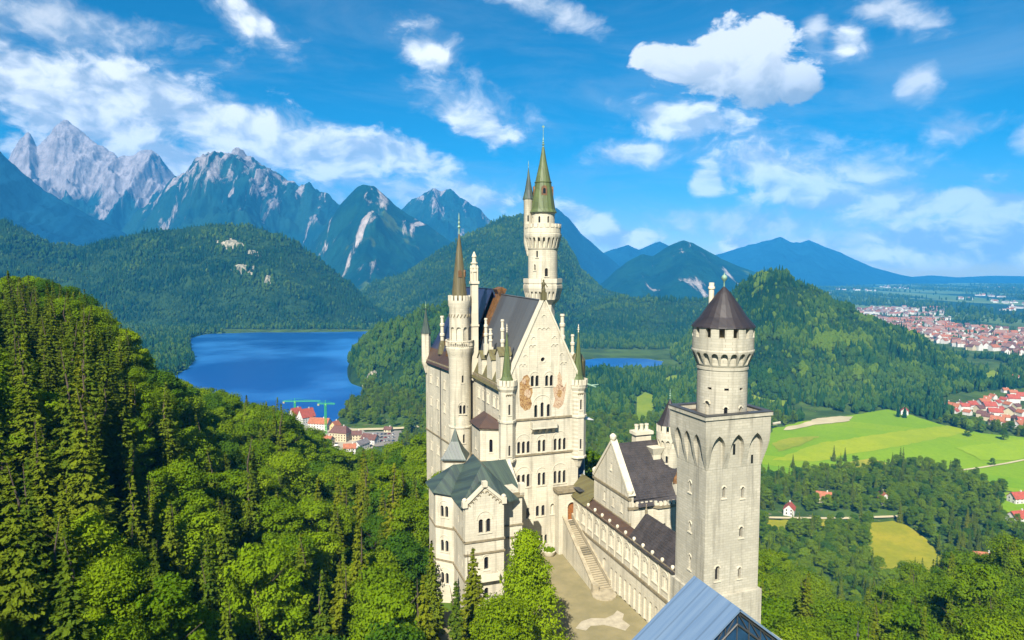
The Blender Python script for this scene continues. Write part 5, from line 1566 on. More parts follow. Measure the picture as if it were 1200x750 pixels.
# pale paving laid in the gravel of the court
bm = bmesh.new()
pv = [(53.0, 113.6), (55.1, 115.5), (57.5, 116.0), (60.0, 115.0), (62.1, 115.7), (63.7, 117.0), (64.3, 115.3), (62.9, 113.4), (63.3, 111.1), (61.5, 109.7), (60.2, 111.4), (58.7, 112.9), (56.1, 113.4), (54.5, 112.2)]
T = Thing('courtyard', 'pale paving in the court', 'court', (50, 100, -68))
extr(bm, [(v, u, -68.1) for v, u in pv], (0, 0, .106))
co = T.part('paving', bm, plain('pale_paving_stones', (0.40, 0.355, 0.26), .9, .3, .6))
co.parent = None; co.location = T.root.location; co.rotation_euler = T.root.rotation_euler
bpy.data.objects.remove(T.root); tag(co, kind='structure')
# builders' scaffold on the far side of the palace
T = Thing('scaffold_tower', 'narrow white scaffold with blue sheeting against the right side of the palace', 'scaffold', (71.6, 151, -68))
TARP = plain('blue_tarpaulin', (0.06, 0.13, 0.24), .6, .35, .5)
WP = plain('white_steel', (0.55, 0.55, 0.52), .5, .15, 1)
for v, u in ((70.4, 150.6), (72.3, 150.6), (72.3, 153.6), (70.4, 153.6)):
    bm = B(); tube(bm, (v, u, -68), (v, u, -36.3), .14, 6); T.part('post', bm, WP)
for z in (-37.5, -42, -46.5, -51, -55.5, -60):
    bm = B(); box(bm, 70.3, 72.5, 150.5, 153.7, z, z + .12); T.part('platform', bm, WP)
bm = B(); slab(bm, [(69.6, 149.4, -36.4), (74.2, 149.4, -37.0), (74.2, 154.4, -37.0), (69.6, 154.4, -36.4)], .12); T.part('roof', bm, WP)
for z0, z1, m in ((-46.3, -42.2, 'metal'), (-55.2, -46.6, TARP)):
    bm = B(); box(bm, 70.45, 72.2, 150.62, 150.68, z0, z1); T.part('sheeting', bm, m)

# ------------------------------------------------------------------ trees
def quads(C, Nrm, L, Wd, rng, along=None):
    """leaf-like rhombs: centres C, normals Nrm, half-length L, half-width Wd"""
    n = len(C)
    if along is None:
        along = rng.normal(size=(n, 3))
    t = along - (along * Nrm).sum(1, keepdims=True) * Nrm
    t /= np.linalg.norm(t, axis=1, keepdims=True) + 1e-9
    b = np.cross(Nrm, t)
    L = np.asarray(L).reshape(-1, 1); Wd = np.asarray(Wd).reshape(-1, 1)
    fold = Nrm * L * .18
    V = np.stack([C - t * L, C + b * Wd - fold, C + t * L, C - b * Wd - fold], 1).reshape(-1, 3)
    F = np.arange(4 * n).reshape(-1, 4)
    return V, F

def add_tone(o, tone):
    a = o.data.attributes.new('tone', 'FLOAT', 'FACE')
    a.data.foreach_set('value', np.asarray(tone, np.float32))

def trunk_bm(h, r, limbs, seed, lean=0.0):
    rr = random.Random(seed)
    bm = bmesh.new()
    def seg(pts, rad, n=7):
        rings = []
        for (p, q) in zip(pts, rad):
            rings.append([(p[0] + q * math.cos(2 * math.pi * i / n), p[1] + q * math.sin(2 * math.pi * i / n), p[2]) for i in range(n)])
        ringface_(bm, rings)
    wob = [(0, 0, -1.5)] + [(rr.uniform(-.25, .25) * k, rr.uniform(-.25, .25) * k, h * k / 5) for k in range(1, 6)]
    wob[1] = (0, 0, h / 5)
    seg(wob, [r * 1.35, r, r * .8, r * .58, r * .35, r * .08])
    for i in range(limbs):
        z = h * rr.uniform(.25, .8); a = rr.uniform(0, 6.28); L = h * rr.uniform(.16, .32)
        pts = [(0, 0, z), (L * .5 * math.cos(a), L * .5 * math.sin(a), z + L * .35), (L * math.cos(a), L * math.sin(a), z + L * .8)]
        seg(pts, [r * .4, r * .25, r * .06], 5)
    return bm
def ringface_(bm, rings):
    vs = [[bm.verts.new(p) for p in q] for q in rings]
    n = len(vs[0])
    for a, b in zip(vs, vs[1:]):
        for i in range(n):
            bm.faces.new([a[i], a[(i + 1) % n], b[(i + 1) % n], b[i]])
    bm.faces.new(vs[0][::-1]); bm.faces.new(vs[-1])

def broadleaf(seed, H, Rc, lobes, per, mat, leaf=.235, conical=0.0):
    rng = np.random.default_rng(seed)
    C, N, tone = [], [], []
    z0 = H * .16
    for i in range(lobes):
        # lobe centres spread through the crown, most of them near its surface
        t = rng.random() ** .8
        z = z0 + (H - z0) * (0.06 + .90 * t)
        e = math.sqrt(max(0.03, 1 - abs((t - .40) / .62) ** 2.2)) if not conical else (1 - t) ** .85 * 1.0 + .05
        q = Rc * e * (rng.random() ** .4)
        a = rng.random() * 2 * math.pi
        c = np.array([q * math.cos(a), q * math.sin(a), z])
        lr = Rc * rng.uniform(.20, .46) * (1 - .35 * t * bool(conical)) * (1.0 if q > Rc * .4 else 1.1)
        d = rng.normal(size=(per, 3)); d[:, 2] = d[:, 2] * .8 + .25
        d /= np.linalg.norm(d, axis=1, keepdims=True)
        rad = lr * rng.uniform(.55, 1.12, (per, 1))
        P = c + d * rad * np.array([1.15, 1.15, .72])
        C.append(P)
        nn = d + np.array([0, 0, .45]) + rng.normal(size=(per, 3)) * .55
        nn /= np.linalg.norm(nn, axis=1, keepdims=True)
        N.append(nn)
        tone.append(np.clip(rng.random() * .7 + rng.random(per) * .5 - .1, 0, 1))
    C, N, tone = np.concatenate(C), np.concatenate(N), np.concatenate(tone)
    L = leaf * rng.uniform(.7, 1.35, len(C))
    V, F = quads(C, N, L, L * .62, rng)
    o = mesh_np('crown', V, F, [MT[mat]])
    add_tone(o, tone)
    return o, trunk_bm(H * .88, H * .018 + .08, 7, seed)

def spruce(seed, H, Rc, mat, leaf=.46, layers=32):
    rng = np.random.default_rng(seed)
    C, N, A, Lh, tone = [], [], [], [], []
    z_lo = H * .10
    for k in range(layers):
        t = (k + rng.uniform(-.3, .3)) / layers
        z = z_lo + (H - z_lo) * t
        rk = Rc * ((1 - t) ** .9) * rng.uniform(.72, 1.15) + .15
        nb = max(4, int(5 + 8 * (1 - t)))
        a0 = rng.random() * 6.28
        for b in range(nb):
            if rng.random() < .07: continue
            a = a0 + 2 * math.pi * b / nb + rng.uniform(-.25, .25)
            R_ = rk * rng.uniform(.65, 1.15)
            ns = max(3, int(R_ / .30))
            s = (np.arange(ns) + rng.random(ns)) / ns
            s = np.clip(s, .12, 1)
            s = np.repeat(s, 4)
            m = len(s)
            droop = -.30 * R_ * s ** 1.4 + .10 * R_ * np.maximum(s - .75, 0) * 3
            side = rng.normal(size=m) * .16 * R_ * (1 - s * .55)
            ca, sa = math.cos(a), math.sin(a)
            P = np.stack([ca * R_ * s - sa * side, sa * R_ * s + ca * side, z + droop - np.abs(side) * .35 + rng.normal(size=m) * .08], 1)
            nn = np.stack([ca * .35 + rng.normal(size=m) * .4, sa * .35 + rng.normal(size=m) * .4, np.ones(m) * .9], 1)
            nn /= np.linalg.norm(nn, axis=1, keepdims=True)
            al = np.stack([ca + rng.normal(size=m) * .6, sa + rng.normal(size=m) * .6, -np.ones(m) * .45], 1)
            C.append(P); N.append(nn); A.append(al); Lh.append(leaf * rng.uniform(.7, 1.25, m) * (1 - .35 * t))
            tone.append(np.clip(rng.random() * .6 + s * .3 + rng.random(m) * .2, 0, 1))
    m = 40
    C.append(np.stack([rng.normal(size=m) * .08, rng.normal(size=m) * .08, H - rng.random(m) * 1.8], 1)); N.append(np.tile([[.7, -.5, .5]], (m, 1)) / np.linalg.norm([.7, -.5, .5])); A.append(rng.normal(size=(m, 3)) + [0, 0, 1]); Lh.append(np.full(m, leaf * .6)); tone.append(rng.random(m))
    C, N, A, Lh, tone = (np.concatenate(q) for q in (C, N, A, Lh, tone))
    V, F = quads(C, N, Lh, Lh * .55, rng, A)
    o = mesh_np('crown', V, F, [MT[mat]])
    add_tone(o, tone)
    return o, trunk_bm(H * .97, H * .013 + .06, 0, seed)

def bm_obj(name, bm, mat, parent=None):
    me = bpy.data.meshes.new(name); bm.to_mesh(me); bm.free(); me.materials.append(mat)
    o = bpy.data.objects.new(name, me); COL.objects.link(o)
    if parent: o.parent = parent
    return o

PROTO = []      # (kind, height, radius, crown object, trunk object)
def proto(kind, H, Rc, pair):
    crown, tb = pair
    tr = bm_obj('trunk', tb, MT['bark'])
    PROTO.append(dict(kind=kind, H=H, R=Rc, crown=crown, trunk=tr, used=False))
proto('beech', 19, 5.6, broadleaf(11, 19, 5.4, 58, 300, 'leaf_mid'))
proto('beech', 17, 5.0, broadleaf(12, 17, 4.9, 44, 310, 'leaf_mid', .22))
proto('beech', 21, 5.2, broadleaf(13, 21, 5.0, 52, 300, 'leaf_mid', .25))
proto('lime', 18, 4.8, broadleaf(14, 18, 4.8, 40, 340, 'leaf_lime'))
proto('dark', 18, 5.4, broadleaf(15, 18, 5.4, 46, 320, 'leaf_dark'))
proto('spruce', 26, 4.2, spruce(21, 26, 4.2, 'needle'))
proto('spruce', 24, 3.7, spruce(22, 24, 3.7, 'needle'))
proto('spruce', 28, 4.6, spruce(23, 28, 4.6, 'needle'))
proto('larch', 23, 3.6, spruce(24, 23, 3.8, 'needle_gold'))
proto('beech', 22, 4.2, broadleaf(16, 22, 4.2, 46, 240, 'leaf_mid', .26))
proto('dark', 15, 4.4, broadleaf(17, 15, 4.4, 36, 250, 'leaf_dark', .24))
proto('spruce', 30, 3.4, spruce(25, 30, 3.4, 'needle', .40, 38))
proto('larch', 27, 4.4, spruce(26, 27, 4.6, 'needle_gold', .42, 30))
BY = {}
for i, p in enumerate(PROTO): BY.setdefault(p['kind'], []).append(i)
NAME = dict(beech='beech_tree', lime='beech_tree', dark='beech_tree', spruce='spruce_tree', larch='spruce_tree')

def plant(i, loc, s, rz, label, group, sz=1.0):
    p = PROTO[i]
    r = bpy.data.objects.new(NAME[p['kind']], None)
    COL.objects.link(r)
    r.location = loc; r.rotation_euler = (0, 0, rz); r.scale = (s, s, s * sz)
    tag(r, label, 'tree', group)
    for k in ('crown', 'trunk'):
        o = p[k]
        if p['used']:
            o = o.copy(); COL.objects.link(o)
        o.parent = r
    p['used'] = True
    return r

rng = np.random.default_rng(5)
def castle_uv(x, y):
    return x * CB + y * SB, -x * SB + y * CB
def free_of_castle(x, y, m=3.5):
    v, u = castle_uv(x, y)
    bad = (v > 27 - m) & (v < 78 + m) & (u > -40) & (u < 126)
    bad |= (v > 32 - m) & (v < 86 + m) & (u > 118) & (u < 151)
    bad |= (v > 45.5 - m) & (v < 80 + m) & (u >= 150) & (u < 186)
    bad |= (v > 43.5 - m) & (v < 74 + m) & (u >= 180) & (u < 216)
    return ~bad

# forest round the castle hill: a jittered grid of trees over the near slopes
pts = []
sp = 6.8
for gy in np.arange(62, 345, sp):
    for gx in np.arange(-300, 330, sp):
        x = gx + rng.uniform(-.42, .42) * sp; y = gy + rng.uniform(-.42, .42) * sp
        px = 600 + 800 * x / y
        if px < -170 or px > 1370: continue
        pts.append((x, y, px))
P = np.array(pts)
ok = free_of_castle(P[:, 0], P[:, 1])
# keep the slope in front of the camera on the left and right, leave the near foreground open
ok &= (P[:, 1] > np.where(P[:, 2] < 130, 68, np.where(P[:, 2] < 300, 78, 84))) | (P[:, 2] > 880)
ok &= ~((P[:, 2] > 505) & (P[:, 2] < 880) & (P[:, 1] < 135))
ok &= ~((P[:, 2] > 880) & (P[:, 1] < 118))
P = P[ok]
gz = ground_z(P[:, 0], P[:, 1])
mixn = fbm(P[:, 0] / 38, P[:, 1] / 38, 77, 3)
dense = fbm(P[:, 0] / 22, P[:, 1] / 22, 31, 3)
near, rest = [], []
for (x, y, px), z, mv, dv in zip(P, gz, mixn, dense):
    con = .24 + .60 * mv + (.46 if px < 170 else 0) + (.16 if 380 < px < 520 else 0) - (.18 if px > 880 else 0)
    con = min(max(con, .06), .92)
    u = rng.random()
    if u < con:
        i = int(rng.choice(BY['larch'])) if rng.random() < (.45 if 330 < px < 520 else .10) else int(rng.choice(BY['spruce']))
        s = rng.uniform(.55, 1.18)
    else:
        q = rng.random()
        i = BY['lime'][0] if q < (.26 if px < 600 else .12) else int(rng.choice(BY['dark'])) if q > .80 else int(rng.choice(BY['beech']))
        s = rng.uniform(.66, 1.30)
    if dv < -.42 and rng.random() < .5: continue
    top = z + PROTO[i]['H'] * s
    tp = 315 - top / y * 800
    # never rise in front of the palace
    if 470 < px < 545 and tp < 545 and y < 215: s *= .72
    if px < 300 and y < 100: s *= .8
    sky = float(np.interp(px, [-200, -25, 60, 100, 150, 175, 225, 300], [312, 317, 324, 338, 382, 432, 452, 462])) + rng.uniform(0, 16)
    if px < 300:                                 # the wood keeps an even top along the slope
        smax = ((315 - sky) / 800 * y - z) / PROTO[i]['H'] / 1.05
        if smax < .38: continue
        s = min(s, smax)
    near.append((s * PROTO[i]['H'] / y, i, x, y, z - .3, s, px))
near.sort(reverse=True)
cnt = {'beech_tree': 0, 'spruce_tree': 0}
LAB = {
 'beech': 'mid green broadleaf tree in the forest on the %s',
 'lime': 'light yellow green broadleaf tree in the forest on the %s',
 'dark': 'dark green broadleaf tree in the forest on the %s',
 'spruce': 'dark drooping spruce in the forest on the %s',
 'larch': 'slim golden green conifer in the forest on the %s'}
for q in near:
    _, i, x, y, z, s, px = q
    top = z + PROTO[i]['H'] * s
    tp = 315 - top / y * 800
    nm = NAME[PROTO[i]['kind']]
    if -25 < px < 1225 and tp < 770 and cnt[nm] < 285:
        cnt[nm] += 1
        where = 'steep left slope' if px < 185 else 'slope left of the castle' if px < 560 else 'hillside right of the castle'
        plant(i, (x, y, z), s, rng.uniform(0, 6.28), LAB[PROTO[i]['kind']] % where, 'forest trees on the ' + where, rng.uniform(.9, 1.12))
    else:
        rest.append((x, y, z, s, i))

# the trees that stand alone in front of the castle
def single(i, px, Y, top_py, wscale, label, rz=0.0):
    x = (px - 600) / 800 * Y; z = float(ground_z(x, Y))
    v, u = castle_uv(x, Y)
    if 28 < v < 67 and 45 < u < 150: z = -68.0
    zt = (315 - top_py) / 800 * Y
    s = (zt - z) / PROTO[i]['H']
    r = plant(i, (x, Y, z - .2), s, rz, label, None)
    r.scale = (s * wscale, s * wscale, s)
    return r
proto('court', 23, 5.6, broadleaf(31, 23, 6.8, 130, 190, 'leaf_court', .24, conical=1.0)); NAME['court'] = 'hornbeam_tree'
single(len(PROTO) - 1, 619, 108, 630, .80, 'bright green cone shaped tree standing in the court, in front of the white wing')
single(BY['larch'][0], 553, 116, 648, 1.15, 'slender pale conifer directly in front of the white wing with the front gable', 1.0)
single(BY['beech'][0], 585, 98, 712, .9, 'low round broadleaf tree left of the bright cone shaped court tree', 2.0)
single(BY['spruce'][0], 503, 124, 640, 1.0, 'dark spruce against the chamfered corner of the white wing', 3.0)
single(BY['spruce'][1], 532, 106, 690, 1.0, 'small dark spruce at the bottom edge below the white wing', 4.0)
# pairs and clumps out in the meadow
for px, py, i, hh, lab in ((977, 541, 'spruce', 20, 'dark pointed spruce, left of the pair in the green meadow'), (990, 541, 'spruce', 17, 'dark pointed spruce, right of the pair in the green meadow'),
                         (929, 549, 'spruce', 17, 'lone dark spruce at the near edge of the meadow beside the square tower'), (1163, 546, 'dark', 9, 'small round tree by the pale path across the meadow'),
                         (1135, 512, 'dark', 14, 'round dark tree at the far edge of the meadow'), (1176, 516, 'dark', 15, 'broad dark tree before the village at the far edge of the meadow')):
    x, y = gp(px, py, PLAIN_Z); k = BY[i][0]
    plant(k, (x, y, PLAIN_Z), hh / PROTO[k]['H'], px * 1.0, lab, None)

# ------------------------------------------------------------------ forests too large to count
# two plain low trees that also stand in the valley are the source of the far forest
def low_spruce(seed, H=22, R_=3.6):
    rng_ = np.random.default_rng(seed)
    V, F = [], []
    lay, n = 6, 9
    for k in range(lay):
        z0 = H * (.08 + .80 * k / lay); z1 = z0 + H * .30
        r = R_ * (1 - k / lay) ** .9 + .3
        b = len(V)
        for i in range(n):
            a = 2 * math.pi * i / n + rng_.uniform(-.2, .2)
            rr = r * rng_.uniform(.65, 1.2)
            V.append((rr * math.cos(a), rr * math.sin(a), z0 + rng_.uniform(-.6, .6) - .1 * rr))
        V.append((rng_.normal() * .1, rng_.normal() * .1, min(z1, H)))
        for i in range(n):
            F.append((b + i, b + (i + 1) % n, b + n))
    o = mesh_np('crown', V, np.array(F), [MT['far_tree']])
    add_tone(o, rng_.random(len(F)))
    return o
def low_leaf(seed, H=16, R_=4.6, mat='far_leaf'):
    rng_ = np.random.default_rng(seed)
    bm = bmesh.new(); bmesh.ops.create_icosphere(bm, subdivisions=3, radius=1)
    for v in bm.verts:
        d = v.co.copy()
        k = 1 + .30 * vnoise(np.array([d.x * 2.3 + seed]), np.array([d.y * 2.3 + d.z * 1.9]), seed)[0] + rng_.uniform(-.16, .16)
        v.co = Vector((d.x * R_ * k, d.y * R_ * k, H * .55 + d.z * H * .45 * k))
    o = bm_obj('crown', bm, MT[mat])
    add_tone(o, rng_.random(len(o.data.polygons)))
    return o
FAR = []
for k, (fn, nm, px, py, lab) in enumerate(((low_spruce, 'spruce_tree', 1052, 489, 'dark spruce at the head of the green meadow, left of the wood'), (low_spruce, 'spruce_tree', 1060, 490, 'dark spruce at the head of the green meadow, nearer the wood'),
                                   (low_leaf, 'beech_tree', 1150, 507, 'rounded tree on the far meadow edge'), (low_leaf, 'beech_tree', 1120, 499, 'rounded tree beside the wood at the far meadow edge'))):
    x, y = gp(px, py, PLAIN_Z)
    cr = fn(40 + k)
    r = bpy.data.objects.new(nm, None); COL.objects.link(r); r.location = (x, y, PLAIN_Z); tag(r, lab, 'tree')
    cr.parent = r
    tr = bm_obj('trunk', trunk_bm(9, .25, 0, k), MT['bark'], r)
    FAR.append(cr)

x, y = gp(1136, 505, PLAIN_Z)
cr = low_leaf(60, mat='far_lime'); r = bpy.data.objects.new('beech_tree', None); COL.objects.link(r); r.location = (x, y, PLAIN_Z); tag(r, 'light yellow green tree on the far meadow edge', 'tree')
cr.parent = r; bm_obj('trunk', trunk_bm(9, .25, 0, 9), MT['bark'], r); FAR.append(cr)
def forest(name, label, X, Y, Z, scale, pick, sources, seed=0):
    """one object of scattered trees; sources are crowns of trees that stand in the scene"""
    n = len(X)
    r_ = np.random.default_rng(seed)
    me = bpy.data.meshes.new(name)
    me.vertices.add(n)
    me.vertices.foreach_set('co', np.stack([X, Y, Z], 1).astype(np.float32).ravel())
    for nm, val in (('sc', scale), ('rot', r_.uniform(0, 6.28, n)), ('tall', r_.uniform(.85, 1.2, n))):
        a = me.attributes.new(nm, 'FLOAT', 'POINT'); a.data.foreach_set('value', np.asarray(val, np.float32))
    a = me.attributes.new('pick', 'INT', 'POINT'); a.data.foreach_set('value', np.asarray(pick, np.int32))
    me.update()
    o = bpy.data.objects.new(name, me); COL.objects.link(o)
    tag(o, label, 'forest', None, 'stuff')
    ng = bpy.data.node_groups.new(name, 'GeometryNodeTree')
    ng.interface.new_socket('Geometry', in_out='INPUT', socket_type='NodeSocketGeometry')
    ng.interface.new_socket('Geometry', in_out='OUTPUT', socket_type='NodeSocketGeometry')
    gi, go = ng.nodes.new('NodeGroupInput'), ng.nodes.new('NodeGroupOutput')
    def attr(nm, ty='FLOAT'):
        k = ng.nodes.new('GeometryNodeInputNamedAttribute'); k.data_type = ty; k.inputs[0].default_value = nm; return k.outputs[0]
    sc, rot, tall, pk = attr('sc'), attr('rot'), attr('tall'), attr('pick', 'INT')
    rv_ = ng.nodes.new('ShaderNodeCombineXYZ'); ng.links.new(rot, rv_.inputs[2])
    mz = ng.nodes.new('ShaderNodeMath'); mz.operation = 'MULTIPLY'; ng.links.new(sc, mz.inputs[0]); ng.links.new(tall, mz.inputs[1])
    sv_ = ng.nodes.new('ShaderNodeCombineXYZ'); ng.links.new(sc, sv_.inputs[0]); ng.links.new(sc, sv_.inputs[1]); ng.links.new(mz.outputs[0], sv_.inputs[2])
    jn = ng.nodes.new('GeometryNodeJoinGeometry')
    for i, srcs in enumerate(sources):
        oi = ng.nodes.new('GeometryNodeObjectInfo'); oi.transform_space = 'ORIGINAL'; oi.inputs['Object'].default_value = srcs
        ti = ng.nodes.new('GeometryNodeGeometryToInstance'); ng.links.new(oi.outputs['Geometry'], ti.inputs[0])
        eq = ng.nodes.new('FunctionNodeCompare'); eq.data_type = 'INT'; eq.operation = 'EQUAL'
        ng.links.new(pk, eq.inputs[2]); eq.inputs[3].default_value = i
        ip = ng.nodes.new('GeometryNodeInstanceOnPoints')
        ng.links.new(gi.outputs[0], ip.inputs['Points']); ng.links.new(eq.outputs[0], ip.inputs['Selection'])
        ng.links.new(ti.outputs[0], ip.inputs['Instance'])
        ng.links.new(rv_.outputs[0], ip.inputs['Rotation']); ng.links.new(sv_.outputs[0], ip.inputs['Scale'])
        ng.links.new(ip.outputs[0], jn.inputs[0])
    ng.links.new(jn.outputs[0], go.inputs[0])
    md = o.modifiers.new('scatter', 'NODES'); md.node_group = ng
    return o

CROWNS = [p['crown'] for p in PROTO[:13]]
# rest of the castle-hill forest and the woods of the valley floor up to about 1 km
CLEAR = [LAKE, POND, grow(MEADOW, 2), HAYFIELD, HAYSTRIP, REEDS]
CLEAR_PX = [[(676, 410), (792, 410), (800, 436), (676, 438)], [(866, 603), (1056, 602), (1056, 612), (866, 613)], [(876, 460), (900, 456), (926, 463), (924, 475), (900, 480), (880, 476)],
            [(742, 470), (756, 460), (768, 464), (764, 482), (758, 500), (748, 502), (744, 486)], [(770, 447), (790, 440), (806, 442), (800, 449), (780, 453)],
            [(1150, 440), (1164, 434), (1174, 440), (1168, 448), (1156, 450)], [(1100, 470), (1120, 462), (1200, 455), (1300, 460), (1300, 512), (1200, 506), (1120, 496)],
            [(1176, 578), (1300, 570), (1300, 620), (1180, 620), (1172, 600)], [(336, 474), (384, 476), (404, 497), (475, 499), (474, 512), (455, 534), (400, 540), (340, 500)],
            [(918, 588), (940, 588), (940, 604), (918, 604)], [(958, 574), (978, 574), (978, 590), (958, 590)], [(1030, 576), (1044, 576), (1044, 590), (1030, 590)]]
for i, q in enumerate(CLEAR_PX):
    z = -204 if i == 8 else PLAIN_Z
    CLEAR.append([gp(a, b, z) for a, b in q])
    if i in (2, 3, 4, 5): sheet('clearing', CLEAR[-1], PLAIN_Z + .9 + .05 * i, LIME, jag=2, seed=40 + i)
    if i == 7: sheet('meadow', CLEAR[-1], PLAIN_Z + .7, GREEN, jag=2, seed=47)
def clear_mask(x, y):
    k = np.ones(x.shape, bool)
    for q in CLEAR: k &= ~inpoly(x, y, q)
    return k
def fan(n, Y0, Y1, p0, p1, r_):
    Y = np.sqrt(r_.uniform(Y0 * Y0, Y1 * Y1, n)); px = r_.uniform(p0, p1, n)
    return (px - 600) / 800 * Y, Y
r_ = np.random.default_rng(8)
def area(Y0, Y1, p0, p1): return (Y1 ** 2 - Y0 ** 2) / 2 * (p1 - p0) / 800
xs, ys = [], []
for Y0, Y1, p0, p1, sp in ((340, 520, 640, 1340, 7.2), (520, 1000, 640, 1340, 8.0), (330, 520, -150, 640, 10), (520, 1020, 120, 640, 11), (960, 1260, 392, 640, 8.0)):
    n = int(area(Y0, Y1, p0, p1) / sp ** 2)
    x, y = fan(n, Y0, Y1, p0, p1, r_); xs.append(x); ys.append(y)
x, y = np.concatenate(xs), np.concatenate(ys)
k = clear_mask(x, y); x, y = x[k], y[k]
z = ground_z(x, y)
mv = fbm(x / 60, y / 60, 5, 3)
u = r_.random(len(x))
con = u < np.clip(.30 + .6 * mv, .05, .85)
pick = np.where(con, r_.choice([5, 6, 7, 8, 11], len(x), p=[.30, .30, .18, .08, .14]), r_.choice([0, 1, 2, 3, 4, 9, 10], len(x), p=[.20, .18, .18, .10, .12, .12, .10]))
sc_ = r_.uniform(.55, .95, len(x)) * np.where(con, .85, .9)
R0 = np.array([(a[0], a[1], a[2], a[3], a[4]) for a in rest])
x, y, z, sc_, pick = (np.concatenate(q) for q in ((x, R0[:, 0]), (y, R0[:, 1]), (z, R0[:, 2]), (sc_, R0[:, 3]), (pick, R0[:, 4].astype(int))))
forest('forest', 'mixed woodland filling the valley floor and the gaps of the castle hill', x, y, z, sc_, pick, CROWNS, 1)
print('near trees', cnt, 'rest', len(rest), 'valley', len(x))
# woods on the plain beyond 1 km
xs, ys = [], []
for Y0, Y1, p0, p1, sp in ((1000, 1700, 640, 1340, 9.5), (1700, 2600, 640, 1340, 13), (1150, 2300, -100, 260, 12), (2300, 2420, -100, 640, 12)):
    n = int(area(Y0, Y1, p0, p1) / sp ** 2)
    x, y = fan(n, Y0, Y1, p0, p1, r_); xs.append(x); ys.append(y)
x, y = np.concatenate(xs), np.concatenate(ys)
k = clear_mask(x, y)
TOWN = [gp(a, b, PLAIN_Z) for a, b in [(985, 358), (1060, 360), (1110, 376), (1200, 388), (1320, 392), (1320, 418), (1200, 418), (1120, 402), (1060, 388)]]
k &= ~inpoly(x, y, TOWN)
k &= fbm(x / 260, y / 260, 61, 3) > np.where((600 + 800 * x / y > 1010) & (y > 1500), .02, -.6)
x, y = x[k], y[k]; z = ground_z(x, y)
tx_, ty_ = fan(900, 1750, 3300, 1010, 1330, r_); kk = inpoly(tx_, ty_, TOWN)
x, y = np.concatenate([x, tx_[kk]]), np.concatenate([y, ty_[kk]]); z = ground_z(x, y)
con = r_.random(len(x)) < .55
forest('forest', 'far woodland on the plain and round the lakes', x, y, z, r_.uniform(.7, 1.15, len(x)), np.where(con, r_.integers(0, 2, len(x)), r_.integers(2, 4, len(x))), FAR, 2)
# copses and hedgerows of the wide plain
x, y = fan(11000, 2700, 9500, 940, 1340, r_)
mm = fbm(x / 420 + 5, y / 1500, 21, 4); hd = np.abs(fbm(x / 300, y / 900, 23, 2)) < .018
k = ((mm > .10) | hd) & ~inpoly(x, y, TOWN)
x, y = x[k], y[k]
forest('forest', 'copses and hedgerows scattered over the far plain', x, y, ground_z(x, y), r_.uniform(1.0, 1.7, len(x)), np.where(r_.random(len(x)) < .5, 0, 2), FAR, 6)
# trees on the hills
def hill_points(lab, sp, back=.12):
    X, Y, Z, S = HILLS[lab]
    a = np.stack([X, Y, Z], -1)
    p00, p10, p01, p11 = a[:-1, :-1], a[1:, :-1], a[:-1, 1:], a[1:, 1:]
    ar = np.linalg.norm(np.cross(p10 - p00, p01 - p00), axis=-1)
    ar = ar * ((S[:-1, :-1] < back))
    n = int(ar.sum() / sp ** 2)
    idx = r_.choice(ar.size, n, p=(ar / ar.sum()).ravel())
    i, j = np.unravel_index(idx, ar.shape)
    s_, t_ = r_.random((n, 1)), r_.random((n, 1))
    q = p00[i, j] * (1 - s_) * (1 - t_) + p10[i, j] * s_ * (1 - t_) + p01[i, j] * (1 - s_) * t_ + p11[i, j] * s_ * t_
    g = ground_z(q[:, 0], q[:, 1])
    k = q[:, 2] > g - .5
    for pl in (LAKE, POND, MEADOW): k &= ~inpoly(q[:, 0], q[:, 1], pl)
    for c, a, b, w, h in CRAGS:
        d = q - c
        k &= ((d @ a) / w) ** 2 + ((d @ b) / h) ** 2 > 1
    return q[k]
for lab, sp, confrac, name in (('dark forested hill beyond the lake', 9.0, .9, 'dark conifer wood covering the hill beyond the lake'),
                         ('tall forested hill behind the palace', 11, .6, 'mixed wood on the tall hill behind the palace'),
                         ('low forested ridge behind the small lake', 11, .6, 'wood on the low ridge behind the small lake'),
                         ('forested ridge on the lake shore', 7.5, .45, 'green wood on the ridge by the lake shore'),
                         ('round forested hill beside the green meadow', 6.8, .6, 'mixed wood on the round hill beside the meadow')):
    q = hill_points(lab, sp)
    n = len(q)
    m = fbm(q[:, 0] / 120, q[:, 1] / 120, 91, 4)
    con = r_.random(n) < np.clip(confrac + .8 * m, .08, .95)
    pick = np.where(con, r_.integers(0, 2, n), r_.integers(2, 4, n))
    stand = fbm(q[:, 0] / 70, q[:, 1] / 70 + q[:, 2] / 50, 55, 3)
    ix, iy = 600 + 800 * q[:, 0] / q[:, 1], 315 - 800 * q[:, 2] / q[:, 1]
    if 'round' in lab:
        gl = np.zeros(n)
        for cx, cy_, wx, wy in ((985, 402, 30, 7), (1005, 406, 20, 7), (965, 410, 20, 6), (1066, 414, 12, 5), (940, 440, 9, 6), (880, 470, 18, 8)):
            gl = np.maximum(gl, 1 - np.hypot((ix - cx) / wx, (iy - cy_) / wy))
        pick = np.where(gl + .35 * fbm(q[:, 0] / 25, q[:, 1] / 25, 12, 3) > .15, 4, pick)
    pick = np.where(r_.random(n) < (.012 if 'dark' not in lab else .003), 4, pick)
    forest('forest', name, q[:, 0], q[:, 1], q[:, 2] - .3, r_.uniform(.45, .95, n) * np.clip(1.0 + 1.0 * stand, .45, 1.5), pick, FAR, 3)
    print(lab, n)

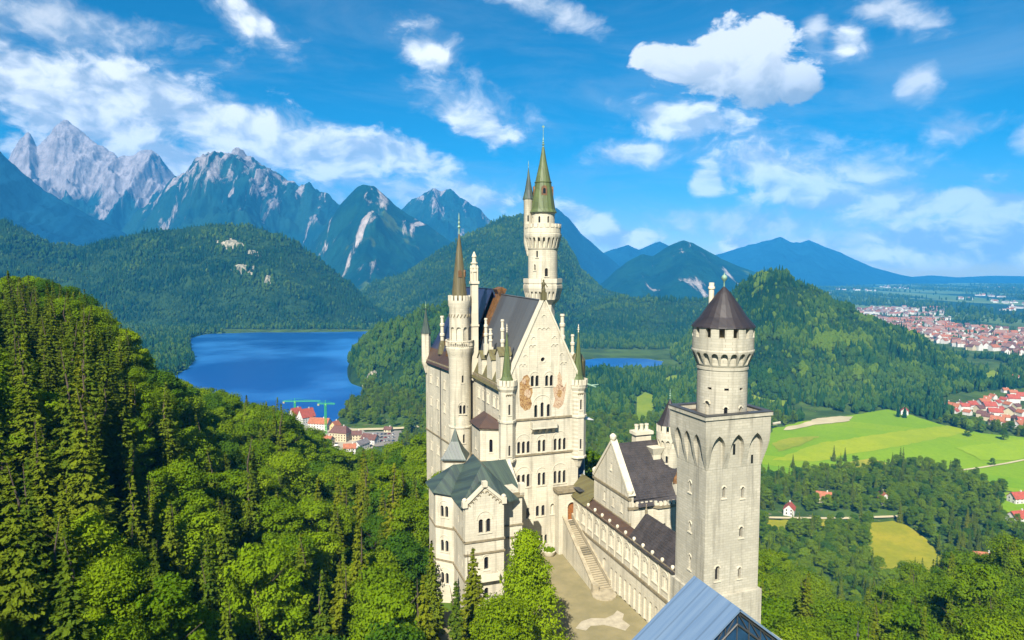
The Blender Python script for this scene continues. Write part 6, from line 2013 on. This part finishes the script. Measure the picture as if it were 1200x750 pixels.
# ------------------------------------------------------------------ houses
def wallmat(n, c): return plain(n, c, .9, .15, .3)
WALLS = [wallmat('white_plaster', (0.58, 0.56, 0.51)), wallmat('cream_plaster', (0.50, 0.42, 0.27)), wallmat('ochre_plaster', (0.58, 0.42, 0.20))]
ROOFS = [plain('red_tiles', (0.34, 0.065, 0.035), .8, .35, .5), plain('orange_tiles', (0.36, 0.12, 0.05), .8, .35, .5), plain('brown_tiles', (0.13, 0.055, 0.04), .8, .35, .5), plain('grey_tiles', (0.17, 0.15, 0.15), .8, .35, .5)]
def house_bms(w, d, h, rh, hip=0.0):
    wb = bmesh.new()
    ringface_(wb, [[(-w / 2, -d / 2, -3), (w / 2, -d / 2, -3), (w / 2, d / 2, -3), (-w / 2, d / 2, -3)], [(-w / 2, -d / 2, h), (w / 2, -d / 2, h), (w / 2, d / 2, h), (-w / 2, d / 2, h)]])
    if not hip:
        for s in (-1, 1):
            extr(wb, [(s * (w / 2 - .3), -d / 2 + .02, h - .05), (s * (w / 2 - .3), d / 2 - .02, h - .05), (s * (w / 2 - .3), 0, h + rh - .15)], (s * .28, 0, 0))
    rb = bmesh.new()
    o, e = .7, .7
    k = rh / (d / 2)
    x0 = w / 2 + o
    for s in (-1, 1):
        hx = x0 - hip
        slab(rb, [(-x0, s * (d / 2 + e), h - e * k), (x0, s * (d / 2 + e), h - e * k), (hx, 0, h + rh), (-hx, 0, h + rh)], .3)
        if hip: slab(rb, [(s * x0, -(d / 2 + e), h - e * k), (s * x0, d / 2 + e, h - e * k), (s * hx, 0, h + rh)], .3)
    return wb, rb
def house(px, py, z, w, d, h, rh, rot, wm, rm, label, group=None, hip=0.0, wins=True, chim=True, name='house', cat='house'):
    x, y = gp(px, py, z)
    r = bpy.data.objects.new(name, None); COL.objects.link(r)
    r.location = (x, y, z); r.rotation_euler = (0, 0, R(rot)); tag(r, label, cat, group)
    wb, rb = house_bms(w, d, h, rh, hip)
    wall = bm_obj('wall', wb, WALLS[wm], r)
    roof = bm_obj('roof', rb, ROOFS[rm], r)
    if chim:
        cb = bmesh.new(); box(cb, w * .2, w * .2 + 1.0, -.5, .5, h, h + rh + 1.2); bm_obj('chimney', cb, WALLS[0], roof)
    if wins:
        for lvl in range(max(1, int(h / 3.0))):
            n = max(2, int(w / 3.6))
            for i in range(n):
                xx = -w / 2 + w * (i + .5) / n
                b = bmesh.new(); box(b, xx - .55, xx + .55, -d / 2 - .03, -d / 2 + .1, 1.1 + lvl * 3.0, 2.7 + lvl * 3.0); bm_obj('window', b, MT['glass'], r)
            for yy in (-d * .22, d * .22):
                for s in (-1, 1):
                    b = bmesh.new(); box(b, min(s * (w / 2 - .1), s * (w / 2 + .03)), max(s * (w / 2 - .1), s * (w / 2 + .03)), yy - .55, yy + .55, 1.1 + lvl * 3.0, 2.7 + lvl * 3.0); bm_obj('window', b, MT['glass'], r)
    return r
VZ = -203.5
# the village between the castle hill and the lake
G = 'houses of the village by the lake'
house(347, 493, VZ, 14, 12, 9, 9, 50, 0, 0, 'tall white house with a steep red roof under the crane, nearest the lake', G)
house(359, 495, VZ, 19, 14, 9, 10, 48, 0, 0, 'white house with a broad steep red gable facing the castle', G)
house(375, 503, VZ, 26, 13, 9, 6, -12, 0, 1, 'long white hotel with an orange roof in the middle of the village', G)
house(399, 516, VZ, 22, 14, 11, 7, -14, 1, 2, 'cream hotel with a dark red hipped roof', G, hip=4)
house(372, 515, VZ, 14, 10, 8, 3, 20, 0, 3, 'white house with a low grey roof in front of the long hotel', G)
house(383, 522, VZ, 16, 10, 8, 4, -25, 1, 1, 'cream house with an orange roof at the foot of the village', G)
house(434, 519, VZ, 19, 11, 6, 5, -24, 0, 2, 'low white house with a broad dark brown roof beside the car park', G)
house(418, 515, VZ, 11, 8, 7, 4, 15, 1, 2, 'small cream house with a dark roof between the hotel and the car park', G)
house(424, 526, VZ, 17, 9, 7, 4, 62, 0, 3, 'white house with a grey roof lowest in the village', G)
house(410, 531, VZ, 13, 10, 7, 4, 10, 0, 1, 'white house with an orange roof half hidden by the forest edge', G)
house(455, 506, VZ, 9, 7, 4, 3, -10, 1, 2, 'small hut with a dark roof at the end of the sandy path', G)
house(393, 507, VZ, 11, 9, 10, 5, 70, 2, 1, 'ochre house pressed against the cream hotel', G)
ribbon('path', [gp(x, y, -204) for x, y in [(405, 505), (425, 503.5), (448, 503), (470, 502), (490, 500)]], 11, -203.3, SAND)
sheet('car_park', [gp(x, y, -204) for x, y in [(425, 507), (470, 505), (474, 512), (462, 522), (440, 524), (428, 515)]], -203.2, plain('pale_asphalt', (0.22, 0.20, 0.17), .95, .3, .05), jag=1, seed=5)
sheet('square', [gp(x, y, -204) for x, y in [(340, 498), (425, 503), (440, 522), (425, 540), (390, 535), (350, 512)]], -203.4, plain('pale_paving', (0.36, 0.32, 0.24), .95, .3, .05), jag=1, seed=6)
# parked cars
PAINT = [plain(n, c, .3, .1, 1) for n, c in (('white_paint', (.7, .7, .7)), ('silver_paint', (.4, .42, .45)), ('blue_paint', (.04, .09, .22)), ('black_paint', (.02, .02, .025)), ('red_paint', (.4, .03, .03)))]
def car(px, py, rot, p, label):
    x, y = gp(px, py, -203.2)
    r = bpy.data.objects.new('parked_car', None); COL.objects.link(r); r.location = (x, y, -203.15); r.rotation_euler = (0, 0, R(rot)); tag(r, label, 'car', 'cars parked beside the village')
    b = bmesh.new(); ringface_(b, [[(-2.1, -.85, .3), (2.1, -.85, .3), (2.1, .85, .3), (-2.1, .85, .3)], [(-2.2, -.9, .6), (2.2, -.9, .6), (2.2, .9, .6), (-2.2, .9, .6)], [(-2.1, -.85, .95), (1.95, -.85, .9), (1.95, .85, .9), (-2.1, .85, .95)]])
    bm_obj('body', b, PAINT[p], r)
    b = bmesh.new(); ringface_(b, [[(-1.7, -.8, .93), (1.0, -.8, .91), (1.0, .8, .91), (-1.7, .8, .93)], [(-1.2, -.65, 1.45), (.35, -.65, 1.45), (.35, .65, 1.45), (-1.2, .65, 1.45)]])
    bm_obj('cabin', b, MT['glass'], r)
    for sx in (-1.35, 1.35):
        for sy in (-.85, .85):
            b = bmesh.new(); tube(b, (sx, sy - .1, .32), (sx, sy + .1, .32), .32, 10); bm_obj('wheel', b, MT['metal'], r)
CN = ['white', 'silver', 'dark blue', 'black', 'red']
rr = random.Random(4)
for i in range(18):
    p = i % 5
    car(438 + (i % 6) * 4.6 + rr.uniform(-.4, .4), 509 + (i // 6) * 3.9 + rr.uniform(-.3, .3), 62 + rr.uniform(-4, 4), p, CN[p] + ' car in the rows of the car park by the village')
# cranes
CRM = plain('green_crane_paint', (0.05, 0.48, 0.03), .5, .2, .5)
def crane(px, py, h, jib, back, rot, label):
    x, y = gp(px, py, VZ)
    r = bpy.data.objects.new('tower_crane', None); COL.objects.link(r); r.location = (x, y, VZ); r.rotation_euler = (0, 0, R(rot)); tag(r, label, 'crane', 'cranes over the village')
    b = bmesh.new()
    for sx in (-.9, .9):
        for sy in (-.9, .9): tube(b, (sx, sy, 0), (sx, sy, h), .22, 4)
    for k in range(int(h / 2)):
        z = k * 2
        for s in (-.9, .9):
            tube(b, (-.9, s, z), (.9, s, z + 2), .13, 4); tube(b, (s, -.9, z + 2), (s, .9, z), .13, 4)
    bm_obj('mast', b, CRM, r)
    b = bmesh.new()
    for (yy, zz) in ((-.6, 0), (.6, 0), (0, 1.3)): tube(b, (-back, yy, h + zz), (jib, yy, h + zz), .16, 4)
    n = int((jib + back) / 2)
    for k in range(n):
        x0 = -back + k * 2
        tube(b, (x0, -.6, h), (x0 + 1, 0, h + 1.3), .1, 4); tube(b, (x0 + 1, 0, h + 1.3), (x0 + 2, .6, h), .1, 4); tube(b, (x0, -.6, h), (x0, .6, h), .1, 4)
    bm_obj('jib', b, CRM, r)
    b = bmesh.new(); box(b, -.9, .9, .9, 2.4, h - 2.6, h - .4); bm_obj('cab', b, WALLS[0], r)
    b = bmesh.new(); box(b, -back, -back + 2.5, -.8, .8, h - 2.2, h); bm_obj('counterweight', b, MT['step'], r)
    b = bmesh.new(); tube(b, (0, 0, h), (0, 0, h + 4.5), .3, 4); tube(b, (0, 0, h + 4.4), (jib * .8, 0, h + 1.3), .08, 4); tube(b, (0, 0, h + 4.4), (-back * .9, 0, h + 1.3), .08, 4); bm_obj('apex', b, CRM, r)
crane(346, 492, 25, 34, 16, 3, 'green tower crane over the steep red roofs, the left crane of two')
crane(382, 508, 37, 12, 10, -4, 'green tower crane with a taller mast in the middle of the village')
# white parasols of the inns
PW = plain('white_canvas', (.75, .74, .68), .9, .1, 1)
PY_ = plain('yellow_canvas', (.65, .62, .10), .9, .1, 1)
for i, (px, py, m) in enumerate(((377, 519, 0), (381, 524, 0), (387, 521, 0), (394, 524, 0), (398, 529, 0), (391, 529, 1), (404, 526, 0), (372, 523, 1))):
    x, y = gp(px, py, VZ)
    r = bpy.data.objects.new('parasol', None); COL.objects.link(r); r.location = (x, y, VZ); tag(r, ('white', 'yellow')[m] + ' parasol on the village square by the inns', 'parasol', 'parasols on the village square')
    b = bmesh.new(); tube(b, (0, 0, 0), (0, 0, 3.2), .08, 6); bm_obj('pole', b, MT['metal'], r)
    b = bmesh.new(); lathe(b, (0, 0), [(2.6, 2.5), (2.6, 2.55), (.05, 3.6)], 8); bm_obj('canopy', b, (PW, PY_)[m], r)

# single houses in the valley on the right
house(925, 602, PLAIN_Z, 11, 9, 6, 4.5, 62, 0, 0, 'white cottage with a red roof among the trees beside the square tower')
house(965, 588, PLAIN_Z, 13, 9, 6, 4.5, -20, 1, 1, 'pale house with a faded orange roof deep in the wood belt')
house(1035, 590, PLAIN_Z, 12, 10, 7, 5, 80, 0, 1, 'house with a steep orange roof hidden in the wood belt above the hayfield')
house(1192, 589, PLAIN_Z, 14, 10, 6, 5, 10, 0, 0, 'white farmhouse with a red roof at the right edge, the farther of two')
house(1193, 612, PLAIN_Z, 16, 11, 6, 5, 14, 0, 0, 'white farmhouse with a red roof at the right edge, the nearer of two')
house(1152, 664, -214, 13, 9, 7, 4, -15, 1, 1, 'orange roof showing above the trees below the wood belt')
house(1060, 486, PLAIN_Z, 12, 10, 7, 5, 60, 0, 0, 'house with a red roof at the head of the green meadow')
# village by the meadow
rr = random.Random(11)
GV = 'houses of the village beyond the meadow'
VAR = [(0, 0, 'white house with a red roof in the village beyond the meadow'), (0, 1, 'white house with an orange roof in the village beyond the meadow'), (1, 2, 'cream house with a dark brown roof in the village beyond the meadow')]
spots = [(1112, 478), (1118, 481), (1124, 477), (1130, 480), (1121, 485), (1133, 486), (1140, 478), (1146, 483), (1152, 476), (1158, 471), (1165, 468), (1160, 480), (1168, 476), (1175, 471), (1172, 483), (1166, 488), (1158, 492),
         (1152, 488), (1180, 478), (1186, 472), (1192, 480), (1184, 487), (1176, 492), (1170, 498), (1180, 500), (1190, 494), (1197, 488), (1199, 498), (1163, 499), (1192, 503), (1188, 464), (1196, 468), (1176, 461), (1190, 447), (1197, 452), (1184, 443)]
HP = {}
for i, (px, py) in enumerate(spots):
    v = rr.choice([0, 0, 1, 1, 2])
    if v not in HP:
        HP[v] = house(px, py, PLAIN_Z, 13, 10, 6.5, 4.5, rr.uniform(-90, 90), VAR[v][0], VAR[v][1], VAR[v][2], GV, wins=False)
        continue
    src = HP[v]; r = src.copy(); COL.objects.link(r)
    x, y = gp(px + rr.uniform(-2, 2), py + rr.uniform(-1, 1), PLAIN_Z); r.location = (x, y, PLAIN_Z); r.rotation_euler = (0, 0, rr.uniform(-1.6, 1.6)); s = rr.uniform(.8, 1.35); r.scale = (s, s, s * rr.uniform(.9, 1.1))
    for ch in list(src.children):
        c = ch.copy(); COL.objects.link(c); c.parent = r
        for g in ch.children:
            d = g.copy(); COL.objects.link(d); d.parent = c
# far town
ROOFS += [plain('faded_red_tiles', (0.31, 0.165, 0.12), .9, .35, .5), plain('faded_grey_tiles', (0.26, 0.21, 0.19), .9, .35, .5)]
WH = [(0, 4), (0, 1), (1, 2), (0, 5), (0, 4)]
TM = []
for k, (w, d, h, rh) in enumerate(((16, 11, 8, 6), (20, 12, 9, 6), (14, 11, 9, 6), (34, 20, 9, 2), (24, 12, 12, 6))):
    wb, rb = house_bms(w, d, h, rh)
    n0 = len(wb.faces)
    me_r = bpy.data.meshes.new('t'); rb.to_mesh(me_r); rb.free()
    wb.from_mesh(me_r); bpy.data.meshes.remove(me_r)
    wb.faces.ensure_lookup_table()
    for f in wb.faces[n0:]: f.material_index = 1
    me = bpy.data.meshes.new('town_house'); wb.to_mesh(me); wb.free()
    me.materials.append(WALLS[WH[k][0]]); me.materials.append(ROOFS[WH[k][1]]); TM.append(me)
TL = ['small white house with a red roof in the far town', 'white house with an orange roof in the far town', 'cream house with a brown roof in the far town', 'wide pale hall with a flat grey roof in the far town', 'long white block with a red roof in the far town']
tp = []
r2_ = np.random.default_rng(3)
tx, ty = fan(3600, 1650, 3900, 985, 1330, r2_)
px_, py_ = 600 + 800 * tx / ty, 315 + 226 * 800 / ty
low_edge = np.interp(px_, [1030, 1060, 1100, 1130, 1200, 1330], [378, 390, 402, 410, 418, 420]); up_edge = np.interp(px_, [985, 1040, 1100, 1150, 1330], [360, 362, 378, 386, 392])
hall = (py_ < 378) & (px_ < 1110) & (py_ > 361)
k = ((py_ > up_edge) & (py_ < low_edge) & (px_ > 1020)) | (hall & (r2_.random(len(tx)) < .45))
k &= fbm(tx / 160, ty / 160, 9, 3) > -.28
tx, ty, py_, px_ = tx[k], ty[k], py_[k], px_[k]
# outlying hamlets on the plain
hx, hy = fan(2600, 3300, 8500, 960, 1340, r2_)
kk = fbm(hx / 330, hy / 800, 33, 3) > .42
tx, ty = np.concatenate([tx, hx[kk]]), np.concatenate([ty, hy[kk]]); px_, py_ = 600 + 800 * tx / ty, 315 + 226 * 800 / ty
o_ = np.argsort(ty); tx, ty, py_, px_ = tx[o_], ty[o_], py_[o_], px_[o_]
IND = 270
verts, faces, mi, off = [], [], [], 0
n_ind = 0
for i in range(len(tx)):
    kind = 3 if py_[i] < 376 and r2_.random() < .6 else int(r2_.choice([0, 1, 2, 4]))
    s = r2_.uniform(.8, 1.3); a = r2_.uniform(-1.6, 1.6)
    if n_ind < IND and px_[i] < 1215:
        n_ind += 1
        o = bpy.data.objects.new('town_house', TM[kind]); COL.objects.link(o)
        o.location = (tx[i], ty[i], PLAIN_Z); o.rotation_euler = (0, 0, a); o.scale = (s, s, s); tag(o, TL[kind], 'house', 'houses of the far town')
    else:
        me = TM[kind]
        for p in me.polygons:
            pass
        V = np.array([v.co[:] for v in me.vertices]) * s
        c_, s__ = math.cos(a), math.sin(a)
        V = np.stack([V[:, 0] * c_ - V[:, 1] * s__ + tx[i], V[:, 0] * s__ + V[:, 1] * c_ + ty[i], V[:, 2] + PLAIN_Z], 1)
        q = [p.vertices[:] for p in me.polygons]
        for f, p in zip(q, me.polygons):
            faces.append([w + off for w in (f if len(f) == 4 else (*f, f[-1]))] if len(f) >= 4 else [f[0] + off, f[1] + off, f[2] + off, -1]); mi.append(p.material_index + 2 * kind)
        verts.append(V); off += len(V)
bm = bmesh.new()
V = np.concatenate(verts)
me = bpy.data.meshes.new('town'); me.from_pydata([tuple(v) for v in V], [], [[w for w in f if w >= 0] for f in faces])
for kk in range(5):
    me.materials.append(WALLS[WH[kk][0]]); me.materials.append(ROOFS[WH[kk][1]])
me.polygons.foreach_set('material_index', np.array(mi, np.int32)); me.update()
o = bpy.data.objects.new('town', me); COL.objects.link(o); tag(o, 'remaining red roofed houses of the far town', 'town', None, 'stuff')
bm.free()
print('town', len(tx), n_ind)

# ------------------------------------------------------------------ air
HAZE_D = 6.4e-5
HAZE_TOP = max(float(v[2].max()) for v in HILLS.values()) + 25
print('haze top', HAZE_TOP)
def haze():
    m = bpy.data.materials.new('air'); m.use_nodes = True
    nt = m.node_tree; nt.nodes.clear()
    out = nd(nt, 'ShaderNodeOutputMaterial')
    v = nd(nt, 'ShaderNodeVolumePrincipled', {'Color': (0.05, 0.42, 1.0), 'Density': HAZE_D, 'Anisotropy': -0.25})
    nt.links.new(v.outputs[0], out.inputs['Volume'])
    bm = bmesh.new()
    x0, x1, y0, y1, z0, z1 = -28000, 28000, -400, 15000, -290, HAZE_TOP
    vs = [bm.verts.new(p) for p in ((x0, y0, z0), (x1, y0, z0), (x1, y1, z0), (x0, y1, z0), (x0, y0, z1), (x1, y0, z1), (x1, y1, z1), (x0, y1, z1))]
    for f in ((3, 2, 1, 0), (4, 5, 6, 7), (0, 1, 5, 4), (1, 2, 6, 5), (2, 3, 7, 6), (3, 0, 4, 7)):
        bm.faces.new([vs[i] for i in f])
    me = bpy.data.meshes.new('haze'); bm.to_mesh(me); bm.free(); me.materials.append(m)
    o = bpy.data.objects.new('haze', me); COL.objects.link(o); tag(o, kind='stuff')
haze()
